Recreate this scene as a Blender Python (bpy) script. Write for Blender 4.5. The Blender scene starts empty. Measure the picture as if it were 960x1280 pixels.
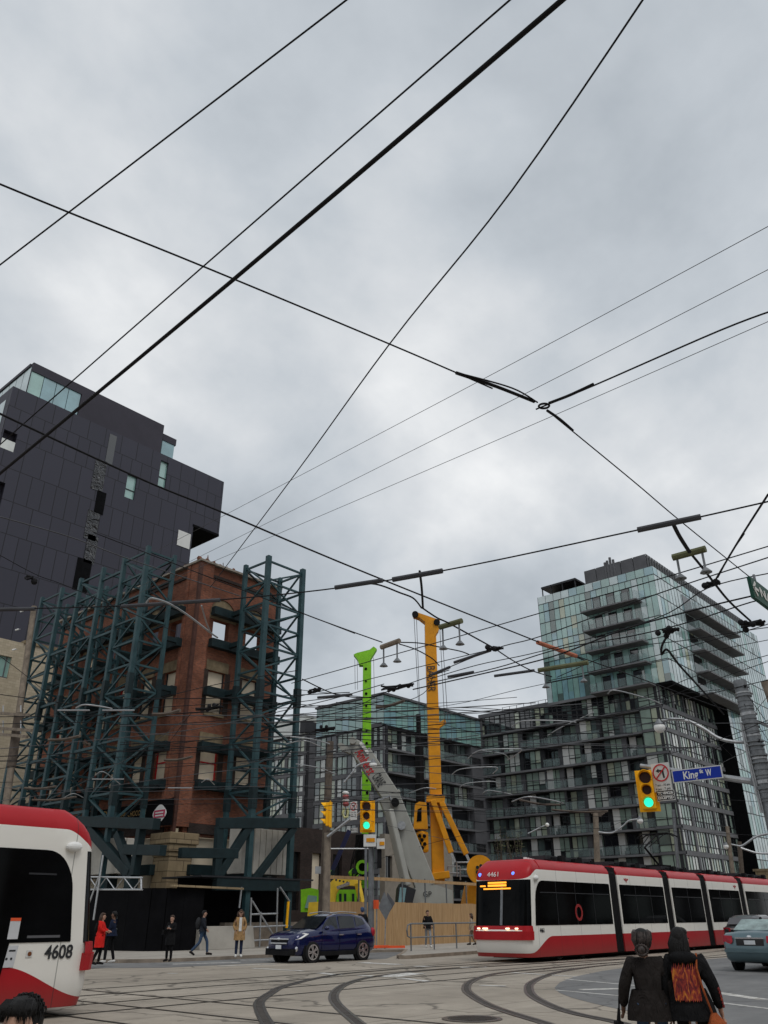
import bpy, bmesh, math, random
from mathutils import Vector, Matrix
random.seed(11)
R_ = math.radians
scn = bpy.context.scene
COL = scn.collection
# ---------------------------------------------------------------- camera
# world X runs along the tram street away to the right, Y along the cross street away to the left
H, PITCH, AZ, ROLL, FPX = 1.5, R_(27.0), R_(41.3), 0.0051, 995.0
_fh = Vector((math.cos(AZ), math.sin(AZ), 0))
_r = Vector((_fh.y, -_fh.x, 0))
_f = _fh*math.cos(PITCH)+Vector((0, 0, math.sin(PITCH)))
_u = Vector((0, 0, math.cos(PITCH)))-_fh*math.sin(PITCH)
RGT = _r*math.cos(ROLL)-_u*math.sin(ROLL)
UPV = _u*math.cos(ROLL)+_r*math.sin(ROLL)
cd = bpy.data.cameras.new('camera'); cam = bpy.data.objects.new('camera', cd); COL.objects.link(cam)
cd.sensor_fit = 'HORIZONTAL'; cd.sensor_width = 36; cd.lens = 36*FPX/960
cd.clip_start = 0.1; cd.clip_end = 3000
cam.matrix_world = Matrix(((RGT.x, UPV.x, -_f.x, 0), (RGT.y, UPV.y, -_f.y, 0), (RGT.z, UPV.z, -_f.z, H), (0, 0, 0, 1)))
scn.camera = cam
C0 = Vector((0, 0, H))
# ---------------------------------------------------------------- sky
SUN_EL, SUN_AZ = R_(58), R_(200)
w = bpy.data.worlds.new('World'); scn.world = w; w.use_nodes = True
nt = w.node_tree; N = nt.nodes; LK = nt.links; N.clear()
def nd(tree, kind, **kw):
    n = tree.nodes.new(kind)
    for k, v in kw.items(): setattr(n, k, v)
    return n
out = nd(nt, 'ShaderNodeOutputWorld'); tc = nd(nt, 'ShaderNodeTexCoord')
sky = nd(nt, 'ShaderNodeTexSky', sky_type='NISHITA', sun_disc=False, sun_elevation=SUN_EL, sun_rotation=SUN_AZ)
bg1 = nd(nt, 'ShaderNodeBackground'); bg1.inputs[1].default_value = 0.07; LK.new(sky.outputs[0], bg1.inputs[0])
sep = nd(nt, 'ShaderNodeSeparateXYZ'); LK.new(tc.outputs['Generated'], sep.inputs[0])
def mth(tree, op, a, b=None, c=None):
    n = nd(tree, 'ShaderNodeMath', operation=op)
    for i, v in enumerate((a, b, c)):
        if v is None: continue
        if isinstance(v, (int, float)): n.inputs[i].default_value = v
        else: tree.links.new(v, n.inputs[i])
    return n.outputs[0]
zz = mth(nt, 'ADD', mth(nt, 'MAXIMUM', sep.outputs[2], 0.0), 0.6)
cmb = nd(nt, 'ShaderNodeCombineXYZ')
LK.new(mth(nt, 'DIVIDE', sep.outputs[0], zz), cmb.inputs[0]); LK.new(mth(nt, 'DIVIDE', sep.outputs[1], zz), cmb.inputs[1])
def noise(tree, vec, scale, detail=5, rough=.55, dist=0.0):
    n = nd(tree, 'ShaderNodeTexNoise'); n.inputs['Scale'].default_value = scale; n.inputs['Detail'].default_value = detail
    n.inputs['Roughness'].default_value = rough; n.inputs['Distortion'].default_value = dist
    if vec is not None: tree.links.new(vec, n.inputs['Vector'])
    return n.outputs[0]
def ramp(tree, fac, stops):
    n = nd(tree, 'ShaderNodeValToRGB'); e = n.color_ramp.elements
    while len(e) < len(stops): e.new(0.5)
    for i, (p, c) in enumerate(stops):
        e[i].position = p; e[i].color = (*c, 1)
    tree.links.new(fac, n.inputs[0]); return n.outputs[0]
cl = mth(nt, 'ADD', mth(nt, 'MULTIPLY', noise(nt, cmb.outputs[0], 1.7, 7, .5, .25), .72), mth(nt, 'MULTIPLY', noise(nt, cmb.outputs[0], 4.6, 6, .55, .1), .28))
crc = ramp(nt, cl, [(0.37, (.395, .435, .475)), (0.46, (.53, .57, .61)), (0.53, (.67, .695, .72)), (0.61, (.88, .89, .895))])
bg2 = nd(nt, 'ShaderNodeBackground'); bg2.inputs[1].default_value = 1.0; LK.new(crc, bg2.inputs[0])
mx = nd(nt, 'ShaderNodeMixShader'); mx.inputs[0].default_value = 0.93
LK.new(bg1.outputs[0], mx.inputs[1]); LK.new(bg2.outputs[0], mx.inputs[2]); LK.new(mx.outputs[0], out.inputs[0])
# ---------------------------------------------------------------- sun behind the overcast
sd = bpy.data.lights.new('sun', 'SUN'); sd.energy = 0.9; sd.angle = R_(25); sd.color = (1, .97, .93)
so = bpy.data.objects.new('sun', sd); COL.objects.link(so)
sdir = Vector((math.sin(SUN_AZ)*math.cos(SUN_EL), math.cos(SUN_AZ)*math.cos(SUN_EL), math.sin(SUN_EL)))
so.rotation_euler = sdir.to_track_quat('Z', 'Y').to_euler()
vs = scn.view_settings; vs.view_transform = 'Standard'; vs.look = 'None'; vs.gamma = 1; vs.exposure = 0.13; vs.use_curve_mapping = False
# ---------------------------------------------------------------- pixel rays (photo of 960 x 1280)
def ray(x, y):
    return (_f + RGT*((x-480)/FPX) + UPV*((640-y)/FPX))
def PX(x, y, v): r = ray(x, y); return C0+r*(v/r.x)
def PY(x, y, v): r = ray(x, y); return C0+r*(v/r.y)
def PZ(x, y, v): r = ray(x, y); return C0+r*((v-H)/r.z)
def PD(x, y, d): r = ray(x, y); return C0+r*(d/math.hypot(r.x, r.y))
def zat(y, p):
    lo, hi = -5, 300
    for _ in range(50):
        m = (lo+hi)/2; q = Vector((p[0], p[1], m))-C0
        if 640-FPX*q.dot(UPV)/q.dot(_f) > y: lo = m
        else: hi = m
    return lo
def px_of(p):
    q = Vector(p)-C0
    return 480+FPX*q.dot(RGT)/q.dot(_f), 640-FPX*q.dot(UPV)/q.dot(_f)
# ---------------------------------------------------------------- materials
def base(name):
    m = bpy.data.materials.new(name); m.use_nodes = True
    t = m.node_tree; b = t.nodes['Principled BSDF']; return m, t, b
def mixc(t, fac, a, b):
    n = nd(t, 'ShaderNodeMix', data_type='RGBA')
    for i, v in ((0, fac), (6, a), (7, b)):
        if isinstance(v, (int, float)): n.inputs[i].default_value = v
        elif isinstance(v, tuple): n.inputs[i].default_value = (*v[:3], 1)
        else: t.links.new(v, n.inputs[i])
    return n.outputs[2]
def vpos(t): return nd(t, 'ShaderNodeTexCoord').outputs['Object']
def wpos(t): return nd(t, 'ShaderNodeNewGeometry').outputs['Position']
def bumpit(t, b, h, s=.3, d=.02):
    n = nd(t, 'ShaderNodeBump'); n.inputs['Strength'].default_value = s; n.inputs['Distance'].default_value = d
    t.links.new(h, n.inputs['Height']); t.links.new(n.outputs[0], b.inputs['Normal'])
def mat(name, col, rough=.7, metal=0., var=.18, scale=2.5, spec=.25, bump=0, col2=None, alpha=1, emit=None, est=1.0, coat=0):
    m, t, b = base(name)
    n = noise(t, wpos(t), scale, 5, .6)
    k = ramp(t, n, [(.3, (0, 0, 0)), (.7, (1, 1, 1))])
    lo = tuple(c*(1-var) for c in col); hi = tuple(min(1, c*(1+var)) for c in col)
    if col2: lo, hi = col, col2
    t.links.new(mixc(t, k, lo, hi), b.inputs['Base Color'])
    b.inputs['Roughness'].default_value = rough; b.inputs['Metallic'].default_value = metal
    b.inputs['Specular IOR Level'].default_value = spec
    if coat: b.inputs['Coat Weight'].default_value = coat; b.inputs['Coat Roughness'].default_value = .05
    if alpha < 1: b.inputs['Alpha'].default_value = alpha
    if bump: bumpit(t, b, noise(t, wpos(t), scale*12, 4), bump)
    if emit: b.inputs['Emission Color'].default_value = (*emit, 1); b.inputs['Emission Strength'].default_value = est
    return m
M = {}
def brickmat(name, c1, c2, mort, bw=.22, bh=.075, soot=.6, msize=.012):
    m, t, b = base(name); p = wpos(t)
    s = nd(t, 'ShaderNodeSeparateXYZ'); t.links.new(p, s.inputs[0])
    c = nd(t, 'ShaderNodeCombineXYZ'); t.links.new(mth(t, 'ADD', s.outputs[0], s.outputs[1]), c.inputs[0]); t.links.new(s.outputs[2], c.inputs[1])
    br = nd(t, 'ShaderNodeTexBrick'); t.links.new(c.outputs[0], br.inputs['Vector'])
    br.inputs['Color1'].default_value = (*c1, 1); br.inputs['Color2'].default_value = (*c2, 1); br.inputs['Mortar'].default_value = (*mort, 1)
    br.inputs['Scale'].default_value = 1; br.inputs['Brick Width'].default_value = bw; br.inputs['Row Height'].default_value = bh; br.inputs['Mortar Size'].default_value = msize
    n1 = ramp(t, noise(t, p, .55, 7, .65, .6), [(.38, (0, 0, 0)), (.66, (1, 1, 1))])
    dark = mixc(t, soot, br.outputs[0], tuple(x*.22 for x in c1))
    n2 = ramp(t, noise(t, p, 1.7, 6, .6), [(.55, (0, 0, 0)), (.8, (1, 1, 1))])
    pale = mixc(t, mth(t, 'MULTIPLY', n2, .25), br.outputs[0], tuple(min(1, x*1.8+.02) for x in c2))
    t.links.new(mixc(t, n1, dark, pale), b.inputs['Base Color']); b.inputs['Roughness'].default_value = .88; b.inputs['Specular IOR Level'].default_value = .2
    bumpit(t, b, noise(t, p, 6, 5), .35, .03)
    return m
M['brick'] = brickmat('red_brick', (.20, .066, .038), (.35, .115, .06), (.16, .11, .085), soot=.5)
M['brick_dark'] = brickmat('dark_brick', (.035, .024, .022), (.06, .038, .033), (.05, .045, .04), soot=.4)
M['cream_brick'] = brickmat('cream_brick', (.42, .36, .26), (.50, .43, .32), (.36, .31, .23), bw=.4, bh=.2, soot=.12)
M['stone'] = brickmat('sandstone', (.33, .25, .15), (.40, .31, .19), (.12, .09, .06), bw=1.0, bh=.55, soot=.45, msize=.02)
M['lintel'] = mat('weathered_stone', (.20, .155, .095), .9, var=.35, scale=2, bump=.3)
M['cream'] = mat('cream_board', (.68, .59, .45), .9, var=.1, scale=1.5)
M['steel'] = mat('teal_painted_steel', (.014, .040, .048), .5, var=.35, scale=1.3, col2=(.034, .076, .084), bump=.05)
M['steel_dark'] = mat('dark_teal_steel', (.008, .020, .023), .6, var=.3, scale=2)
M['galv'] = mat('galvanised_steel', (.36, .37, .38), .45, .7, var=.25, scale=6)
M['alu'] = mat('scaffold_aluminium', (.5, .51, .52), .4, .8, var=.15, scale=8)
M['grey_metal'] = mat('grey_metal', (.17, .18, .19), .5, .4, var=.25, scale=4)
M['black'] = mat('black_matt', (.010, .010, .011), .75, var=.3, spec=.12)
M['cable'] = mat('black_cable', (.012, .012, .014), .8, var=.2, spec=.2)
M['thin_cable'] = mat('grey_wire', (.06, .062, .068), .6, var=.2, spec=.3)
M['hoard'] = mat('black_hoarding_paint', (.0045, .0045, .0055), .85, var=.4, scale=1.1, bump=.05, spec=.08)
M['conc'] = mat('concrete', (.33, .31, .275), .9, var=.18, scale=.9, bump=.2)
M['kerb'] = mat('kerb_concrete', (.24, .20, .16), .9, var=.3, scale=2, bump=.3)
M['wood'] = mat('weathered_pole_wood', (.20, .165, .13), .9, var=.35, scale=3, bump=.4)
M['pole_brown'] = mat('dark_pole_wood', (.10, .08, .065), .9, var=.35, scale=3, bump=.4)
M['slab'] = mat('balcony_slab_concrete', (.15, .152, .16), .85, var=.18, scale=.6)
M['panel_dark'] = mat('charcoal_panel', (.028, .029, .033), .5, var=.2, scale=.5)
M['panel_grey'] = mat('grey_panel', (.105, .106, .114), .6, var=.15, scale=.5)
M['panel_white'] = mat('white_panel', (.62, .62, .60), .6, var=.06, scale=.6)
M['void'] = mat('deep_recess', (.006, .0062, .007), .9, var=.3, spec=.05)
def glass(name, col, rough=.04, spec=.9, var=.25, scale=.35):
    m = mat(name, col, rough, 0, var, scale, spec)
    m.node_tree.nodes['Principled BSDF'].inputs['IOR'].default_value = 1.75
    return m
M['g_dark'] = glass('dark_window_glass', (.010, .012, .014), spec=.7)
M['g_mid'] = glass('mid_window_glass', (.075, .105, .10))
M['g_pale'] = glass('pale_blind_behind_glass', (.25, .33, .28), spec=.7)
M['g_pale2'] = glass('cream_blind_behind_glass', (.40, .44, .33), spec=.7)
M['g_white'] = glass('white_blind_behind_glass', (.56, .58, .55), spec=.7)
M['g_teal'] = glass('teal_curtain_glass', (.20, .37, .345), spec=.9)
M['g_teal2'] = glass('pale_teal_curtain_glass', (.25, .42, .385), spec=.9)
M['g_blue'] = glass('blue_curtain_glass', (.20, .36, .40), spec=.9)
M['g_sky'] = glass('sky_tinted_curtain_glass', (.42, .52, .53), spec=1.0)  # pale base colour paints the reflected sky into the panes
M['g_int'] = glass('dim_room_behind_glass', (.10, .145, .135), spec=.8)
M['rail'] = mat('balustrade_glass', (.24, .31, .31), .06, var=.2, scale=.5, spec=.7, alpha=.42)
M['frame'] = mat('window_frame', (.035, .037, .040), .5, .3, var=.15)
M['lime'] = mat('lime_machine_paint', (.22, .56, .02), .45, var=.15, scale=2)
M['orange'] = mat('yellow_orange_machine_paint', (.66, .27, .008), .45, var=.15, scale=1.5)
M['yellow'] = mat('yellow_machine_paint', (.68, .46, .04), .5, var=.15, scale=2)
M['crane_grey'] = mat('pale_grey_crane_paint', (.33, .33, .30), .5, var=.1, scale=.8)
M['signal'] = mat('signal_yellow', (.95, .47, .006), .6, var=.06)
M['chrome'] = mat('bright_metal', (.65, .66, .68), .2, .9, var=.05)
M['tyre'] = mat('tyre_rubber', (.014, .014, .015), .85, var=.2)
M['white'] = mat('white_paint', (.74, .74, .72), .55, var=.06)
M['red_text'] = mat('red_lettering', (.50, .015, .02), .6, var=.05)
M['lamp_glass'] = mat('frosted_lamp_globe', (.78, .78, .76), .3, var=.05)
M['green_lit'] = mat('lit_green_lens', (.05, .8, .55), .3, emit=(.02, .92, .55), est=1.0)
M['lens_dark'] = mat('unlit_lens', (.035, .012, .006), .3)
M['skin'] = mat('skin', (.42, .25, .18), .55, var=.08, scale=9)
M['skin_dark'] = mat('brown_skin', (.16, .085, .055), .5, var=.1, scale=9)
M['hair'] = mat('black_hair', (.006, .0055, .0055), .55, var=.4, scale=60, bump=.4)
M['hair_brown'] = mat('brown_hair', (.05, .028, .018), .5, var=.4, scale=60)
# ---------------------------------------------------------------- mesh builder
class MB:
    def __init__(s): s.v = []; s.f = []; s.m = []
    def add(s, vs, fs, mi=0):
        o = len(s.v); s.v += [Vector(p) for p in vs]
        for f in fs: s.f.append([o+i for i in f]); s.m.append(mi)
        return s
    def quad(s, a, b, c, d, mi=0): return s.add([a, b, c, d], [(0, 1, 2, 3)], mi)
    def box(s, x0, x1, y0, y1, z0, z1, mi=0):
        return s.add([(x0, y0, z0), (x1, y0, z0), (x1, y1, z0), (x0, y1, z0), (x0, y0, z1), (x1, y0, z1), (x1, y1, z1), (x0, y1, z1)],
                     [(3, 2, 1, 0), (4, 5, 6, 7), (0, 1, 5, 4), (1, 2, 6, 5), (2, 3, 7, 6), (3, 0, 4, 7)], mi)
    def bar(s, p, q, w, h=None, mi=0, up=(0, 0, 1), w2=None, h2=None):
        p, q = Vector(p), Vector(q); h = w if h is None else h; w2 = w if w2 is None else w2; h2 = h if h2 is None else h2
        d = (q-p).normalized(); u = Vector(up)
        if abs(d.dot(u)) > .95: u = Vector((1, 0, 0))
        a = d.cross(u).normalized(); b = a.cross(d)
        vs = [p-a*w/2-b*h/2, p+a*w/2-b*h/2, p+a*w/2+b*h/2, p-a*w/2+b*h/2, q-a*w2/2-b*h2/2, q+a*w2/2-b*h2/2, q+a*w2/2+b*h2/2, q-a*w2/2+b*h2/2]
        return s.add(vs, [(0, 1, 2, 3), (7, 6, 5, 4), (0, 4, 5, 1), (1, 5, 6, 2), (2, 6, 7, 3), (3, 7, 4, 0)], mi)
    def tube(s, pts, r, n=6, mi=0, cap=True, closed=False):
        pts = [Vector(p) for p in pts]; k = len(pts); rr = r if isinstance(r, (list, tuple)) else [r]*k
        o = len(s.v); ref = None
        for i, p in enumerate(pts):
            if closed: d = pts[(i+1) % k]-pts[i-1]
            else: d = pts[min(i+1, k-1)]-pts[max(i-1, 0)]
            d = d.normalized() if d.length > 1e-9 else Vector((0, 0, 1))
            if ref is None:
                ref = Vector((0, 0, 1)) if abs(d.z) < .9 else Vector((1, 0, 0))
            a = d.cross(ref).normalized(); b = a.cross(d).normalized(); ref = b
            for j in range(n):
                t = 2*math.pi*j/n; s.v.append(p+(a*math.cos(t)+b*math.sin(t))*rr[i])
        for i in range(k if closed else k-1):
            for j in range(n):
                i2 = (i+1) % k
                s.f.append([o+i*n+j, o+i*n+(j+1) % n, o+i2*n+(j+1) % n, o+i2*n+j]); s.m.append(mi)
        if cap and not closed:
            s.f.append([o+j for j in range(n)][::-1]); s.m.append(mi); s.f.append([o+(k-1)*n+j for j in range(n)]); s.m.append(mi)
        return s
    def ring(s, c, axis, r, w, t=.05, n=24, mi=0):      # flat annulus / disc of thickness t along axis
        c = Vector(c); ax = Vector(axis).normalized(); a = ax.orthogonal().normalized(); b = ax.cross(a)
        o = len(s.v)
        for j in range(n):
            th = 2*math.pi*j/n; d = a*math.cos(th)+b*math.sin(th)
            for rad, off in ((r, -t/2), (r, t/2), (r-w, t/2), (r-w, -t/2)): s.v.append(c+d*rad+ax*off)
        for j in range(n):
            k = (j+1) % n
            for q in range(4):
                q2 = (q+1) % 4
                s.f.append([o+4*j+q, o+4*k+q, o+4*k+q2, o+4*j+q2]); s.m.append(mi)
        return s
    def disc(s, c, axis, r, t=.02, n=20, mi=0):
        c = Vector(c); ax = Vector(axis).normalized(); return s.tube([c-ax*t/2, c+ax*t/2], r, n, mi)
    def prism(s, poly, off, mi=0):                      # polygon (3D points) extruded by vector off
        n = len(poly); off = Vector(off); vs = [Vector(p) for p in poly]+[Vector(p)+off for p in poly]
        return s.add(vs, [list(range(n))[::-1], [n+i for i in range(n)]]+[(i, (i+1) % n, n+(i+1) % n, n+i) for i in range(n)], mi)
    def ball(s, c, r, mi=0, nu=12, nv=8, rz=None, rot=None):
        c = Vector(c); rx = r if not isinstance(r, (tuple, list)) else r[0]; ry = rx if not isinstance(r, (tuple, list)) else r[1]; rz_ = rx if not isinstance(r, (tuple, list)) else r[2]
        o = len(s.v)
        for i in range(nv+1):
            ph = math.pi*i/nv
            for j in range(nu):
                th = 2*math.pi*j/nu
                p = Vector((rx*math.sin(ph)*math.cos(th), ry*math.sin(ph)*math.sin(th), rz_*math.cos(ph)))
                if rot is not None: p = rot @ p
                s.v.append(c+p)
        for i in range(nv):
            for j in range(nu):
                s.f.append([o+i*nu+j, o+(i+1)*nu+j, o+(i+1)*nu+(j+1) % nu, o+i*nu+(j+1) % nu]); s.m.append(mi)
        return s
    def build(s, name, mats, parent=None, smooth=False, bevel=0, world=True, merge=False):
        me = bpy.data.meshes.new(name)
        off = Vector((0, 0, 0))
        if parent is not None and world:
            p = parent
            while p is not None: off = off+p.location; p = p.parent
        me.from_pydata([tuple(p-off) for p in s.v], [], s.f)
        if not isinstance(mats, (list, tuple)): mats = [mats]
        for m in mats: me.materials.append(m)
        me.polygons.foreach_set('material_index', s.m)
        bm = bmesh.new(); bm.from_mesh(me)
        if merge: bmesh.ops.remove_doubles(bm, verts=bm.verts, dist=.0005)
        bmesh.ops.recalc_face_normals(bm, faces=bm.faces)
        bm.to_mesh(me); bm.free()
        if smooth:
            for p in me.polygons: p.use_smooth = True
            if smooth is not True:
                try: me.set_sharp_from_angle(angle=R_(smooth))
                except Exception: pass
        o = bpy.data.objects.new(name, me); COL.objects.link(o)
        if parent is not None: o.parent = parent
        if bevel:
            b = o.modifiers.new('bevel', 'BEVEL'); b.width = bevel; b.segments = 2; b.limit_method = 'ANGLE'
        return o
def thing(name, label, cat, loc=(0, 0, 0), rotz=0, group=None):
    o = bpy.data.objects.new(name, None); COL.objects.link(o); o.location = loc; o.rotation_euler = (0, 0, rotz)
    o.empty_display_size = .1
    return tag(o, label, cat, group)
def tag(o, label=None, cat=None, group=None, kind=None):
    if label: o['label'] = label
    if cat: o['category'] = cat
    if group: o['group'] = group
    if kind: o['kind'] = kind
    return o
def struct(name, mb, m, **kw):
    return tag(mb.build(name, m, **kw), kind='structure')
def text(body, size, mat_, name='lettering', parent=None, origin=(0, 0, 0), xdir=(1, 0, 0), ydir=(0, 0, 1), width=None, depth=.004, align='CENTER', bold=0.0, local=False):
    cu = bpy.data.curves.new(name, 'FONT'); cu.body = body; cu.size = size; cu.align_x = align; cu.align_y = 'CENTER'; cu.extrude = depth/2; cu.offset = bold
    o = bpy.data.objects.new(name, cu); COL.objects.link(o); bpy.context.view_layer.update()
    me = bpy.data.meshes.new_from_object(o.evaluated_get(bpy.context.evaluated_depsgraph_get()))
    bpy.data.objects.remove(o); bpy.data.curves.remove(cu)
    xs = [v.co.x for v in me.vertices]; ext = max(xs)-min(xs)
    sx = (width/ext) if width else 1
    X, Y = Vector(xdir).normalized(), Vector(ydir).normalized(); Z = X.cross(Y)
    org = Vector(origin); off = Vector((0, 0, 0))
    p = None if local else parent
    while p is not None: off = off+p.location; p = p.parent
    for v in me.vertices: v.co = org+X*(v.co.x*sx)+Y*v.co.y+Z*v.co.z-off
    me.materials.clear(); me.materials.append(mat_)
    ob = bpy.data.objects.new(name, me); COL.objects.link(ob)
    if parent is not None: ob.parent = parent
    return ob
def dup(root, loc, rotz=None, label=None, group=None):
    r = root.copy(); COL.objects.link(r); r.location = loc
    if rotz is not None: r.rotation_euler = (0, 0, rotz)
    if label: r['label'] = label
    if group: r['group'] = group
    for ch in list(root.children):
        c = ch.copy(); COL.objects.link(c); c.parent = r
        for g in ch.children:
            d = g.copy(); COL.objects.link(d); d.parent = c
    return r
# ================================================================ ground, roads, tracks
def roadmat(name, c1, c2, crack=.5, joint=True):
    m, t, b = base(name); p = wpos(t)
    n1 = ramp(t, noise(t, p, .16, 6, .6, .5), [(.35, (0, 0, 0)), (.68, (1, 1, 1))])
    n2 = ramp(t, noise(t, p, 1.4, 6, .65), [(.4, (0, 0, 0)), (.75, (1, 1, 1))])
    c = mixc(t, n1, c1, c2)
    c = mixc(t, mth(t, 'MULTIPLY', n2, .42), c, tuple(x*.55 for x in c1))
    n3 = ramp(t, noise(t, p, 38, 3, .7), [(.45, (0, 0, 0)), (.62, (1, 1, 1))])
    c = mixc(t, mth(t, 'MULTIPLY', n3, .16), c, tuple(x*.45 for x in c1))
    if joint:
        br = nd(t, 'ShaderNodeTexBrick'); t.links.new(p, br.inputs['Vector']); br.inputs['Scale'].default_value = 1
        br.inputs['Brick Width'].default_value = 5.2; br.inputs['Row Height'].default_value = 3.4; br.inputs['Mortar Size'].default_value = .02; br.offset = .35
        c = mixc(t, mth(t, 'MULTIPLY', br.outputs['Fac'], .55), c, tuple(x*.3 for x in c1))
    # tyre-polished lanes and oil drips along the street
    mp = nd(t, 'ShaderNodeMapping'); mp.inputs['Scale'].default_value = (.10, .9, 1); t.links.new(p, mp.inputs[0])
    k4 = ramp(t, noise(t, mp.outputs[0], 1.1, 5, .6, .4), [(.42, (0, 0, 0)), (.70, (1, 1, 1))]); c = mixc(t, mth(t, 'MULTIPLY', k4, .38), c, tuple(x*.5 for x in c1))
    k5 = ramp(t, noise(t, p, 2.6, 3, .5), [(.66, (0, 0, 0)), (.72, (1, 1, 1))]); c = mixc(t, mth(t, 'MULTIPLY', k5, .5), c, tuple(x*.35 for x in c1))
    # tar-filled cracks
    v = nd(t, 'ShaderNodeTexVoronoi', feature='DISTANCE_TO_EDGE'); v.inputs['Scale'].default_value = .16
    wv = nd(t, 'ShaderNodeVectorMath', operation='ADD'); t.links.new(p, wv.inputs[0])
    nn = nd(t, 'ShaderNodeTexNoise'); nn.inputs['Scale'].default_value = .5; nn.inputs['Detail'].default_value = 5; t.links.new(p, nn.inputs['Vector'])
    sc = nd(t, 'ShaderNodeVectorMath', operation='SCALE'); t.links.new(nn.outputs[1], sc.inputs[0]); sc.inputs[3].default_value = 2.2
    t.links.new(sc.outputs[0], wv.inputs[1]); t.links.new(wv.outputs[0], v.inputs['Vector'])
    cr = ramp(t, v.outputs[0], [(.003, (1, 1, 1)), (.009, (0, 0, 0))])
    c = mixc(t, mth(t, 'MULTIPLY', cr, crack), c, tuple(x*.3 for x in c1))
    t.links.new(c, b.inputs['Base Color']); b.inputs['Roughness'].default_value = .82; b.inputs['Specular IOR Level'].default_value = .35
    bumpit(t, b, noise(t, p, 30, 4), .25, .01)
    return m
M['road'] = roadmat('worn_concrete_road', (.31, .27, .22), (.43, .38, .315), crack=.8)
M['asphalt'] = roadmat('grey_asphalt', (.165, .166, .166), (.215, .213, .21), joint=False, crack=.4)
M['pave'] = roadmat('pavement_concrete', (.35, .32, .28), (.44, .41, .36), crack=.2)
M['dirt'] = mat('site_dirt', (.13, .10, .07), .95, var=.35, scale=1.2, bump=.4)
M['paint'] = None
def wornpaint(name, col):
    m, t, b = base(name); p = wpos(t)
    k = ramp(t, noise(t, p, 3.5, 8, .75), [(.40, (0, 0, 0)), (.56, (1, 1, 1))])
    t.links.new(mixc(t, k, (.28, .26, .23), col), b.inputs['Base Color']); b.inputs['Roughness'].default_value = .8
    return m
M['paint'] = wornpaint('worn_white_road_paint', (.62, .61, .58))
M['rail_gap'] = mat('rail_groove', (.060, .052, .046), .8, var=.3, scale=4)
M['rail_steel'] = mat('rail_steel', (.13, .115, .105), .35, .7, var=.3, scale=5)
struct('road', MB().quad((-400, -400, 0), (900, -400, 0), (900, 900, 0), (-400, 900, 0)), M['road'])
def flat(name, pts, z, m):
    return struct(name, MB().add([(p[0], p[1], z) for p in pts], [list(range(len(pts)))]), m)
G = lambda x, y, z=0.0: PZ(x, y, z)
# dark asphalt lane on the right with its rounded nose
arc = [G(*p) for p in ((960, 1193), (860, 1201), (800, 1207), (752, 1214), (718, 1221), (700, 1228), (693, 1235), (699, 1241), (714, 1247), (740, 1254), (775, 1262), (820, 1271), (860, 1280))]
flat('asphalt_lane', [(p.x, p.y) for p in arc]+[(15, 3), (30, -12), (120, -12), (120, arc[0].y+.4)], .004, M['asphalt'])
flat('asphalt_lane', [(14.5, 60), (14.5, 29.2), (17.2, 27.9), (18.6, 26.4), (22, 26.1), (26.8, 24.8), (28, 24.6), (34, 28.6), (34, 29.4), (20.6, 29.6), (19.0, 31.5), (18.6, 60)], .004, M['asphalt'])
# pavement of the far corner, with a real kerb
pv = [(19.0, 120), (19.0, 31.9), (19.35, 30.6), (20.3, 29.8), (21.6, 29.45), (32.5, 29.35), (33.8, 28.5), (31, 26.3), (28.6, 24.55), (28.1, 24.0), (28.5, 23.72), (30, 23.9), (35, 24.4), (60, 24.6), (260, 24.6), (260, 120)]
struct('pavement', MB().prism([(x, y, -.02) for x, y in pv], (0, 0, .14)), M['pave'])
kb = MB()
for i in range(1, 13):
    a, b = Vector((*pv[i], 0)), Vector((*pv[i+1], 0)); d = (b-a).normalized(); n = Vector((d.y, -d.x, 0))
    kb.add([a+n*.004+Vector((0, 0, -.02)), b+n*.004+Vector((0, 0, -.02)), b+n*.004+Vector((0, 0, .125)), a+n*.004+Vector((0, 0, .125)),
            a-n*.17+Vector((0, 0, .125)), b-n*.17+Vector((0, 0, .125))], [(0, 1, 2, 3), (3, 2, 5, 4)])
struct('kerb', kb, M['kerb'])
flat('building_site_ground', [(30, 42), (100, 40), (100, 120), (30, 120)], .135, M['dirt'])
# street car rails: dark grooves with a bright steel edge each
def railstrip(mb, pts, w, z, mi):
    pts = [Vector((p[0], p[1], z)) for p in pts]; L = []; Rr = []
    for i, p in enumerate(pts):
        d = (pts[min(i+1, len(pts)-1)]-pts[max(i-1, 0)]).normalized(); n = Vector((-d.y, d.x, 0)); L.append(p+n*w/2); Rr.append(p-n*w/2)
    for i in range(len(pts)-1): mb.quad(Rr[i], Rr[i+1], L[i+1], L[i], mi)
def smooth_line(ctrl, k=8):
    P = [Vector((c[0], c[1], 0)) for c in ctrl]; o = []
    for i in range(len(P)-1):
        p0, p1, p2, p3 = P[max(i-1, 0)], P[i], P[i+1], P[min(i+2, len(P)-1)]
        for j in range(k):
            t = j/k; o.append(.5*((2*p1)+(p2-p0)*t+(2*p0-5*p1+4*p2-p3)*t*t+(3*p1-p0-3*p2+p3)*t**3))
    o.append(P[-1]); return o
rl = MB()
for y in (15.05, 16.55, 18.4, 19.95):
    railstrip(rl, [(-60, y), (300, y)], .10, .006, 0); railstrip(rl, [(-60, y+.02), (300, y+.02)], .045, .009, 1)
for x in (7.0, 8.55, 10.2, 11.75):
    railstrip(rl, [(x, -60), (x, 300)], .09, .007, 0); railstrip(rl, [(x, -60), (x, 300)], .04, .010, 1)
def px_line(pts): return [(G(*p).x, G(*p).y) for p in pts]
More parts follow.
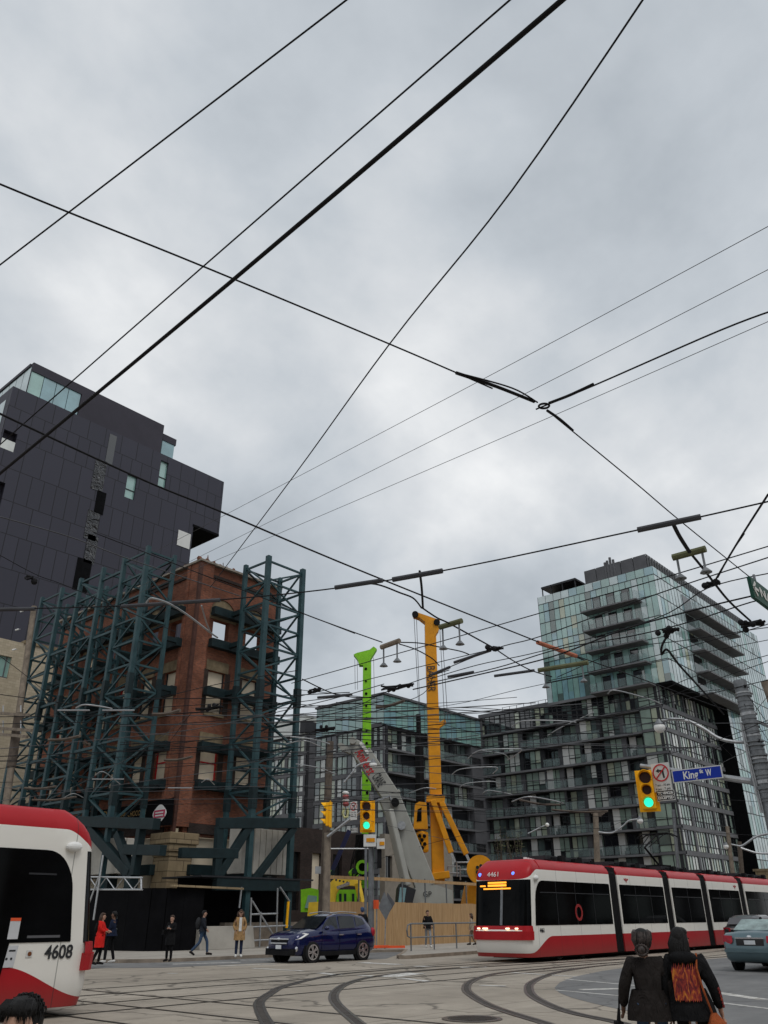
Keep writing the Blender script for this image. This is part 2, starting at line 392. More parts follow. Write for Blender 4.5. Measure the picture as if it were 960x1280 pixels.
curves = [px_line([(353, 1300), (341, 1287), (333, 1278), (325, 1262), (325, 1252), (338, 1242), (359, 1232), (418, 1219), (480, 1213), (517, 1210), (620, 1204.5), (700, 1199.5), (800, 1195)]),
          px_line([(478, 1302), (461, 1290), (446, 1278), (423, 1258), (417, 1247), (421, 1238), (434, 1230), (462, 1222), (520, 1214.5), (600, 1209), (700, 1203), (800, 1198)]),
          px_line([(740, 1302), (700, 1287), (680, 1279), (640, 1267), (612, 1257), (592, 1246), (583, 1237.5), (586, 1229), (600, 1222.5), (625, 1216.5), (680, 1211), (760, 1204), (860, 1198)]),
          px_line([(860, 1302), (800, 1286), (766, 1277), (720, 1267.5), (690, 1258), (667, 1246), (661, 1237), (664, 1229), (680, 1221), (705, 1214), (760, 1206.5), (850, 1200), (950, 1193)])]
for c in curves:
    s = smooth_line(c, 10)
    railstrip(rl, s, .20, .008, 0)
    for off in (-.085, .085):
        q = []
        for i, p in enumerate(s):
            d = (s[min(i+1, len(s)-1)]-s[max(i-1, 0)]).normalized(); q.append(p+Vector((-d.y, d.x, 0))*off)
        railstrip(rl, q, .055, .011, 1)
struct('tram_rails', rl, [M['rail_gap'], M['rail_steel']])
# worn road markings
mk = MB()
def line_px(a, b, w, z=.008):
    p, q = G(*a), G(*b); d = (q-p).normalized(); n = Vector((-d.y, d.x, 0))*w/2; up = Vector((0, 0, z))
    mk.quad(p-n+up, q-n+up, q+n+up, p+n+up)
for a, b, w in [((705, 1224), (770, 1230), .11), ((770, 1230), (885, 1241), .11), ((695, 1238), (785, 1246), .11), ((885, 1252), (975, 1263), .12), ((895, 1241), (955, 1250), .3), ((725, 1237.5), (780, 1236), .3),
                ((450, 1203.3), (500, 1206), .5), ((518, 1208), (545, 1208.5), .45), ((482, 1221.5), (520, 1216.5), .7), ((398, 1216.3), (424, 1219), .3), ((450, 1219.5), (476, 1221), .3),
                ((500, 1223), (536, 1227), .28), ((575, 1209.5), (608, 1209), .4), ((600, 1232), (632, 1233), .22),
                ((216, 1205.5), (300, 1203.2), .32), ((272, 1208), (345, 1205.2), .30), ((316, 1210.6), (380, 1214), .22), ((210, 1217), (222, 1217), .2), ((300, 1200.5), (338, 1200.2), .22), ((640, 1216), (720, 1221), .2)]:
    line_px(a, b, w)
struct('road_markings', mk, M['paint'])
mc = thing('manhole_cover', 'round dark iron manhole cover set in the concrete beside the curved rails', 'manhole cover', G(590, 1274))
MB().disc(G(590, 1274)+Vector((0, 0, .007)), (0, 0, 1), .40, .012, 32).build('cover_plate', M['rail_gap'], mc)
MB().ring(G(590, 1274)+Vector((0, 0, .007)), (0, 0, 1), .50, .09, .012, 32).build('rim', M['rail_steel'], mc)
g2 = MB()
for k in range(-3, 4):
    c = G(590, 1274)+Vector((k*.1, 0, .016)); l = math.sqrt(max(.01, .13-(k*.1)**2))
    g2.box(c.x-.015, c.x+.015, c.y-l, c.y+l, c.z-.004, c.z+.004)
g2.build('raised_pattern', M['rail_steel'], mc)
# ================================================================ buildings
def wall(mb, fn, u0, u1, z0, z1, th, ops, mi=0, mi_rev=0):
    """front/back skins, reveals and edges of a wall; fn(u, z, depth) -> point; ops = (ua, ub, za, zb) holes"""
    us = sorted({u0, u1, *[o[0] for o in ops], *[o[1] for o in ops]}); zs = sorted({z0, z1, *[o[2] for o in ops], *[o[3] for o in ops]})
    hole = lambda u, z: any(o[0] < u < o[1] and o[2] < z < o[3] for o in ops)
    for i in range(len(us)-1):
        for j in range(len(zs)-1):
            if hole((us[i]+us[i+1])/2, (zs[j]+zs[j+1])/2): continue
            for d in (0, th): mb.quad(fn(us[i], zs[j], d), fn(us[i+1], zs[j], d), fn(us[i+1], zs[j+1], d), fn(us[i], zs[j+1], d), mi)
    for a, b, c, e in list(ops)+[(u0, u1, z0, z1)]:
        m = mi_rev if (a, b, c, e) != (u0, u1, z0, z1) else mi
        mb.quad(fn(a, c, 0), fn(a, e, 0), fn(a, e, th), fn(a, c, th), m); mb.quad(fn(b, c, 0), fn(b, e, 0), fn(b, e, th), fn(b, c, th), m)
        mb.quad(fn(a, c, 0), fn(b, c, 0), fn(b, c, th), fn(a, c, th), m); mb.quad(fn(a, e, 0), fn(b, e, 0), fn(b, e, th), fn(a, e, th), m)
# ---- retained brick facade on the corner
FX, FY, FT = 28.5, 41.1, 22.55
hf = thing('brick_facade', 'old red brick corner facade kept standing, roofless, between teal steel braces', 'facade', (FX, FY, 0))
fr = lambda u, z, d: Vector((FX+u, FY+d, z))            # right wall: u along +X
fl = lambda u, z, d: Vector((FX+d, FY+u, z))            # left wall: u along +Y
ROWS = [(8.9, 11.0), (12.95, 15.55), (17.35, 18.95)]
RC = [(1.35, 2.65), (4.1, 5.4)]
LC = [(1.55+2.62*k, 2.75+2.62*k) for k in range(6)]
opr = [(a, b, c, e) for a, b in RC for c, e in ROWS]+[(1.3, 6.2, 2.6, 5.75)]
opl = [(a, b, c, e) for a, b in LC for c, e in ROWS]+[(1.2, 17.5, 2.6, 5.75)]
wb = MB(); wall(wb, fr, .62, 6.7, 0, FT, .42, opr); wall(wb, fl, .62, 18.2, 0, FT, .42, opl)
wb.build('wall', [M['brick']], hf)
cp = MB(); cp.box(FX-.16, FX+.9, FY-.16, FY+.9, 6.2, FT+.1); cp.box(FX-.22, FX+.62, FY+.95, FY+1.25, 6.2, FT, 0)
cp.build('corner_pilaster', M['brick'], hf)
MB().box(FX-.24, FX-.02, FY-.24, FY-.02, .2, FT-.1).build('drain_pipe', mat('rusty_drain', (.07, .03, .022), .7, var=.3), hf)
pm = MB(); pm.box(FX-.3, FX+6.85, FY-.3, FY+.75, FT, FT+.14); pm.box(FX-.3, FX+.75, FY+.75, FY+18.3, FT, FT+.14)
pm.build('parapet_coping', mat('broken_coping', (.24, .21, .175), .9, var=.4, scale=3), hf)
rb = MB()
for i in range(46):
    if i < 16: c = Vector((FX+random.uniform(-.2, 6.6), FY+random.uniform(-.1, .5), FT+.14))
    else: c = Vector((FX+random.uniform(-.1, .5), FY+random.uniform(.2, 18), FT+.14))
    s = random.uniform(.05, .22); rb.bar(c, c+Vector((random.uniform(-.1, .1), random.uniform(-.1, .1), s)), s*1.3, s)
for i in range(9): 
    c = Vector((FX+random.uniform(.2, 6.4), FY+.2, FT+.1)); rb.tube([c, c+Vector((random.uniform(-.15, .15), 0, .35+random.random()*.35))], .025, 5)
rubble = rb.build('broken_brick_edge', M['brick'], hf)
for fn, cols, sgn in ((fr, RC, 1), (fl, LC, 1)):
    for ci, (a, b) in enumerate(cols):
        for ri, (c, e) in enumerate(ROWS):
            q = MB(); box = lambda u0, u1, z0, z1, d0, d1: q.add([fn(u0, z0, d0), fn(u1, z0, d0), fn(u1, z0, d1), fn(u0, z0, d1), fn(u0, z1, d0), fn(u1, z1, d0), fn(u1, z1, d1), fn(u0, z1, d1)],
                [(3, 2, 1, 0), (4, 5, 6, 7), (0, 1, 5, 4), (1, 2, 6, 5), (2, 3, 7, 6), (3, 0, 4, 7)])
            if ri < 2:
                box(a-.12, b+.12, c-.22, c-.01, -.10, .3); q.build('stone_sill', M['lintel'], hf)
                q = MB(); box(a-.22, b+.22, e+.02, e+.68, -.05, .35)
                q.build('stone_lintel', M['lintel'], hf)
                q = MB(); box(a+.01, b-.01, c+.01, e-.01, .22, .30); f_ = q.build('boarded_window', M['cream'], hf)
                q = MB()
                box(a+.003, a+.06, c, e, .14, .20); box(b-.06, b-.003, c, e, .14, .20); box(a+.1, b-.1, (c+e)/2-.04, (c+e)/2+.04, .14, .20)
                q.build('sash_frame', M['red_text'] if (ci+ri) % 3 == 0 else M['panel_dark'], f_)
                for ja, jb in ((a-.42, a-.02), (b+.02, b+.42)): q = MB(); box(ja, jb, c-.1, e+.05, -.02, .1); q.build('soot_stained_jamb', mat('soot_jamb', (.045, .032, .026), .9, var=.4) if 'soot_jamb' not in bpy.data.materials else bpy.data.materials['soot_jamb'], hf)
            else:
                # stone spandrel and round brick arch over the top opening
                m_, r_ = (a+b)/2, (b-a)/2+.38
                q = MB(); n = 14
                pts = [(m_+r_*math.cos(math.pi*i/n), e+.35+r_*1.05*math.sin(math.pi*i/n)) for i in range(n+1)]
                q.prism([fn(u, z, -.03) for u, z in pts], fn(0, 0, .2)-fn(0, 0, 0)); q.build('arch_stone', M['lintel'], hf)
                q = MB()
                for i in range(n):
                    t0, t1 = math.pi*i/n, math.pi*(i+1)/n
                    P = lambda t, rr: (m_+rr*math.cos(t), e+.35+rr*1.05*math.sin(t))
                    q.prism([fn(*P(t0, r_+.01), -.09), fn(*P(t1, r_+.01), -.09), fn(*P(t1, r_+.36), -.09), fn(*P(t0, r_+.36), -.09)], fn(0, 0, .2)-fn(0, 0, 0))
                q.build('brick_arch', M['brick_dark'] if ci % 2 else M['brick'], hf)
                q = MB(); box(a-.5, b+.5, e+.02, e+.34, -.07, .3); q.build('stone_lintel', M['lintel'], hf)
for fn, L in ((fr, 6.7), (fl, 18.2)):
    for z0, z1, d in ((5.9, 6.45, -.12), (21.75, 21.95, -.1)):
        MB().add([fn(.91, z0, d), fn(L-.05, z0, d), fn(L-.05, z1, d), fn(.91, z1, d), fn(.91, z0, .05), fn(L-.05, z0, .05), fn(L-.05, z1, .05), fn(.91, z1, .05)], [(0, 1, 2, 3), (3, 2, 6, 7), (0, 4, 5, 1), (1, 5, 6, 2), (0, 3, 7, 4)]).build('string_course', M['brick_dark'], hf)
for fn, L, seg in ((fr, 6.65, ((.95, 1.3), (2.75, 4.0), (5.5, 6.6))), (fl, 18.1, ((.95, 1.4), (2.95, 4.0), (5.6, 6.6), (8.2, 9.3)))):
    for a, b in seg:
        q = MB(); q.add([fn(a, 19.1, -.04), fn(b, 19.1, -.04), fn(b, 19.55, -.04), fn(a, 19.55, -.04), fn(a, 19.1, .03), fn(b, 19.1, .03), fn(b, 19.55, .03), fn(a, 19.55, .03)], [(0, 1, 2, 3), (3, 2, 6, 7), (0, 4, 5, 1), (1, 5, 6, 2), (0, 3, 7, 4)]); q.build('stone_band', M['lintel'], hf)
pr_ = MB()
for x0, x1, y0, y1 in ((FX-.3, FX+1.25, FY-.3, FY+1.25),):
    pr_.box(x0, x1, y0, y1, 0, 4.6); pr_.box(x0-.05, x1+.05, y0-.05, y1+.05, 4.6, 4.85); pr_.box(x0-.14, x1+.14, y0-.14, y1+.14, 4.85, 5.25); pr_.box(x0-.22, x1+.22, y0-.22, y1+.22, 5.25, 5.85)
pr_.build('stone_corner_pier', M['stone'], hf, bevel=.04)
for (u0, u1, fn) in ((1.35, 3.55, fr), (3.6, 6.15, fr), (1.3, 4.2, fl), (4.3, 8.2, fl), (8.3, 12.5, fl), (12.6, 17.4, fl)):
    q = MB(); q.add([fn(u0, .1, .28), fn(u1, .1, .28), fn(u1, 5.7, .28), fn(u0, 5.7, .28), fn(u0, .1, .4), fn(u1, .1, .4), fn(u1, 5.7, .4), fn(u0, 5.7, .4)], [(0, 1, 2, 3), (7, 6, 5, 4), (3, 2, 6, 7), (0, 3, 7, 4), (1, 5, 6, 2)])
    q.build('infill_panel', M['cream'], hf)
# ---- painted cream brick building beyond it on the cross street
CY = 62.0; c0 = PY(33, 805, CY); zc = c0.z
cb = thing('cream_brick_building', 'cream painted brick side wall with a small square window behind the wooden pole', 'building', (c0.x-7, CY, 0))
wa = MB(); fc = lambda u, z, d: Vector((27.2+u, CY+d, z))
wz0, wz1 = PY(8, 848, CY).z, PY(8, 820, CY).z; wx0, wx1 = PY(-8, 832, CY).x-27.2, PY(13, 832, CY).x-27.2
wall(wa, fc, 0, 24, 0, zc, .5, [(wx0, wx1, wz0, wz1)]); wa.box(27.2, 51.2, CY+.5, CY+12, 0, zc-.3)
wa.build('wall', M['cream_brick'], cb)
wi = MB().box(27.2+wx0, 27.2+wx1, CY+.2, CY+.25, wz0, wz1).build('window', M['g_teal2'], cb)
MB().box(27.2+wx0+.9, 27.2+wx0+.98, CY+.14, CY+.2, wz0, wz1).box(27.2+wx0, 27.2+wx1, CY+.15, CY+.2, wz0, wz0+.12).build('frame', M['panel_grey'], wi)
MB().box(27.0, 51.3, CY-.12, CY+.6, zc, zc+.25).build('parapet', M['lintel'], cb)
# ---- dark panelled tower behind
def panelmat(name, col, seam, wdt, hgt, z0):
    m, t, b = base(name); p = wpos(t); s = nd(t, 'ShaderNodeSeparateXYZ'); t.links.new(p, s.inputs[0])
    u = mth(t, 'ADD', s.outputs[0], s.outputs[1]); z = mth(t, 'ADD', s.outputs[2], -z0)
    c = nd(t, 'ShaderNodeCombineXYZ'); t.links.new(u, c.inputs[0]); t.links.new(z, c.inputs[1])
    br = nd(t, 'ShaderNodeTexBrick'); t.links.new(c.outputs[0], br.inputs['Vector']); br.inputs['Scale'].default_value = 1
    br.inputs['Brick Width'].default_value = wdt; br.inputs['Row Height'].default_value = hgt; br.inputs['Mortar Size'].default_value = .05; br.offset = .31; br.squash = 1.55; br.squash_frequency = 2
    br.inputs['Color1'].default_value = (*col, 1); br.inputs['Color2'].default_value = (*[x*1.16 for x in col], 1); br.inputs['Mortar'].default_value = (*seam, 1)
    k = noise(t, p, .12, 4); t.links.new(mixc(t, mth(t, 'MULTIPLY', k, .35), br.outputs[0], tuple(x*.7 for x in col)), b.inputs['Base Color'])
    b.inputs['Roughness'].default_value = .55; b.inputs['Specular IOR Level'].default_value = .3
    return m
DB = 75.2
M['dk'] = panelmat('purple_black_panels', (.037, .037, .053), (.011, .011, .015), 1.35, 3.5, .6)
M['dk_plain'] = mat('purple_black_plain', (.038, .035, .048), .6, var=.12, scale=.3)
dt = thing('dark_tower', 'tall purple black panelled office tower with stepped top behind the cream wall', 'building', (27.4, DB, 0))
q1 = PY(40.8, 452, DB); q2 = PY(206, 528, DB); q3 = PY(279.6, 607.4, DB); q4 = PY(273.5, 668, DB); q5 = PY(222.5, 552, DB); q6 = PY(13, 497, DB); q7 = PY(238, 690, DB); q8 = PY(205, 580, DB)
x0, zt = q1.x, q1.z; zst = PY(110, 525, DB).z; xr = q3.x; zr = q3.z; zb = q4.z; xl = q6.x; xlow = q7.x
topb = MB()
gz0, gz1 = max(PY(34, 495, DB).z, zst+.03), PY(40, 463, DB).z; gx1 = PY(101, 500, DB).x
ft = lambda u, z, d: Vector((u, DB+d, z))
wall(topb, ft, x0+.15, q2.x, zst, zt, .5, [(x0+.16, gx1, gz0, gz1)]); topb.box(x0+.6, q2.x, DB+.5, DB+20, zst, zt)
topb.build('penthouse_wall', M['dk_plain'], dt)
gl = MB()
for i in range(4):
    a = x0+.2+(gx1-x0-.2)*i/4; b = x0+.2+(gx1-x0-.2)*(i+1)/4; gl.quad((a, DB+.12, gz0), (b-.06, DB+.12, gz0), (b-.06, DB+.12, gz1), (a, DB+.12, gz1), [1, 0, 0, 0][i])
gw = gl.build('corner_window', [M['g_blue'], M['g_teal2']], dt)
gs = MB()
for i in range(10): gs.quad((x0+.12, DB+.2+1.7*i, gz0), (x0+.12, DB+.2+1.7*i+1.62, gz0), (x0+.12, DB+.2+1.7*i+1.62, gz1+.6), (x0+.12, DB+.2+1.7*i, gz1+.6), 0)
gs.build('side_glazing', [M['g_sky']], dt)
MB().box(x0, x0+.5, DB+.5, DB+20, gz1+.7, zt).build('side_fascia', M['dk_plain'], dt)
wins = []
def pxr(xa, ya, xb, yb): a = PY(xa, ya, DB); b = PY(xb, yb, DB); return (min(a.x, b.x), max(a.x, b.x), min(a.z, b.z), max(a.z, b.z))
wins = [pxr(155, 623, 172, 597), pxr(197, 607, 211, 579)]
wins = [(a, b, max(c, zb+.03), e) for a, b, c, e in wins]
logg = [pxr(-3, 570, 22, 543), pxr(-12, 650, 7, 604)]
main = MB()
logg = [(max(xl+.01, a), b, max(c, zb+.03) if e > zb else c, e) for a, b, c, e in logg]
wall(main, ft, xl, xr, zb, zst, .5, wins+[l for l in logg if l[2] > zb]); wall(main, ft, xl, xlow, 0, zb, .5, [l for l in logg if l[3] < zb])
# the upper storeys step down to the right: cap lower right part
main.build('panelled_wall', M['dk'], dt)
zr_ = zr
body = MB(); body.box(xl+.45, xr-.4, DB+.7, DB+20, zb+.05, zr-.05); body.box(xl+.45, xlow-.3, DB+.7, DB+20, 0, zb); body.build('core', M['dk_plain'], dt)
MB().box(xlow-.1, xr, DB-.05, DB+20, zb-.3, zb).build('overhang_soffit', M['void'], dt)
for i, (a, b, c, e) in enumerate(wins):
    wn = MB().box(a, b, DB+.3, DB+.35, c, e).build('window', M['g_teal2'], dt)
    MB().box(a, b, DB+.22, DB+.29, c+(e-c)*.38, c+(e-c)*.38+.1).box(a, a+.12, DB+.22, DB+.29, c, e).build('frame', M['frame'], wn)
for a, b, c, e in logg:
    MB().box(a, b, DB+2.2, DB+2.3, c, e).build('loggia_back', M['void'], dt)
    MB().box(a, b, DB+.02, DB+.1, c, c+1.15).build('loggia_balustrade', M['g_white'], dt)
a, b, c, e = pxr(203.5, 580, 222.5, 556); MB().box(a, b, DB+.8, DB+9, c-.5, e+.2).build('roof_lantern_glass', M['g_blue'], dt)
MB().box(a-.1, b+.15, DB+.7, DB+9.2, e+.2, e+1.1).build('roof_lantern_cap', M['dk_plain'], dt)
a, b, c, e = pxr(226, 683, 238, 668); MB().box(a-.6, b+.05, DB-.06, DB-.01, c, e).build('balcony_screen', M['panel_white'], dt)
# dark glass strip; strong bump ripples its panes to imitate wavy reflections
wavy, t_w, b_w = base('rippled_mirror_glass'); b_w.inputs['Base Color'].default_value = (.02, .021, .025, 1); b_w.inputs['Roughness'].default_value = .05; b_w.inputs['IOR'].default_value = 1.5
bumpit(t_w, b_w, noise(t_w, wpos(t_w), .9, 3, .6, 2.0), 1.0, 1.2)
st = MB()
for ya, yb, xa, xb, mi in ((546, 578, 131, 146, 0), (578, 610, 113, 134, 1), (617, 640, 117, 133, 2), (642, 672, 104, 125, 1), (672, 702, 104, 123, 1), (702, 736, 90, 115, 2)):
    a, b, c, e = pxr(xa, yb, xb, ya); st.box(a, b, DB-.05, DB-.01, c, e, mi)
st.build('smoked_glass_strip', [M['g_dark'], wavy, M['void']], dt)
MB().quad((xl, DB+.5, 0), (xl, DB+20, 0), (xl, DB+20, zst), (xl, DB+.5, zst)).build('side_wall', M['dk'], dt)
sg = MB()
for k in range(3):
    z = zst-5.5-7.2*k
    for i in range(8): sg.quad((xl-.03, DB+1+2.2*i, z), (xl-.03, DB+3.1+2.2*i, z), (xl-.03, DB+3.1+2.2*i, z+4.2), (xl-.03, DB+1+2.2*i, z+4.2))
sg.build('side_glazing', M['g_sky'], dt)
# ================================================================ residential block beyond the site
FL = 3.0
def pane_mat(i): return [M['g_dark'], M['g_mid'], M['g_pale'], M['g_pale2'], M['g_white'], M['frame'], M['panel_grey'], M['panel_white'], M['g_teal'], M['panel_dark']][i]
PAL = [pane_mat(i) for i in range(10)]
rnd = random.Random(5)
def glazing(mb, fn, u0, u1, z0, z1, d, n, rows=(0, .3, 1), weights=(5, 2, 3, 1.5, 1)):
    """panes and dark mullions in the plane of fn at depth d"""
    for i in range(n):
        a = u0+(u1-u0)*i/n; b = u0+(u1-u0)*(i+1)/n; t = rnd.choices(range(5), weights)[0]
        for k in range(len(rows)-1):
            c = z0+(z1-z0)*rows[k]; e = z0+(z1-z0)*rows[k+1]
            mt = t if rnd.random() < .75 else rnd.choices(range(5), weights)[0]
            mb.quad(fn(a+.05, c+.05, d), fn(b-.05, c+.05, d), fn(b-.05, e-.05, d), fn(a+.05, e-.05, d), mt)
    bx = lambda ua, ub, za, zb: mb.add([fn(ua, za, d-.06), fn(ub, za, d-.06), fn(ub, zb, d-.06), fn(ua, zb, d-.06), fn(ua, za, d+.04), fn(ub, za, d+.04), fn(ub, zb, d+.04), fn(ua, zb, d+.04)],
                                       [(0, 1, 2, 3), (3, 2, 6, 7), (0, 4, 5, 1), (1, 5, 6, 2), (0, 3, 7, 4)], 5)
    for i in range(n+1):
        a = u0+(u1-u0)*i/n; bx(a-.05, a+.05, z0, z1)
    for r in rows:
        c = z0+(z1-z0)*r; bx(u0, u1, c-.05, c+.05)
def fbox(mb, fn, u0, u1, z0, z1, d0, d1, mi=0):
    mb.add([fn(u0, z0, d0), fn(u1, z0, d0), fn(u1, z0, d1), fn(u0, z0, d1), fn(u0, z1, d0), fn(u1, z1, d0), fn(u1, z1, d1), fn(u0, z1, d1)],
           [(3, 2, 1, 0), (4, 5, 6, 7), (0, 1, 5, 4), (1, 2, 6, 5), (2, 3, 7, 6), (3, 0, 4, 7)], mi)
def balcony_front(T, fn, L, z0, nf, seed, bay=(3.0, 4.2), top_glazed=False, zlow=0, budget=None):
    """one street face: slab edges, flush bays, recessed balconies with glass balustrades; each bay of glazing is a part"""
    rg = random.Random(seed)
    cuts = [0.0]
    while cuts[-1] < L-2: cuts.append(cuts[-1]+rg.uniform(*bay))
    cuts[-1] = L
    sl = MB(); pn = MB(); back = MB()
    for k in range(nf):
        z = z0-FL*(k+1)
        if z < zlow-1: break
        s_ = MB(); fbox(s_, fn, 0, L, z-.13, z+.13, -.8, .3); s_.build('floor_slab', M['slab'], T)
        for i in range(len(cuts)-1):
            rl_ = MB()
            pbx = lambda *a: (lambda q: (fbox(q, fn, *a), q.build('bay_panel', PAL, T)))(MB())
            u0, u1 = cuts[i]+.06, cuts[i+1]-.06
            typ = (0, 1, 0, 2)[(i+(k//2)+rg.choice((0, 0, 0, 1))) % 4]
            wg = MB()
            if top_glazed and k == 0: typ = 3
            if typ == 0:        # flush glazed bay with a dark pier
                pier = .7 if rg.random() < .6 else .25
                pbx(u0, u0+pier, z+.16, z+FL-.16, -.05, .25, 6 if rg.random() < .6 else 9)
                if rg.random() < .3: pbx(u1-.95, u1, z+.16, z+FL-.16, -.06, .25, 7)
                glazing(wg, fn, u0+pier, u1-(.95 if rg.random() < 0 else .02), z+.18, z+FL-.2, .06, 3, (0, .33, 1), (2, 2.5, 5, 2.5, 1.6))
                wg.build('window', PAL, T)
                rl_.quad(fn(u0, z+.2, -.75), fn(u1, z+.2, -.75), fn(u1, z+1.25, -.75), fn(u0, z+1.25, -.75), 0) if rg.random() < .55 else None
            elif typ == 3:
                glazing(wg, fn, u0, u1, z+.18, z+FL-.2, -.3, 4, (0, .55, 1), (5, 3, 2, .5, .5)); wg.build('window', PAL, T)
            else:               # recessed balcony
                if rg.random() < .5: pbx(u1-1.0, u1-.05, z+.16, z+FL-.16, .5, .7, 7)
                else: pbx(u0, u0+.8, z+.16, z+FL-.16, .3, .8, 6 if rg.random() < .5 else 9)
                glazing(wg, fn, u0, u1, z+.18, z+FL-.25, 1.0, 3, (0, 1), (5, 3, 2.5, 1, .8)); wg.build('window', PAL, T)
                rl_.quad(fn(u0, z+.2, -.75), fn(u1, z+.2, -.75), fn(u1, z+1.25, -.75), fn(u0, z+1.25, -.75), 0)
                for q in range(int((u1-u0)/1.2)+1):
                    a = u0+q*1.2; fbox(rl_, fn, a, a+.05, z+.16, z+1.3, -.79, -.72, 1)
                if rg.random() < .5:
                    cu = rg.uniform(u0+.5, u1-.9); bc_ = MB(); fbox(bc_, fn, cu, cu+.6, z+.17, z+.6, -.5, .0, rg.choice((5, 9, 6))); fbox(bc_, fn, cu, cu+.6, z+.6, z+1.0, -.1, .0, 5); bc_.build('balcony_chair', PAL, T)
            fbox(rl_, fn, u0, u1, z+1.24, z+1.30, -.79, -.72, 1) if typ != 3 else None
            if rl_.f: rl_.build('balustrade', [M['rail'], M['frame']], T)
    bk = MB(); fbox(bk, fn, 0, L, zlow, z0-.2, 1.05, 1.4); bk.build('back_wall', M['panel_dark'], T)
    rf = MB(); fbox(rf, fn, -.1, L, z0-.2, z0+.35, -.5, 3); rf.build('roof_edge', M['panel_grey'], T)
def window_front(T, fn, L, z0, nf, zlow=0, seed=3):
    """flat face of window strips between dark spandrels"""
    rg = random.Random(seed)
    for k in range(nf):
        z = z0-FL*(k+1)
        if z < zlow-2: break
        s_ = MB(); fbox(s_, fn, 0, L, z-.25, z+.3, -.05, .3); s_.build('spandrel', M['slab'], T)
        nb = max(1, int(L/3.4))
        for i in range(nb):
            u0 = L*i/nb; u1 = L*(i+1)/nb; wg = MB(); p = .65 if i % 2 else .25
            fbox(wg, fn, u0, u0+p, z+.3, z+FL-.25, -.03, .2, 6)
            glazing(wg, fn, u0+p, u1-.04, z+.3, z+FL-.25, .1, 4, (0, .3, 1), (2, 2.5, 4, 1.8, 2.6)); wg.build('window', PAL, T)
    bk = MB(); fbox(bk, fn, 0, L, zlow, z0, .35, .8); bk.build('back_wall', M['panel_dark'], T)
BX, BY, BT = 103.7, 42.3, 29.4
blk = thing('apartment_block', 'charcoal mid rise apartment block of recessed balconies and white panels under the glass tower', 'apartment block', (BX, BY, 0))
balcony_front(blk, lambda u, z, d: Vector((BX+d+1.0, BY+3.2+u, z)), 26.6, BT, 9, 21, (2.6, 3.8), True, zlow=0)
# glazed corner and street side
cg = MB()
for k in range(9):
    z = BT-FL*(k+1); c_ = MB(); f2 = lambda u, zz, d: Vector((BX+d, BY+u, zz)); f3 = lambda u, zz, d: Vector((BX+u, BY+d, zz))
    fbox(c_, f2, -.05, 3.2, z-.12, z+.2, -.08, .4, 6)
    glazing(c_, f2, .05, 3.15, z+.2, z+FL-.12, .05, 2, (0, .3, 1), (1, 2, 6, 3, 1)); c_.build('corner_glazing', PAL, blk)
window_front(blk, f3, 19.3, BT, 9, 0)
# left wing with its glass top storey
WX, WY, WT = 81.06, 71.4, 28.6
wg_ = thing('apartment_wing', 'dark apartment wing with a teal glass top storey behind the lime green drill mast', 'apartment block', (WX, WY, 0))
fw1 = lambda u, z, d: Vector((WX+d, WY+u, z)); fw2 = lambda u, z, d: Vector((WX+u, WY+d, z))
window_front(wg_, fw1, 13.1, WT-4.0, 8, 2, seed=9)
balcony_front(wg_, lambda u, z, d: Vector((WX+u, WY+d+.9, z)), 22.5, WT-4.0, 8, 33, (3.2, 4.4), False, zlow=2)
tg = MB()
for fn, L in ((fw1, 13.1), (fw2, 22.5)):
    n = int(L/1.25)
    for i in range(n):
        for k in range(2):
            u0, u1 = L*i/n, L*(i+1)/n; z0, z1 = WT-4.0+2.0*k, WT-4.0+2.0*(k+1)
            tg.quad(fn(u0+.04, z0+.04, 0), fn(u1-.04, z0+.04, 0), fn(u1-.04, z1-.04, 0), fn(u0+.04, z1-.04, 0), rnd.choice((0, 0, 1, 2)))
tg.build('top_storey_glazing', [M['g_teal'], M['g_teal2'], M['g_blue']], wg_)
MB().box(WX+.05, WX+22.6, WY+.05, WY+13, WT-4.1, WT-.02).build('top_storey_core', M['panel_dark'], wg_)
MB().box(WX-.25, WX+22.7, WY-.25, WY+13.2, WT, WT+.3).build('roof_edge', M['panel_grey'], wg_)
MB().box(WX+.3, WX+22.6, WY+1.3, WY+13, 0, WT-4.1).build('core', M['panel_dark'], wg_)
MB().box(WX+20, BX+3, WY+.15, WY+6, 0, BT-.5).build('link_wall', M['panel_grey'], blk)
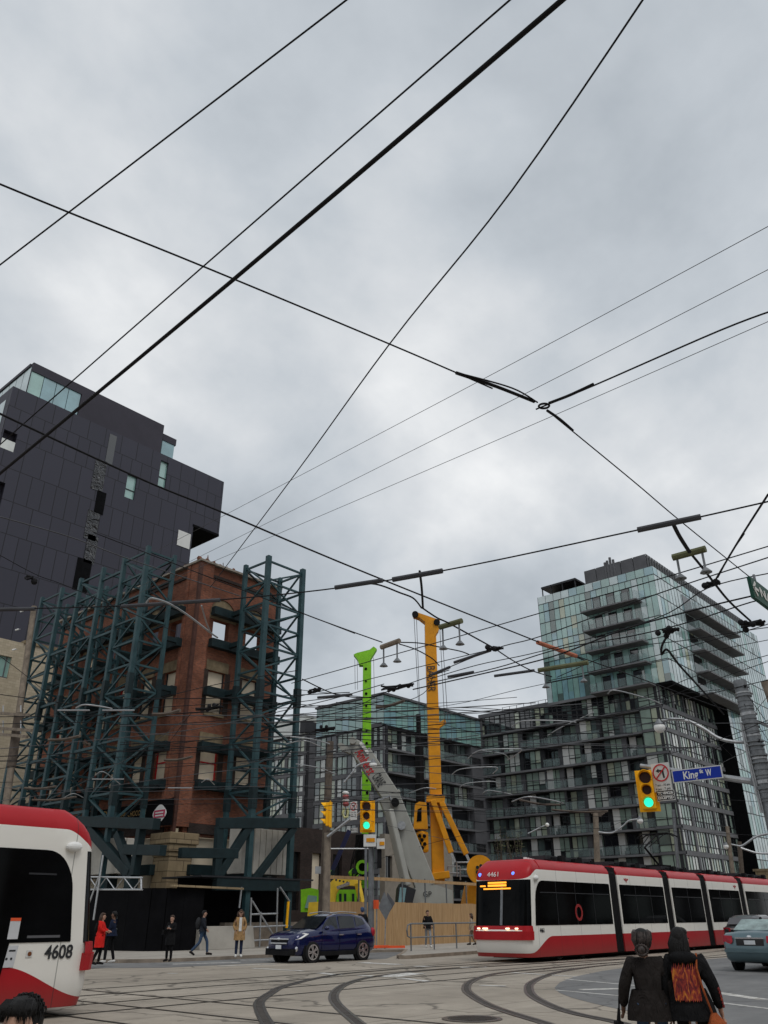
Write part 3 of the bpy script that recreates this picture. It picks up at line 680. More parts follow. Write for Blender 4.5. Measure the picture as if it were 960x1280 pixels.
# ---- glass tower on top
TX, TY, TZ0, TZ1 = 103.7, 40.35, 29.4, 44.7
tw = thing('glass_tower', 'teal glass apartment tower cantilevered over the charcoal block, roof plant on top', 'apartment tower', (TX, TY, 0))
g1 = lambda u, z, d: Vector((TX+d, TY+u, z)); g2 = lambda u, z, d: Vector((TX+u, TY+d, z))
TP = [M['g_teal'], M['g_teal2'], M['g_blue'], M['g_sky'], M['g_pale2'], M['g_int'], M['frame'], M['g_dark']]
def curtain(fn, u0, u1, z0, z1, n, wts, name='glazing_band', T=tw):
    mb = MB()
    for i in range(n):
        a, b = u0+(u1-u0)*i/n, u0+(u1-u0)*(i+1)/n; t = rnd.choices(range(6), wts)[0]
        j = [rnd.uniform(-.012, .012) for _ in range(4)]
        mb.quad(fn(a+.02, z0+.03, j[0]), fn(b-.02, z0+.03, j[1]), fn(b-.02, z1-.03, j[2]), fn(a+.02, z1-.03, j[3]), t)
        if rnd.random() < .14:
            mb.quad(fn(a+.05, z0+.08, -.02), fn(b-.05, z0+.08, -.02), fn(b-.05, z0+1.1, -.02), fn(a+.05, z0+1.1, -.02), rnd.choice((5, 0, 2)))
        fbox(mb, fn, b-.02, b+.02, z0, z1, -.03, .03, 6)
    fbox(mb, fn, u0, u1, z0-.04, z0+.04, -.05, .03, 6)
    return mb.build(name, TP, T)
for k in range(5):
    z = TZ0+3.06*k
    curtain(g1, 0, 2.6, z, z+3.06, 3, (4, 5, 1.5, 1, .3, .2)); curtain(g1, 2.6, 10.9, z, z+3.06, 9, (3, 3, 1, .5, .4, 2.5) if k < 2 else (4, 5, 1, 1, .4, 1.2)); curtain(g1, 10.9, 18.9, z, z+3.06, 9, (5, 5, 1, 1, .5, .6))
    curtain(g2, 0, 42.5, z, z+3.06, 38, (.3, 1.2, .5, 9, .1, .15))
curtain(g1, 0, 18.9, TZ1, TZ1+1.25, 14, (3, 3, 2, 3, 0, 0), 'roof_balustrade'); curtain(g2, 0, 42.5, TZ1, TZ1+1.25, 30, (1, 2, 1, 6, 0, 0), 'roof_balustrade')
for k in range(10): curtain(g2, 19.5, 42.5, TZ0-3.0*(k+1), TZ0-3.0*k, 20, (1, 2, 2, 5, .5, .6) if k < 8 else (1, 1, 3, 0, 0, 2))
MB().box(TX+.08, TX+42.5, TY+.08, TY+18.9, TZ0+.05, TZ1).box(TX+19.6, TX+42.5, TY+.1, TY+18, 0, TZ0).build('core', M['panel_dark'], tw)
MB().quad((TX+19.45, TY, 0), (TX+19.45, TY+2.4, 0), (TX+19.45, TY+2.4, TZ0-.1), (TX+19.45, TY, TZ0-.1)).build('black_side_wall', M['void'], tw)  # black wall; its near-black also paints the shadow of the recess
MB().box(TX-.05, TX+19.6, TY-.05, TY+2.2, TZ0-.35, TZ0).build('soffit', M['void'], tw)  # near-black colour puts the overhang's shade into the soffit
MB().box(TX+19.2, TX+42.5, TY-.08, TY+.3, TZ0-.4, TZ0+.05).build('black_band', M['frame'], tw)
MB().box(TX-.12, TX+.2, TY+2.2, TY+18.9, TZ0-.35, TZ0+.02).build('soffit_edge', M['slab'], tw)
for k in range(5):
    z = [29.2, 32.15, 35.1, 38.15, 41.1][k]; u0, u1 = 2.3, 11.0
    MB().box(TX-1.9, TX, TY+u0, TY+u1, z-.10, z+.10).build('balcony_slab', M['slab'], tw)
    r = MB(); n = 8
    for i in range(n):
        a, b = TY+u0+(u1-u0)*i/n, TY+u0+(u1-u0)*(i+1)/n
        r.quad((TX-1.86, a+.03, z+.14), (TX-1.86, b-.03, z+.14), (TX-1.86, b-.03, z+1.25), (TX-1.86, a+.03, z+1.25), 0); r.box(TX-1.9, TX-1.84, b-.04, b+.02, z+.1, z+1.3, 1)
    for y in (TY+u0+.02, TY+u1-.02): r.quad((TX-1.86, y, z+.14), (TX-.05, y, z+.14), (TX-.05, y, z+1.25), (TX-1.86, y, z+1.25), 0)
    r.build('balcony_balustrade', [M['rail'], M['frame']], tw)
    d_ = MB(); 
    for a in (4.0, 6.4, 8.6):
        fbox(d_, g1, a, a+1.1, z+.13, z+2.5, -.06, .02, 7); fbox(d_, g1, a-.06, a, z+.13, z+2.55, -.09, .0, 6); fbox(d_, g1, a+1.1, a+1.16, z+.13, z+2.55, -.09, .0, 6)
    d_.build('balcony_door', TP, tw)
    z = [29.25, 32.35, 35.5, 38.6, 41.6][k]; xa, xb = TX+9.3, TX+27.2; ys = TY-1.9
    MB().box(xa, xb, ys, TY, z-.10, z+.10).build('balcony_slab', M['slab'], tw)
    r = MB(); n = 14
    for i in range(n):
        a, b = xa+(xb-xa)*i/n, xa+(xb-xa)*(i+1)/n; r.quad((a+.02, ys+.04, z+.14), (b-.02, ys+.04, z+.14), (b-.02, ys+.04, z+1.2), (a+.02, ys+.04, z+1.2), 0); r.box(b-.03, b+.03, ys+.02, ys+.08, z+.1, z+1.25, 1)
    r.quad((xa+.02, ys, z+.14), (xa+.02, TY-.05, z+.14), (xa+.02, TY-.05, z+1.2), (xa+.02, ys, z+1.2), 0)
    r.build('balcony_balustrade', [M['rail'], M['frame']], tw)
    fb = MB(); fbox(fb, g2, 9.4, 12.6, z+.13, z+2.7, -.08, -.02, 7); fbox(fb, g2, 14, 26.5, z+.13, z+2.6, -.05, -.02, 5); fb.build('balcony_door', TP, tw)
ph = MB(); ph.box(TX+2.6, TX+46, TY+1.6, TY+14.5, TZ1, TZ1+2.1); ph.build('penthouse_roof', mat('brown_cladding', (.11, .085, .07), .8, var=.2), tw)
sc = MB()
for i in range(5): sc.box(TX+4.2, TX+4.35, TY+2.45+2.05*i, TY+2.45+2.05*i+1.95, TZ1+2.1, TZ1+5.2)
sc.box(TX+4.4, TX+47, TY+2.55, TY+12, TZ1+2.1, TZ1+5.1); sc.build('roof_plant_screen', M['panel_grey'], tw)
sc = MB()
for i in range(46): sc.box(TX+4.4+i*.92, TX+4.4+i*.92+.7, TY+2.38, TY+2.44, TZ1+2.2, TZ1+5.3)
sc.build('roof_plant_louvre', M['frame'], tw)
pg = MB(); pz = TZ1+1.2
for yy in (13.2, 15.4, 17.4, 19.0): pg.box(TX+2, TX+2.14, TY+yy, TY+yy+.14, TZ1, pz+2.1)
pg.box(TX+1.9, TX+6, TY+13.1, TY+19.2, pz+2.1, pz+2.4); pg.box(TX+6, TX+6.1, TY+13.2, TY+19.1, TZ1, pz+2.1); pg.build('roof_pergola', M['panel_dark'], tw)
ch = MB()
for i, (y, h) in enumerate(((7.6, 6.0), (8.1, 6.5), (8.6, 6.1), (9.0, 5.9))): ch.tube([(TX+4.3, TY+y, TZ1+2), (TX+4.3, TY+y, TZ1+h-.2)], .2, 10)
ch.build('flue', M['panel_grey'], tw)
lp = MB()
for y in (3.3, 7.8, 12.1): lp.ball((TX+2.4, TY+y, TZ1+1.9), .22)
lp.build('roof_lamp', M['lamp_glass'], tw)
# roof terrace rails on the block
tr = MB(); 
for i in range(8): tr.box(BX+3, BX+3.06, 60+1.3*i, 60.06+1.3*i, BT+.3, BT+1.5)
tr.box(BX+3, BX+3.05, 60, 69.2, BT+1.45, BT+1.5); tr.box(BX+3, BX+3.05, 60, 69.2, BT+.9, BT+.94); tr.build('terrace_rail', M['frame'], blk)
MB().box(BX+2.3, BX+19, BY+1.4, BY+29, 0, BT-.1).build('core', M['panel_dark'], blk)
# ---- neighbours behind the site
p = PY(372, 934, 96); q = PY(398, 915, 96)
lr = thing('low_apartment_house', 'small pale grey apartment house left of the dark wing, black roof box', 'building', (96, 96, 0))
fn = lambda u, z, d: Vector((88+d, 94+u, z))
window_front(lr, fn, 20, 27.5, 7, 0, seed=4)
MB().box(87.8, 100, 94, 114, 27.5, 30.4).build('upper_storey', M['g_white'], lr); MB().box(87.6, 96, 93.8, 95.0, 27.6, 29.5).build('roof_box', M['panel_dark'], lr)
MB().box(88.9, 100, 94, 114, 0, 27.5).build('core', M['panel_grey'], lr)
db = thing('dark_brick_warehouse', 'low dark brick warehouse wall behind the wooden pole at the site edge', 'building', (62, 62, 0))
z1 = PY(395, 1036, 66).z
wl = MB(); fd = lambda u, z, d: Vector((60+u, 66+d, z)); wall(wl, fd, -22, 12, 0, z1, 6, [(-9+3.1*i, -7.6+3.1*i, 2.2, z1-2.4) for i in range(6)]); wl.build('wall', M['brick_dark'], db)
for i in range(6): MB().box(60-9+3.1*i, 60-7.6+3.1*i, 66.4, 66.5, 2.2, z1-2.4).build('window', M['cream'] if i in (1, 4) else M['g_dark'], db)
bg = thing('beige_house', 'plain beige rendered house with a tall black window behind the grey crane boom', 'building', (64, 57, 0))
a, b = PY(486, 1100, 58), PY(566, 1100, 58); zt_ = PY(520, 1046, 58).z
w0, w1, w2, w3 = PY(482, 1100, 58), PY(490.5, 1100, 58), PY(486, 1097, 58).z, PY(486, 1070, 58).z
wl = MB(); fd = lambda u, z, d: Vector((u, 58+d, z)); wall(wl, fd, a.x-.6, b.x, 0, zt_, .7, [(w0.x, w1.x, w2, w3)]); wl.build('wall', mat('beige_render', (.25, .225, .19), .9, var=.12), bg)
MB().box(w0.x, w1.x, 58.3, 58.4, w2, w3).build('window', M['g_dark'], bg)
for t_ in range(3): pass
bb = MB()
for t_ in range(4): bb.box(w0.x+(w1.x-w0.x)*t_/4+.05, w0.x+(w1.x-w0.x)*t_/4+.09, 58.15, 58.19, w2, w3)
bb.build('window_bars', M['frame'], bg); MB().box(w0.x-.15, w1.x+.15, 57.9, 58.0, w2-.15, w2-.02).build('sill', M['conc'], bg)
tb = thing('tan_brick_shop', 'low tan brick shop front beneath the tall glass wall at the right edge', 'building', (112, 37, 0))
a = PX(946, 1100, 112)
MB().box(112, 130, a.y-12, a.y, 0, PX(950, 1089, 112).z).build('wall', M['stone'], tb); MB().box(111.8, 130, a.y-12, a.y+.2, PX(950, 1089, 112).z, PX(950, 1086, 112).z).build('parapet', M['lintel'], tb)

# ---- the near side of the tram street: behind and beside the camera, added out of view to be mirrored in the glass
def plain_building(label, x0, x1, y0, y1, h, fm, seed):
    T = thing('mirrored_building', label, 'building', (x0, y1, 0)); MB().box(x0, x1, y0, y1, 0, h).build('wall', M[fm], T); rg_ = random.Random(seed)
    MB().box(x0-.3, x1+.3, y0, y1+.3, h, h+.6).build('cornice', M['lintel'], T)
    n = int((x1-x0)/9)
    for k in range(int(h/4)):
        for i in range(n): MB().box(x0+9*i+2, x0+9*i+7, y1+.01, y1+.06, 1.2+4*k, 3.6+4*k).build('window', M['g_dark'] if rg_.random() < .7 else M['g_pale'], T)
plain_building('red brick shop row on the near side of the tram street', 26, 80, -26, -9, 13, 'brick', 1)
plain_building('taller dark brick block farther along the near side of the tram street', 81, 135, -28, -9, 19, 'brick_dark', 2)
plain_building('corner building behind the photographer, pale stone', -46, -7, -34, -7, 14, 'stone', 3)
# ================================================================ steel retention towers and hoarding
def tower(label, cols, z0, z1, nseg, name='steel_brace_tower', group='steel towers bracing the facade', wcol=.27, low=0.0):
    """cols: four plan corners in order round the tower; every strut is a part of its own"""
    T = thing(name, label, 'steel brace', (cols[0][0], cols[0][1], 0), 0, group)
    for i, c in enumerate(cols):
        m = MB(); w_ = wcol if i in (0, 1) else wcol*.85
        m.bar((c[0], c[1], low), (c[0], c[1], z1+.35), w_, w_); col = m.build('column', M['steel'], T, bevel=.02)
        for z in (z1*.32+.5, z1*.62): MB().box(c[0]-w_/2-.03, c[0]+w_/2+.03, c[1]-w_/2-.03, c[1]+w_/2+.03, z-.6, z+.6).build('splice_plate', M['steel_dark'], col)
    h = (z1-z0)/nseg
    for f in range(4):
        a, b = Vector((*cols[f], 0)), Vector((*cols[(f+1) % 4], 0)); d = (b-a).normalized()*wcol*.4; a2, b2 = a+d, b-d
        big = f % 2 == 0
        for k in range(nseg+1):
            z = z0+h*k; MB().bar(a2+Vector((0, 0, z)), b2+Vector((0, 0, z)),   .11, .12).build('horizontal_strut', M['steel'] if f in (0, 1, 3) else M['steel_dark'], T)
        for k in range(nseg):
            za, zb_ = z0+h*k, z0+h*(k+1)
            if (k+f) % 2: za, zb_ = zb_, za
            MB().bar(a2+Vector((0, 0, za+.08)), b2+Vector((0, 0, zb_-.08)),   .10, .10).build('diagonal_brace', M['steel'] if f in (0, 1, 3) else M['steel_dark'], T)
    return T
tower('teal steel lattice tower bracing the narrow brick face, nearest the drill masts', [(30.9, 37.2), (33.95, 37.2), (33.95, 39.5), (30.9, 39.5)], 6.6, 22.3, 11, wcol=.31, low=.12)
TX0, TX1 = 25.0, 27.0
tl = ['teal steel lattice tower beside the facade corner, tallest looking of the row of three', 'teal steel lattice tower in the middle of the row along the long face', 'teal steel lattice tower farthest from the corner, in front of the cream wall']
for i, (ya, yb) in enumerate(((42.1, 44.8), (47.4, 50.3), (52.9, 55.8))):
    tower(tl[i], [(TX0, ya), (TX0, yb), (TX1, yb), (TX1, ya)], 6.3, 22.5, 11, wcol=.27, low=.12)
for z in (7.0, 10.6, 14.2, 17.8, 21.9):
    for i, (ya, yb) in enumerate(((44.8, 47.4), (50.3, 52.9))):
        for x in (TX0, TX1):
            tag(MB().bar((x, ya+.15, z), (x, yb-.15, z), .13, .15).build('link_strut', M['steel']), 'short horizontal teal strut linking two neighbouring brace towers', 'steel strut', 'link struts between the brace towers')
# walers clamped on the brick
def waler(p, q, label, h=.55): tag(MB().bar(p, q, .42, h).build('steel_waler', M['steel_dark'], bevel=.015), label, 'steel beam', 'horizontal steel beams clamped to the facade')
nm = ['lowest', 'second', 'third', 'fourth', 'topmost']
wz = (3.95, 8.55, 10.75, 14.1, 17.2, 19.35)
ord_ = ['just above the stone pier base', 'under the first floor windows', 'across the heads of the first floor windows', 'across the middle row of windows', 'under the open top windows', 'over the open top windows']
for i, z in enumerate(wz):
    waler((FX+.95, FY-.42, z), (35.2, FY-.42, z), 'dark teal beam on the narrow brick face '+ord_[i])
    waler((FX-.42, FY+.95, z), (FX-.42, FY+17.6, z), 'dark teal beam on the long brick face '+ord_[i])
for y in (42.1, 44.8, 47.4, 50.3, 52.9, 55.8):
    for z in wz[1:]:
        tag(MB().bar((TX1+.1, y, z+.02), (FX-.64, y, z+.02), .22, .3).build('steel_tie', M['steel_dark']), 'stub steel tie from a brace tower to the long brick face', 'steel tie', 'stub ties of the long face')
for x in (30.9, 33.95):
    for z in wz[1:]:
        tag(MB().bar((x, 39.6, z+.02), (x, FY-.64, z+.02), .24, .3).build('steel_tie', M['steel_dark']), 'stub steel tie from the single brace tower to the narrow face', 'steel tie', 'stub ties of the narrow face')
# transfer frames at the feet
tf = thing('steel_base_frame', 'heavy teal base frame with sloping legs under the brace tower beside the corner', 'steel frame', (TX0, 44, 0))
P = lambda x, y: PX(x, y, TX0-.05)
for a, b, w_, nme in ((P(100, 1027), P(196, 1030), .55, 'beam'), (P(112, 1036), P(163, 1093), .5, 'sloping_leg'), (P(147, 1042), P(166, 1094), .42, 'sloping_leg'), (P(177, 1034), P(168, 1094), .42, 'sloping_leg'), (P(158, 1062), P(204, 1063), .5, 'waler_stub')):
    MB().bar(a, b, w_*.8, w_).build(nme, M['steel_dark'], tf, bevel=.02)
b0 = PX(165, 1094, TX0); MB().bar(b0, (b0.x, b0.y, .1), .5).build('post', M['steel_dark'], tf)
b0 = PX(143, 1040, TX0+1); MB().bar(b0, (b0.x, b0.y, .1), 1.0, .6).build('post', M['steel_dark'], tf)
tf = thing('steel_base_frame', 'heavy teal steel base frame with sloping legs under the single brace tower by the scaffold', 'steel frame', (31, 37, 0))
P = lambda x, y: PY(x, y, 37.15)
for a, b, w_, nme in ((P(272, 1029), P(372, 1029), .55, 'beam'), (P(268, 1105), P(372, 1107), .6, 'beam'), (P(313, 1030), P(271, 1098), .45, 'sloping_leg'), (P(274, 1034), P(270, 1100), .42, 'sloping_leg'), (P(368, 1034), P(318, 1100), .4, 'sloping_leg'), (P(225, 1066), P(296, 1067), .5, 'waler_stub')):
    MB().bar(a, b, w_*.7, w_).build(nme, M['steel_dark'], tf, bevel=.02)
M['pale_conc'] = mat('pale_ballast_concrete', (.50, .475, .42), .9, var=.2, scale=1.2, bump=.2)
# concrete kentledge blocks stacked in the base frames
def blocks(label, x0, x1, y0, y1, z0, z1, n):
    T = thing('ballast_stack', label, 'concrete blocks', (x0, y0, z0))
    for i in range(n): MB().box(x0+(x1-x0)*i/n+.02, x0+(x1-x0)*(i+1)/n-.02, y0, y1, z0, z1).build('concrete_block', M['pale_conc'], T, bevel=.03)
a, b = PY(297, 1092, 38.2), PY(366, 1040, 38.2); blocks('row of grey ribbed concrete ballast panels inside the base frame of the single tower', a.x, b.x, 38.0, 39.2, a.z, b.z, 9)
a, b = PX(147, 1092, 25.8), PX(108, 1052, 25.8); blocks('pale concrete ballast blocks behind the sloping legs on the long face', 25.6, 26.6, a.y, b.y, a.z, b.z, 2)
# ---- black hoarding round the corner
hp = [(24.2, 62), (24.4, 44), (24.62, 38.6), (24.95, 37.2), (25.5, 36.75), (26.4, 36.6), (27.6, 36.6)]
hb = thing('black_hoarding', 'black painted site hoarding curving round the facade corner, chalk scribbles on it', 'hoarding', (25.2, 37, 0))
q = MB()
for i in range(len(hp)-1):
    a, b = Vector((*hp[i], 0)), Vector((*hp[i+1], 0)); n = Vector((-(b-a).y, (b-a).x, 0)).normalized()*-.08
    q.add([a, b, b+n, a+n, a+Vector((0, 0, 2.85)), b+Vector((0, 0, 2.85)), b+n+Vector((0, 0, 2.85)), a+n+Vector((0, 0, 2.85))], [(0, 1, 5, 4), (2, 3, 7, 6), (4, 5, 6, 7), (1, 2, 6, 5)])
q.build('painted_boards', M['hoard'], hb)
ck = mat('chalk', (.10, .12, .12), .9, var=.3)
s_ = MB()
for pts in (((-.35, .95), (-.1, 1.45), (.0, 1.0), (.2, 1.35), (.25, .95)), ((-.4, .9), (-.1, .8), (.1, .88), (.35, .8))):
    o = PX(181, 1160, 24.5); s_.tube([(24.50, 39.5-u, z+.25) for u, z in pts], .012, 4)
s_.build('chalk_scribble', ck, hb)
s_ = MB(); s_.tube([(26.5+.5*i, 36.56, 1.55+.12*math.sin(i*2.1)) for i in range(3)], .012, 4); s_.build('chalk_scribble', ck, hb)
jb = thing('concrete_barrier', 'grey concrete barrier at the foot of the hoarding behind the woman in the tan coat', 'barrier', (28, 36.2, 0))
MB().prism([(27.3, 36.1, .12), (27.3, 36.9, .12), (27.3, 36.65, 1.15), (27.3, 36.35, 1.15)], (3.5, 0, 0)).build('block', M['conc'], jb, bevel=.02)
jb2 = thing('concrete_barrier', 'grey concrete block at the foot of the hoarding behind the man in the navy jacket', 'barrier', (24.1, 42.5, 0))
MB().prism([(23.7, 41.6, .12), (24.3, 41.6, .12), (24.1, 41.6, 1.05), (23.9, 41.6, 1.05)], (0, 2.0, 0)).build('block', M['conc'], jb2, bevel=.02)
rw = thing('site_wall', 'low brown block wall behind the scaffold rails under the single brace tower', 'wall', (31, 38, 0))
MB().box(30.2, 36.0, 38.0, 38.4, .1, 1.3).build('wall', M['kerb'], rw)
dk = thing('protective_canopy', 'dark covered walkway box beneath the single brace tower', 'canopy', (31, 39, 0))
MB().box(27.65, 35.6, 38.9, 39.0, .1, 3.5).build('recess_shade_board', M['void'], dk); MB().box(27.6, 35.6, 36.9, 40.4, 3.42, 3.5).build('roof_deck', M['panel_dark'], dk)  # near-black board paints the dark recess under the scaffold
MB().bar(PY(215, 1107, 36.4), PY(302, 1111, 36.4), .35, .09).build('timber_edge', M['stone'], dk)
# black banner with the pink badge + dark shop fascia with gilt letters
fa = thing('shop_fascia', 'dark shop fascia board with dull gilt lettering behind the steel base beam', 'sign', (FX-.5, FY+3.5, 5.6))
F = lambda x, y, d=-.45: PX(x, y, FX+d)
za, zb_ = F(150, 1032).z, F(150, 1009).z; ya, yb = F(178, 1020).y, F(104, 1020).y
MB().box(FX-.45, FX-.35, ya, yb, za, zb_).build('board', M['hoard'], fa)
gold = mat('gilt_lettering', (.34, .22, .08), .5, .3, var=.2)
for body, xx, yy, wd in (('STEAL CHOCOLATE', 166, 1017.5, 37), ('& CO.', 160, 1025.5, 18)):
    w3 = abs(F(xx-wd/2, yy).y-F(xx+wd/2, yy).y); text(body, .42 if wd > 20 else .36, gold, 'gilt_letters', fa, F(xx, yy, -.47), (0, -1, 0), (0, 0, 1), w3)
text('P', .85, gold, 'gilt_letters', fa, F(131, 1021, -.47), (0, -1, 0), (0, 0, 1))
bn = thing('black_banner', 'black banner with a pink and white badge on the corner, above the stone pier', 'banner', (FX-.6, FY+1.5, 6))
a, b, c, d = F(180, 1034, -.62), F(214, 1031, -.62), F(217, 997, -.62), F(184, 1002, -.62)
MB().prism([a, b, c, d], (.05, 0, 0)).build('cloth', M['hoard'], bn)
o = F(199.5, 1017, -.635); bd = MB()
def lobed(o, w_, h_, x, n=40): return [Vector((x, o.y-w_*math.cos(2*math.pi*i/n)*(1+.07*math.cos(8*math.pi*i/n)), o.z+h_*math.sin(2*math.pi*i/n)*(1+.07*math.cos(8*math.pi*i/n)))) for i in range(n)]
s1 = abs(F(193, 1017).y-F(206, 1017).y)*.6; h1 = (F(199, 1006.5).z-F(199, 1027.5).z)/2
MB().prism(lobed(o, s1, h1, o.x), (-.012, 0, 0)).build('badge', M['white'], bn)
pk = mat('badge_pink', (.50, .06, .12), .6, var=.05)
bx_ = MB().box(o.x-.025, o.x-.013, o.y-s1*.86, o.y+s1*.86, o.z-h1*.48, o.z+h1*.42).build('badge_band', pk, bn)
for z in (.12, -.22): MB().box(o.x-.032, o.x-.026, o.y-s1*.62, o.y+s1*.62, o.z+h1*z-h1*.08, o.z+h1*z+h1*.08).build('badge_line', M['white'], bx_)
# ---- scaffold tubes and aluminium lattice beam
al = thing('lattice_beam', 'silver aluminium lattice beam hung over the black hoarding behind the red tram nose', 'scaffold beam', (24.2, 42, 3))
L0, L1, l0, l1 = PX(92, 1096, 24.0), PX(178, 1097, 24.0), PX(92, 1112, 24.0), PX(178, 1112, 24.0)
for a, b in ((L0, L1), (l0, l1)): MB().tube([a, b], .045, 6).build('chord', M['alu'], al)
dg = []
for i in range(8):
    t0, t1 = i/8, (i+1)/8; top = (L0.lerp(L1, t0), L0.lerp(L1, t1)); bot = (l0.lerp(l1, t0), l0.lerp(l1, t1))
    MB().tube([bot[0], top[1]] if i % 2 else [top[0], bot[1]], .03, 5).build('lacing', M['alu'], al)
for t in (0.0, .985): MB().tube([L0.lerp(L1, t), l0.lerp(l1, t)], .045, 6).build('end_post', M['alu'], al)
sp = thing('tube_scaffold', 'two slanting silver scaffold tubes meeting behind the red tram nose', 'scaffold', (23.9, 44, 0))
MB().tube([PX(129, 1069, 23.9), PX(117, 1150, 23.9)], .05, 6).build('tube', M['alu'], sp); MB().tube([PX(124, 1095, 23.9), PX(104, 1150, 23.9)], .045, 6).build('tube', M['alu'], sp)
sf = thing('tube_scaffold', 'silver tube scaffold frame with rails standing under the single brace tower', 'scaffold', (31, 36.5, 0))
S = lambda x, y, d=36.55: PY(x, y, d)
for a, b in (((302, 1109), (299, 1135)), ((347, 1110), (345, 1190)), ((314, 1122), (312, 1192)), ((315, 1126), (341, 1168)), ((313, 1143), (347, 1142)), ((313, 1159), (360, 1157)), ((312, 1176), (350, 1174)), ((326, 1140), (324, 1190)), ((350, 1109), (362, 1127))):
    MB().tube([S(*a), S(*b)], .05, 6).build('tube', M['galv'], sf)
MB().tube([S(360.5, 1127), S(358, 1160)], .075, 8).build('yellow_sleeve', M['signal'], sf)
# ================================================================ building site: fence, rigs, crane
M['ply'] = None
def plymat():
    m, t, b = base('plywood'); p = wpos(t); s = nd(t, 'ShaderNodeSeparateXYZ'); t.links.new(p, s.inputs[0])
    c = nd(t, 'ShaderNodeCombineXYZ'); t.links.new(mth(t, 'ADD', s.outputs[0], mth(t, 'MULTIPLY', s.outputs[1], -.4)), c.inputs[0]); t.links.new(mth(t, 'MULTIPLY', s.outputs[2], .06), c.inputs[2])
    g = ramp(t, noise(t, c.outputs[0], 9, 5, .6, 1.2), [(.3, (.30, .175, .075)), (.5, (.42, .26, .12)), (.7, (.50, .33, .17))])
    n = ramp(t, noise(t, p, 1.1, 5), [(.35, (0, 0, 0)), (.7, (1, 1, 1))]); t.links.new(mixc(t, mth(t, 'MULTIPLY', n, .35), g, (.30, .19, .09)), b.inputs['Base Color']); b.inputs['Roughness'].default_value = .8
    return m
M['ply'] = plymat()
def Gp(x, y): return PZ(x, y, .12)
f0, f1, f2 = Gp(405, 1186), Gp(474, 1183.5), Gp(602, 1177)
f2 = f1+(f2-f1)*2.2
pf = thing('plywood_fence', 'tan plywood site fence with a timber rail on posts, behind the blue car', 'fence', f1)
for a, b in ((f0, f1), (f1, f2)):
    d = (b-a); L = d.length; d.normalize(); n = Vector((d.y, -d.x, 0)); k = int(L/1.22)
    for i in range(k):
        p0, p1 = a+d*(L*i/k+.006), a+d*(L*(i+1)/k-.006)
        MB().prism([p0, p1, p1-n*.03, p0-n*.03], (0, 0, 2.12+.02*(i % 2))).build('plywood_board', M['ply'], pf)
    for i in range(0, int(L/2.4)+1):
        p = a+d*min(L, 2.4*i)-n*.1; MB().box(p.x-.03, p.x+.03, p.y-.03, p.y+.03, .1, 3.55).build('post', M['grey_metal'], pf)
    MB().bar(a-n*.1+Vector((0, 0, 3.28)), b-n*.1+Vector((0, 0, 3.28)), .08, .16).build('timber_rail', M['ply'], pf)
# railing on the pavement bump-out
rp = [Gp(514, 1189), Gp(543, 1187), Gp(571, 1185.6)]; rp = rp+[rp[2]+(rp[2]-rp[1])*k for k in (1, 2)]
rl_ = thing('pipe_railing', 'brown grey pipe guard rail with rounded end on the pavement edge', 'railing', rp[0])
up = Vector((0, 0, 1.12)); d = (rp[1]-rp[0]).normalized()
MB().tube([rp[0]-d*.05+Vector((0, 0, .55)), rp[0]-d*.3+Vector((0, 0, .62)), rp[0]-d*.36+Vector((0, 0, .85)), rp[0]-d*.28+Vector((0, 0, 1.06)), rp[0]+up]+[p+up for p in rp[1:]], .035, 8).build('top_rail', M['grey_metal'], rl_)
MB().tube([p+Vector((0, 0, .55)) for p in rp], .03, 8).build('lower_rail', M['grey_metal'], rl_)
for p in rp: MB().tube([p, p+up], .035, 8).build('post', M['grey_metal'], rl_)
# temporary road sign seen from behind
sg = Gp(476, 1186); ts = thing('diamond_road_sign', 'two grey diamond road signs seen from the back, on an orange footed stand', 'road sign', sg)
S = lambda x, y, k=0.0: PD(x, y, math.hypot(sg.x, sg.y)+k)
MB().prism([S(480, 1115), S(489.5, 1133), S(482, 1150), S(473, 1134)], (.02, -.02, 0)).build('sign_plate', M['grey_metal'], ts)
MB().prism([S(484, 1116, .15), S(493, 1129, .15), S(489, 1136, .15), S(483, 1145, .15)], (.02, -.02, 0)).build('sign_plate', M['panel_grey'], ts)
orange = mat('safety_orange', (.75, .10, .03), .6, var=.1)
MB().tube([S(471, 1126), S(470.5, 1186)], .035, 6).tube([S(482, 1150), S(481, 1186)], .03, 6).build('stand', M['galv'], ts)
MB().box(S(470, 1130).x-.1, S(470, 1130).x+.1, S(470, 1130).y-.1, S(470, 1130).y+.1, S(470, 1136).z, S(470, 1125).z).build('flag', orange, ts)
q = MB(); q.bar(sg+Vector((-.5, .5, .08)), sg+Vector((.9, -.8, .08)), .22, .1); q.bar(sg+Vector((-.1, .35, .1)), sg+Vector((.2, -.3, .1)), .3, .1); q.build('foot', orange, ts)
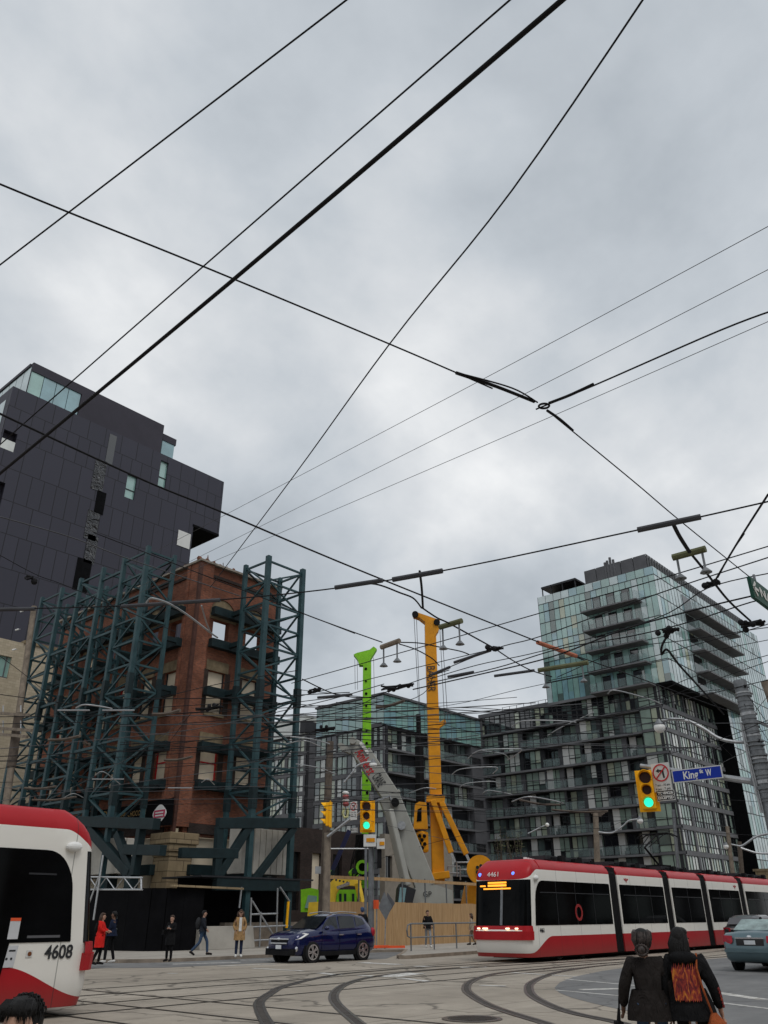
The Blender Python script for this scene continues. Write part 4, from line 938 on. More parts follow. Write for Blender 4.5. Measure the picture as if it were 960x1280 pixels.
# ---- yellow drill rig
DR = 67.0
def ptf(dist): return lambda x, y, k=0.0: PD(x, y, dist+k)
Y = ptf(DR); pb = Y(547, 1146)
yr = thing('yellow_drill_rig', 'tall yellow orange drill rig with a straight box mast and two raking struts', 'drill rig', (pb.x, pb.y, 0))
m = Y(547.5, 1100); zt = Y(536, 790).z; fx = Vector((RGT.x, RGT.y, 0)).normalized()
def mast(px_, y0, y1, w_, mt, T, dist, name='mast', dpt=1.0):
    Q = ptf(dist); a = Q(px_[0], y0); z1 = Q(px_[1], y1).z
    return MB().bar(a, (a.x, a.y, z1), w_, dpt, up=(fx.y, -fx.x, 0)).build(name, mt, T, bevel=.05)
mast((548, 536), 1105, 782, .95, M['orange'], yr, DR, 'mast', .9)
def dots(T, px0, y0, px1, y1, n, dist, r, name='mast_hole', mt=None):
    Q = ptf(dist)
    for i in range(n):
        t = i/(n-1); p = Q(px0+(px1-px0)*t, y0+(y1-y0)*t); MB().disc(p, Vector((p.x, p.y, 0)), r, .04, 10).build(name, mt or M['void'], T)
q = MB().prism([Y(531.5, 772, -.5), Y(549.5, 776, -.5), Y(549, 786, -.5), Y(543.5, 795, -.5), Y(542, 806, -.5), Y(531.5, 806, -.5)], Vector((fx.y, -fx.x, 0))*-1.0); q.build('mast_neck', M['orange'], yr)
q = MB().prism([Y(516, 766, -.45), Y(519, 764.5, -.45), Y(531, 768.5, -.45), Y(550, 775, -.45), Y(548, 780.5, -.45), Y(535, 780, -.45), Y(524, 771.5, -.45), Y(517, 769, -.45)], Vector((-fx.y, fx.x, 0))*.9); q.build('mast_head', M['orange'], yr)
for x_, y_ in ((519, 768), (546, 778)): MB().disc(Y(x_, y_, -.55), Vector((m.x, m.y, 0)), .28, .25, 14).build('sheave', M['black'], yr)
q = MB().prism([Y(540, 815, -.4), Y(546, 820, -.4), Y(546, 829, -.4), Y(541, 841, -.4)], Vector((-fx.y, fx.x, 0))*.8); q.build('mast_bulge', M['orange'], yr)
q = MB().prism([Y(541, 927, -.45), Y(550, 942, -.45), Y(550, 950, -.45), Y(547, 962, -.45), Y(541, 962, -.45)], Vector((-fx.y, fx.x, 0))*.9); q.build('mast_bulge', M['orange'], yr)
q = MB().prism([Y(545, 905, -.3), Y(556, 899, -.3), Y(558, 903, -.3), Y(546, 912, -.3)], Vector((-fx.y, fx.x, 0))*.6); q.build('cable_bracket', M['orange'], yr)
for a, b, c in (((541, 1000), (564, 1066), (569, 1078)), ((552, 1003), (583, 1068), (589, 1082))):
    s_ = MB().bar(Y(*a, -.8), Y(*b, -.8), .42).build('raking_strut', M['orange'], yr, bevel=.05); MB().bar(Y(*b, -.8), Y(*c, -.8), .2).build('piston_rod', M['chrome'], s_)
MB().prism([Y(519, 1005, -1.2), Y(524, 1002, -1.2), Y(533, 1003, -1.2), Y(535, 1036, -1.2), Y(517, 1036, -1.2), Y(518, 1018, -1.2)], Vector((-fx.y, fx.x, 0))*1.1).build('rotary_drive', M['orange'], yr)
MB().prism([Y(522, 1012, -1.25), Y(527, 1009, -1.25), Y(527, 1026, -1.25), Y(521, 1027, -1.25)], Vector((-fx.y, fx.x, 0))*.1).build('drive_opening', M['void'], yr)
a, b = Y(527.5, 1039, -.8), Y(528.5, 1066, -.8); cs = MB().bar(a, (a.x, a.y, b.z), .8, .8).build('drill_casing', M['orange'], yr, bevel=.2)
for x_, y_ in ((524.5, 1045), (530.5, 1045), (527.5, 1050), (524.8, 1055), (531, 1055), (528, 1060)): MB().disc(Y(x_, y_, -1.25), Vector((m.x, m.y, 0)), .14, .12, 10).build('casing_hole', M['void'], cs)
a = Y(525.5, 1003, -.6); MB().bar(a, (a.x, a.y, Y(525, 935).z), .5, .5).build('kelly_bar', M['black'], yr); MB().bar((a.x, a.y, Y(525, 935).z), (a.x, a.y, Y(525, 895).z), .28, .28).build('kelly_bar', M['black'], yr)
for x0, y0, x1, y1 in ((520.5, 770, 525.2, 896), (517.5, 770, 524, 896), (552, 780, 560, 905), (549.5, 780, 556, 905)): MB().tube([Y(x0, y0, -.4), Y(x1, y1, -.4)], .03, 4).build('hoist_rope', M['thin_cable'], yr)
for yy in (812, 870, 1000): MB().box(0, .01, 0, .01, 0, .01) if False else None
MB().bar(Y(533, 998, -.7), Y(556, 1000, -.7), .5, .55).build('mast_clamp', M['orange'], yr, bevel=.04); MB().bar(Y(540, 1096, -.8), Y(562, 1093, -.8), .7, .5).build('mast_foot', M['orange'], yr, bevel=.05)
text('BAUER', 1.0, M['frame'], 'mast_lettering', yr, Y(538.5, 848, -.52), Vector((0, 0, -1)), Vector((fx.x, fx.y, 0)), 2.2)
MB().disc(Y(600, 1087, -1), Vector((m.x, m.y, 0)), 1.0, .7, 24).build('winch_drum', M['orange'], yr)
for k in range(5): MB().disc(Y(600+4*math.cos(k*1.25), 1087+5*math.sin(k*1.25), -1.45), Vector((m.x, m.y, 0)), .12, .1, 8).build('winch_bolt', M['steel_dark'], yr)
a = Y(578, 1146); b = Y(612, 1106)
MB().prism([Y(578, 1146), Y(606, 1146), Y(606, 1104), Y(586, 1106)], (1.6, 1.6, 0)).build('upper_body', M['orange'], yr)
for (x0, x1, y0, y1) in ((560, 575, 1083, 1100), (571, 592, 1078, 1096)):
    q = MB()
    for x_ in (x0, x1): q.tube([Y(x_, y0), Y(x_+.6, y1)], .06, 5)
    for y_ in (y0, (y0+y1)/2): q.tube([Y(x0, y_), Y(x1, y_)], .06, 5)
    q.build('deck_rail', M['galv'], yr)
# ---- lime green drill rig
GR = 68.0; L = ptf(GR); pb = L(455, 1146)
gr = thing('green_drill_rig', 'lime green drill rig whose punched mast rises behind the grey crane boom', 'drill rig', (pb.x, pb.y, 0))
mast((457.5, 454.5), 1110, 828, .72, M['lime'], gr, GR, 'mast', .7)
for i in range(17):
    y_ = 836+i*15.5; x_ = 457.2+(y_-828)/282*3; p = L(x_, y_, -.37); MB().disc(p, Vector((p.x, p.y, 0)), .09 if i % 2 else .12, .05, 8).build('mast_hole', M['void'], gr)
MB().prism([L(442, 818, -.35), L(446, 816, -.35), L(462, 812, -.35), L(467, 808, -.35), L(471, 811, -.35), L(463, 824, -.35), L(461, 831, -.35), L(449, 831, -.35), L(447, 824, -.35)], Vector((-fx.y, fx.x, 0))*.7).build('mast_head', M['lime'], gr)
for x0, y0, x1, y1 in ((443.5, 824, 444, 862), (446.5, 826, 447, 862), (467, 822, 468, 872)): MB().tube([L(x0, y0), L(x1, y1)], .025, 4).build('hoist_rope', M['thin_cable'], gr)
a = L(453, 1096, -.8); MB().bar(a, (a.x, a.y, L(450, 1044).z), .9, .8).build('drill_head', M['black'], gr, bevel=.1)
MB().ring(L(453, 1084, -1.4), Vector((pb.x, pb.y, 0)), .5, .2, .4, 20).build('hose_reel', M['lime'], gr)
MB().bar(L(413, 1094, -.5), L(437, 1038, -.5), .35).build('back_stay', mat('navy_paint', (.02, .022, .07), .5), gr)
MB().prism([L(376, 1140, -3), L(398, 1140, -3), L(398, 1112, -3), L(389, 1110, -3), L(376, 1112, -3)], (1.5, 1.5, 0)).build('cab', M['lime'], gr)
MB().prism([L(381, 1135, -3.1), L(396, 1135, -3.1), L(396, 1120, -3.1), L(385, 1119, -3.1)], (.05, .05, 0)).build('cab_window', M['g_teal'], gr)
MB().prism([L(420, 1142, -2.5), L(446, 1142, -2.5), L(446, 1112, -2.5), L(421, 1112, -2.5)], (1.5, 1.5, 0)).build('engine_body', M['lime'], gr)
for x_ in (424, 430, 440): MB().prism([L(x_, 1130, -2.56), L(x_+3, 1130, -2.56), L(x_+3, 1117, -2.56), L(x_, 1117, -2.56)], (.03, .03, 0)).build('vent', M['steel_dark'], gr)
for x_, y_, r_ in ((413, 1094, .5), (440, 1092, .55), (447, 1098, .4), (408, 1090, .35)): 
    a = L(x_-3, y_+2, -2); q = MB().bar(a, L(x_+4, y_-4, -2), r_*1.1, r_*.8); mo = q.build('hydraulic_motor', M['lime'], gr, bevel=.08); MB().disc(L(x_+3, y_-3, -2.3), Vector((a.x, a.y, 0)), r_*.38, .2, 12).build('motor_cap', M['steel_dark'], mo); MB().tube([L(x_, y_, -2.4), L(x_+2, y_+6, -2.5), L(x_+6, y_+8, -2.4)], .05, 5).build('hose', M['black'], mo)
MB().tube([L(441, 1080, -1.4), L(446, 1060, -1.4), L(450, 1048, -1.4)], .06, 6).build('hose', M['black'], gr); MB().tube([L(436, 1100, -1.4), L(440, 1075, -1.4), L(447, 1045, -1.4)], .05, 6).build('hose', M['black'], gr)
# ---- pale grey telescopic crane
CRN = 61.5; K = ptf(CRN); pb = K(525, 1146)
cr = thing('telescopic_crane', 'pale grey mobile crane with a leaning telescopic boom in front of the green mast', 'crane', (pb.x, pb.y, 0))
def boomsec(pts, name, thick=1.0):
    return MB().prism([K(*p) for p in pts], Vector((-fx.y, fx.x, 0))*thick).build(name, M['crane_grey'], cr, bevel=.06)
boomsec([(474, 1000), (498, 988), (545, 1104), (521, 1114)], 'boom_base', 1.5)
s2 = boomsec([(443, 946), (462, 934), (500, 992), (480, 1001)], 'boom_extension', 1.2)
boomsec([(476, 1004), (474, 999.5), (499, 986), (501, 990.5)], 'boom_collar', 1.65)
hd = boomsec([(436, 932), (441, 921), (455, 929), (461, 940), (445, 951)], 'boom_head', 1.1)
MB().disc(K(441, 926, -.2), Vector((pb.x, pb.y, 0)), .26, .4, 16).build('sheave', M['crane_grey'], hd); MB().disc(K(429, 935, -.2), Vector((pb.x, pb.y, 0)), .22, .4, 14).build('sheave', M['crane_grey'], hd)
MB().prism([K(422, 930, -.1), K(426, 928, -.1), K(440, 936, -.1), K(438, 942, -.1), K(427, 938, -.1)], Vector((-fx.y, fx.x, 0))*.5).build('jib_lug', M['crane_grey'], hd)
for i in range(5): MB().bar(K(450+i*1.9, 931+i*2.4, -.1), K(453+i*1.9, 929.5+i*2.4, -.1), .08, .3).build('roller', M['white'], hd)
dv = (K(475, 978, -.1)-K(451, 938, -.1)).normalized(); nv = Vector((fx.x, fx.y, 0)); nv = (nv-dv*nv.dot(dv)).normalized()
text('Amherst', 1.05, M['red_text'], 'boom_lettering', s2, K(456.5, 952, -.06), dv, nv, 2.0, bold=.012)
text('CRANE', 1.0, M['frame'], 'boom_lettering', s2, K(473, 975, -.06), dv, nv, .9, bold=.01)
MB().bar(K(486, 1012, -.4), K(508, 1108, -.4), .55).build('lift_cylinder', M['crane_grey'], cr, bevel=.1)
MB().bar(K(468, 1002, -.3), K(487, 995, -.3), .12).build('step_bracket', M['galv'], cr); MB().bar(K(487, 995, -.3), K(490, 1008, -.3), .12).build('step_bracket', M['galv'], cr)
for i, (x_, y_) in enumerate(((494, 1003), (502, 1032))): MB().disc(K(x_, y_, -.3), Vector((pb.x, pb.y, 0)), .3, .3, 12).build('hose_drum', M['black'] if i == 0 else M['galv'], cr)
MB().prism([K(500, 1146), K(566, 1146), K(566, 1113), K(545, 1106), K(520, 1108)], (1.8, 1.8, 0)).build('carrier_body', M['crane_grey'], cr)
text('GP', .5, M['frame'], 'body_lettering', cr, K(534, 1118, -.08), (fx.x, fx.y, 0), (0, 0, 1))
cb_ = MB().prism([K(495, 1144, -1.2), K(512, 1144, -1.2), K(520, 1112, -1.2), K(501, 1104, -1.2), K(498, 1110, -1.2)], (1.4, 1.4, 0)).build('operator_cab', M['panel_dark'], cr)
MB().prism([K(497, 1136, -1.25), K(504, 1136, -1.25), K(508, 1110, -1.25), K(500, 1109, -1.25)], (.04, .04, 0)).build('cab_window', M['g_blue'], cb_)
# hook block hanging from the boom
hk = thing('hook_block', 'pink and white striped crane hook block hanging left of the signal', 'hook block', K(432, 1000))
MB().tube([K(431, 938), K(431.5, 990)], .02, 4).tube([K(434, 938), K(433.5, 990)], .02, 4).build('rope', M['thin_cable'], hk)
pk2 = mat('faded_red_stripe', (.42, .10, .10), .6)
for i in range(4): MB().ball(K(432+i*.1, 991.5+i*4.6), (.26, .26, .16), nu=12, nv=6).build('block_band', pk2 if i % 2 else M['white'], hk)
MB().tube([K(432, 1007), K(433.5, 1011)], .1, 6).build('shank', M['galv'], hk)
MB().tube([K(430.5, 1010), K(428.5, 1017), K(430.5, 1022), K(434, 1021), K(435, 1015), K(433.8, 1010)], .09, 6).build('hook', mat('hook_yellow', (.6, .6, .3), .5), hk)
# ---- yellow excavator behind the wooden pole
EX = 57.0; E_ = ptf(EX); pb = E_(420, 1146)
ex = thing('yellow_excavator', 'yellow excavator with a bent dirty boom reaching over the fence beside the pole', 'excavator', (pb.x, pb.y, 0))
MB().prism([E_(408, 1142), E_(417, 1142), E_(420, 1118), E_(425, 1109), E_(436, 1107), E_(437, 1099), E_(430, 1096), E_(420, 1096), E_(412, 1104), E_(408, 1118)], Vector((-fx.y, fx.x, 0))*.6).build('boom', M['yellow'], ex, bevel=.04)
MB().prism([E_(436, 1107), E_(450, 1108), E_(452, 1101), E_(437, 1098)], Vector((-fx.y, fx.x, 0))*.5).build('stick', M['yellow'], ex, bevel=.03)
MB().bar(E_(447, 1104), E_(452, 1128), .3).build('bucket_link', M['yellow'], ex); MB().prism([E_(447, 1128), E_(454, 1126), E_(453, 1142), E_(446, 1142)], (.6, .6, 0)).build('bucket', M['yellow'], ex)
MB().bar(E_(421, 1110, -.3), E_(437, 1104, -.3), .18).build('ram', M['chrome'], ex)
MB().prism([E_(384, 1146), E_(412, 1146), E_(412, 1126), E_(386, 1128)], (1.5, 1.5, 0)).build('body', M['yellow'], ex)
for i in range(6):
    p = E_(411+i*4.6, 1098+((i*37) % 9), -.33); MB().disc(p, Vector((p.x, p.y, 0)), .07, .05, 8).build('pin', M['frame'], ex)
# thin steel handrail line behind
sl = thing('site_handrail', 'thin grey handrail tubes crossing in front of the dark warehouse', 'handrail', E_(420, 1062))
MB().tube([E_(412, 1061), E_(462, 1061)], .05, 6).build('rail', M['galv'], sl)
# ================================================================ street cars
def rr(pts, k=5):       # smooth closed outline through corners with radius: pts = (x, z, r)
    o = []; n = len(pts)
    for i in range(n):
        p = Vector((pts[i][0], pts[i][1])); a = Vector(pts[i-1][:2])-p; b = Vector(pts[(i+1) % n][:2])-p; r = min(pts[i][2], a.length*.49, b.length*.49)
        p0 = p+a.normalized()*r; p1 = p+b.normalized()*r
        if r < 1e-4: o.append(p); continue
        for j in range(k+1):
            t = j/k; o.append(p0*(1-t)**2+p*2*t*(1-t)+p1*t*t)
    return o
TRH = 1.27
def sstep(t, x, lo, hi):
    n = nd(t, 'ShaderNodeMapRange', interpolation_type='SMOOTHSTEP'); t.links.new(x, n.inputs[0]); n.inputs[1].default_value = lo; n.inputs[2].default_value = hi; return n.outputs[0]
def trampaint():
    m, t, b = base('tram_red_and_white_paint'); p = vpos(t); s = nd(t, 'ShaderNodeSeparateXYZ'); t.links.new(p, s.inputs[0]); x, z = s.outputs[0], s.outputs[2]
    lowl = mth(t, 'ADD', .30, mth(t, 'MULTIPLY', sstep(t, x, .2, 1.8), .53))
    topl = mth(t, 'ADD', 2.72, mth(t, 'MULTIPLY', sstep(t, x, .22, 1.05), .36))
    red = mth(t, 'MAXIMUM', mth(t, 'LESS_THAN', z, lowl), mth(t, 'GREATER_THAN', z, topl))
    nz = noise(t, wpos(t), 1.5, 5); rc = mixc(t, nz, (.34, .008, .014), (.44, .013, .019)); wc = mixc(t, nz, (.74, .72, .66), (.82, .80, .75))
    # road film low down, thin panel joints
    dirt = mth(t, 'MULTIPLY', sstep(t, mth(t, 'MULTIPLY', z, -1), -.75, -.15), .35)
    j = mth(t, 'LESS_THAN', mth(t, 'ABSOLUTE', mth(t, 'SUBTRACT', mth(t, 'FRACT', mth(t, 'MULTIPLY', x, .62)), .5)), .006)
    c = mixc(t, red, wc, rc); c = mixc(t, dirt, c, (.10, .075, .06)); c = mixc(t, mth(t, 'MULTIPLY', j, .55), c, (.03, .03, .03))
    t.links.new(c, b.inputs['Base Color']); b.inputs['Roughness'].default_value = .42; b.inputs['Specular IOR Level'].default_value = .22; b.inputs['Coat Weight'].default_value = .06; b.inputs['Coat Roughness'].default_value = .2
    return m
M['tram'] = trampaint()
M['tram_red'] = mat('tram_red_paint', (.40, .012, .018), .42, var=.12, scale=1.5, coat=.05)
M['tram_glass'] = mat('tram_dark_glass', (.0035, .004, .0045), .06, var=.6, scale=.8, spec=.06)
M['amber'] = mat('amber_led', (.4, .15, .01), .4, emit=(1, .36, .03), est=1.6)
M['headlamp'] = mat('lit_headlamp', (.8, .75, .6), .3, emit=(1, .8, .5), est=2.2)
M['blue_lamp'] = mat('blue_marker_lamp', (.05, .1, .6), .3, emit=(.1, .25, 1), est=1.6)
ZS = [.17, .30, .45, .62, .80, 1.02, 1.17, 1.5, 2.0, 2.45, 2.72, 2.9, 3.05]
NL = .58
NB = 1.25
def nose_lines():
    n = 16; o = []
    for i in range(n+1):
        th = math.pi*i/n-math.pi/2; y = TRH*math.copysign(abs(math.sin(th))**.62, math.sin(th)); x = NL*(1-abs(math.cos(th))**.62); o.append((x, y))
    o = [(NB, -TRH), (.9, -TRH)]+o+[(.9, TRH), (NB, TRH)]; return o                      # from (1.55, -1.27) round the nose to (1.55, 1.27)
def tram(name, label, loc, rz, number, lit, modules, lead_doors):
    T = thing(name, label, 'tram', loc, rz)
    out = nose_lines()
    bd = MB(); gl = MB()
    lean = lambda z: max(0, z-1.1)*.16 if z < 2.8 else .27+(z-2.8)*.9
    def P(i, z):
        x, y = out[i]; f = max(0, 1-x/NB); zz = z
        if z > 2.72:
            t = max(0, (z-3.05)/.4); sc = 1-.22*t*t; q = (z-2.72)/.73; return Vector((x+(lean(2.72)+.62*q*q)*f, y*sc, z))
        return Vector((x+lean(zz)*f-(.10*f if .80 < z < 1.05 else 0)+(.14*f*(1-z/.45) if z < .45 else 0), y, z))
    levels = ZS+[3.18, 3.3, 3.4, 3.45]
    N_ = len(out)
    for k in range(len(levels)-1):
        for i in range(N_-1):
            z0, z1 = levels[k], levels[k+1]
            tgt = gl if (1.17 <= z0 < 2.72 and 3 <= i < N_-4) else bd
            tgt.quad(P(i, z0), P(i+1, z0), P(i+1, z1), P(i, z1))
    bd.add([P(i, 3.45) for i in range(N_)]+[Vector((1.6, 0, 3.47))], [(i, i+1, N_) for i in range(N_-1)]+[(N_-1, 0, N_)])
    def sect(x): return [Vector((x, y, z)) for y, z in ((-TRH, .17), (-TRH, .8), (-TRH, 1.17), (-TRH, 2.72), (-TRH, 3.05), (-TRH*.99, 3.18), (-TRH*.93, 3.3), (-TRH*.86, 3.4), (-TRH*.78, 3.45), (0, 3.47),
                                                   (TRH*.78, 3.45), (TRH*.86, 3.4), (TRH*.93, 3.3), (TRH*.99, 3.18), (TRH, 3.05), (TRH, 2.72), (TRH, 1.17), (TRH, .8), (TRH, .17))]
    def shell(mb, x0, x1):
        a, b = sect(x0), sect(x1); n = len(a); mb.add(a+b, [(i, i+1, n+i+1, n+i) for i in range(n-1)]+[(n-1, 0, n, 2*n-1)]+[tuple(range(n)), tuple(range(n, 2*n))])
    for i, (x0, x1) in enumerate(modules):
        mb = bd if i == 0 else MB(); shell(mb, NB if i == 0 else x0, x1)
        body = mb.build('cab_body' if i == 0 else 'body_module', M['tram'], T, smooth=35, world=False, merge=True)
        for s in (-1, 1):
            a, b = (.80 if i == 0 else x0+.12), x1-.1
            if i == 0: poly = rr([(a-.17, 1.19, .02), (b, 1.19, .02), (b, 2.70, .05), (a+.30, 2.70, .5), (a-.02, 2.3, .35)])
            else: poly = rr([(a, 1.19, .03), (b, 1.19, .03), (b, 2.70, .06), (a, 2.70, .06)])
            y = s*(TRH-.004)
            MB().prism([(p.x, y, p.y) for p in poly], (0, s*.016, 0)).build('window_band', M['tram_glass'], T, world=False)
            q = MB(); k = max(2, int((b-a)/1.25))
            for j in range(1, k): xx = a+(b-a)*j/k; q.box(xx-.012, xx+.012, s*(TRH+.013), s*(TRH+.018), 1.2, 2.69)
            q.box(a+.3, b-.1, s*(TRH+.013), s*(TRH+.018), 2.28, 2.31); q.build('window_divider', M['panel_dark'], T, world=False)
            # dim seats and rails inside, seen as shapes behind the glass
        if i < len(modules)-1:
            xa, xb = x1, modules[i+1][0]; q = MB(); n = 6
            for j in range(n):
                c0, c1 = xa+(xb-xa)*j/n, xa+(xb-xa)*(j+.75)/n; a_, b_ = sect(c0), sect(c1); f = .97
                for L_ in (a_, b_):
                    for v in L_: v.y *= f; v.z = .25+(v.z-.25)*.985
                m_ = len(a_); q.add(a_+b_, [(t, t+1, m_+t+1, m_+t) for t in range(m_-1)]+[tuple(range(m_)), tuple(range(m_, 2*m_))])
            q.box(xa-.02, xb+.02, -1.18, 1.18, .3, 3.36); q.build('bellows', M['black'], T, world=False)
    gl.build('windscreen', M['tram_glass'], T, smooth=True, world=False, merge=True)
    # bumper bar wrapped round the nose
    q = MB()
    for i in range(N_-1):
        def B(i, z, d):
            x, y = out[i]; nx = out[min(i+1, N_-1)][0]-out[max(i-1, 0)][0]; ny = out[min(i+1, N_-1)][1]-out[max(i-1, 0)][1]; l = math.hypot(nx, ny); return Vector((x-ny/l*d, y+nx/l*d, z))
        if 2 < i < N_-4:
            q.quad(B(i, .72, .09), B(i+1, .72, .09), B(i+1, 1.0, .11), B(i, 1.0, .11)); q.quad(B(i, 1.0, .11), B(i+1, 1.0, .11), B(i+1, 1.0, -.02), B(i, 1.0, -.02)); q.quad(B(i, .72, .09), B(i+1, .72, .09), B(i+1, .72, -.02), B(i, .72, -.02))
            q.quad(B(i, 1.0, .08), B(i+1, 1.0, .08), B(i+1, 1.18, .06), B(i, 1.18, .06)); q.quad(B(i, 1.18, .06), B(i+1, 1.18, .06), B(i+1, 1.18, -.03), B(i, 1.18, -.03))
    for i in (3, N_-4):
        q.quad(B(i, .72, -.02), B(i, .72, .09), B(i, 1.0, .11), B(i, 1.0, -.02))
    q.build('bumper', M['tram_red'], T, world=False)
    xm = .0
    if lit:
        ds = MB(); g = lambda y, z: Vector((min(x for x, yy in out if abs(yy-y) < .32)+lean(z)-.03, y, z))
        for y, z0, z1, w_ in ((0.05, 2.60, 2.66, .42), (0.05, 2.50, 2.57, .42), (0.05, 2.40, 2.45, .62), (.72, 2.5, 2.55, .12)):
            ds.box(g(y, z0).x-.02, g(y, z0).x+.01, y-w_, y+w_, z0, z1)
        ds.build('destination_display', M['amber'], T, world=False)
        MB().bar((lean(1.2)-.03, -.17, 1.2), (lean(2.66)-.03, -.17, 2.66), .10, .04).build('screen_divider', M['grey_metal'], T, world=False)
        for y0, y1 in ((-.90, -.80), (-.55, -.42), (.42, .62), (.80, .90)):
            i = min(range(N_), key=lambda i: abs(out[i][1]-(y0+y1)/2)); x = out[i][0]
            MB().box(x-.13, x+.06, y0, y1, 1.07, 1.115).build('headlamp', M['headlamp'], T, world=False)
        for y in (-.62, .95):
            i = min(range(N_), key=lambda i: abs(out[i][1]-y)); MB().ball((out[i][0]+lean(2.9)*max(0, 1-out[i][0]/NB)-.02, y, 2.93), .07).build('marker_lamp', M['blue_lamp'], T, world=False)
        text(number, .24, M['white'], 'fleet_number', T, (lean(2.9)-.09, .25, 2.92), (0, -1, 0), (.25, 0, 1), .52, local=True)
        wi = MB().bar((.12, -.2, 1.25), (.30, -.75, 1.95), .03).build('wiper', M['black'], T, world=False)
    s = -1 if lit else 1
    text(number, .30 if not lit else .2, M['frame'], 'fleet_number', T, (1.05 if lit else .82, s*(TRH+.012), 1.02), (1, 0, 0) if s < 0 else (-1, 0, 0), (0, 0, 1), .32 if lit else .52, local=True, bold=.006)
    # rounded white camera pod at the screen corner
    MB().ball((.86, s*(TRH+.04), 2.78), (.16, .09, .09)).build('mirror_camera', M['white'], T, world=False)
    # roof equipment
    for i, (x0, x1) in enumerate(modules):
        q = MB(); q.box(x0+(2.6 if i == 0 else .5), x1-.4, -.75, .75, 3.46, 3.66); q.build('roof_equipment', M['panel_dark'], T, world=False)
        r_ = MB(); xx = x0+(2.4 if i == 0 else .3)
        for k in range(int((x1-xx)/.55)): r_.box(xx+k*.55, xx+k*.55+.3, -1.0+.15*(k % 2), -.8, 3.42, 3.52+.08*((k*7) % 3))
        r_.box(xx, x1-.2, -1.0, -.8, 3.41, 3.46); r_.build('roof_cable_box', M['black'], T, world=False)
    for i in range(4): MB().disc((1.0+.38*i, -.8+.12*i, 3.47), (0, 0, 1), .07, .1, 8).build('roof_aerial', M['white'], T, world=False)
    # wheels and dark underframe
    q = MB(); q.box(1.2, modules[-1][1]-.2, -1.1, 1.1, .10, .3); q.build('underframe', M['black'], T, world=False)
    for x0, x1 in modules[::2]:
        for dx in (-.9, .9):
            for y in (-.75, .75): MB().disc(((max(x0, .8)+x1)/2+dx, y, .31), (0, 1, 0), .305, .12, 20).build('wheel', M['grey_metal'], T, world=False)
    return T, s
mods = [(0, 6.9), (7.65, 12.4), (13.15, 17.0), (17.8, 22.4), (23.2, 29.4)]
rt, s = tram('modern_tram', 'long red and white articulated tram with lit amber display coming up the street', (28.2, 19.17, 0), 0, '4461', True, mods, 0)
# pantograph
pn = MB(); px0 = 14.8
pn.bar((px0-.5, -.55, 3.72), (px0-.5, .55, 3.72), .1).bar((px0+.5, -.55, 3.72), (px0+.5, .55, 3.72), .1).bar((px0-.5, -.45, 3.72), (px0+.6, -.45, 3.72), .1).bar((px0-.5, .45, 3.72), (px0+.6, .45, 3.72), .1)
pn.tube([(px0+.4, 0, 3.75), (px0-1.1, 0, 4.55)], .055, 6).tube([(px0-1.1, 0, 4.55), (px0+.6, 0, 5.25)], .045, 6).tube([(px0-1.1, .22, 4.55), (px0+.6, .4, 5.25)], .025, 5).tube([(px0-1.1, -.22, 4.55), (px0+.6, -.4, 5.25)], .025, 5)
for dx in (-.25, .25): pn.tube([(px0+.6+dx, -1.0, 5.1), (px0+.6+dx, -.7, 5.27), (px0+.6+dx, .7, 5.27), (px0+.6+dx, 1.0, 5.1)], .035, 6)
pn.bar((px0+.35, 0, 5.25), (px0+.85, 0, 5.25), .05); pn.build('pantograph', M['black'], rt, world=False)
dm = mat('red_round_notice', (.28, .02, .02), .5)
MB().ring((3.95, -(TRH+.016), 1.62), (0, 1, 0), .30, .1, .008, 20).build('round_notice', dm, rt, world=False)
def crest(T, x, s):     # winged shield mark on the white band
    y = s*(TRH+.008); c = MB(); z = 2.88; k = -s*-1
    c.prism([(x+u*.13, y, z+v*.1) for u, v in ((-.45, .8), (.45, .8), (.5, .2), (.3, -.5), (0, -1), (-.3, -.5), (-.5, .2))], (0, s*.006, 0))
    for d in (-1, 1): c.prism([(x+d*u*.13, y, z+v*.1) for u, v in ((.5, .55), (1.7, .75), (1.5, .3), (1.1, -.05), (.55, -.1))], (0, s*.006, 0))
    c.build('operator_crest', M['tram_red'], T, world=False); text('TTC', .055, M['white'], 'crest_letters', T, (x, s*(TRH+.017), z+.03), (1, 0, 0) if s < 0 else (-1, 0, 0), (0, 0, 1), local=True)
crest(rt, 8.5, -1); crest(rt, 21.8, -1)
lt, s = tram('modern_tram', 'near red and white tram numbered 4608, only its nose in view at the left edge', (8.94, 16.0, 0), math.pi, '4608', False, mods, 0)
lt.scale = (1, 1, .965); rt.scale = (1, 1, 1.02)
# door leaf with notices on the visible side
q = MB().prism([(1.85, TRH+.014, .25), (3.6, TRH+.014, .25), (3.6, TRH+.014, 2.68), (1.58, TRH+.014, 2.68)], (0, .014, 0)); dr = q.build('door', M['tram_glass'], lt, world=False)
MB().box(2.38, 2.44, TRH+.028, TRH+.036, .3, 2.66).build('door_edge', M['black'], lt, world=False)
paper = mat('pale_notice', (.55, .56, .58), .6, var=.05)
n1 = MB().box(1.62, 1.80, TRH+.030, TRH+.034, 1.25, 1.58).build('notice', paper, lt, world=False); MB().box(1.62, 1.80, TRH+.034, TRH+.037, 1.53, 1.58).build('notice_header', orange, n1, world=False)
n2 = MB().prism([(1.60, TRH+.006, .82), (1.83, TRH+.006, .82), (1.74, TRH+.006, 1.15), (1.57, TRH+.006, 1.15)], (0, .008, 0)).build('notice', paper, lt, world=False)
for x_ in (1.66, 1.74): MB().disc((x_, TRH+.016, .95), (0, 1, 0), .02, .004, 10).build('notice_symbol', M['panel_dark'], n2, world=False)
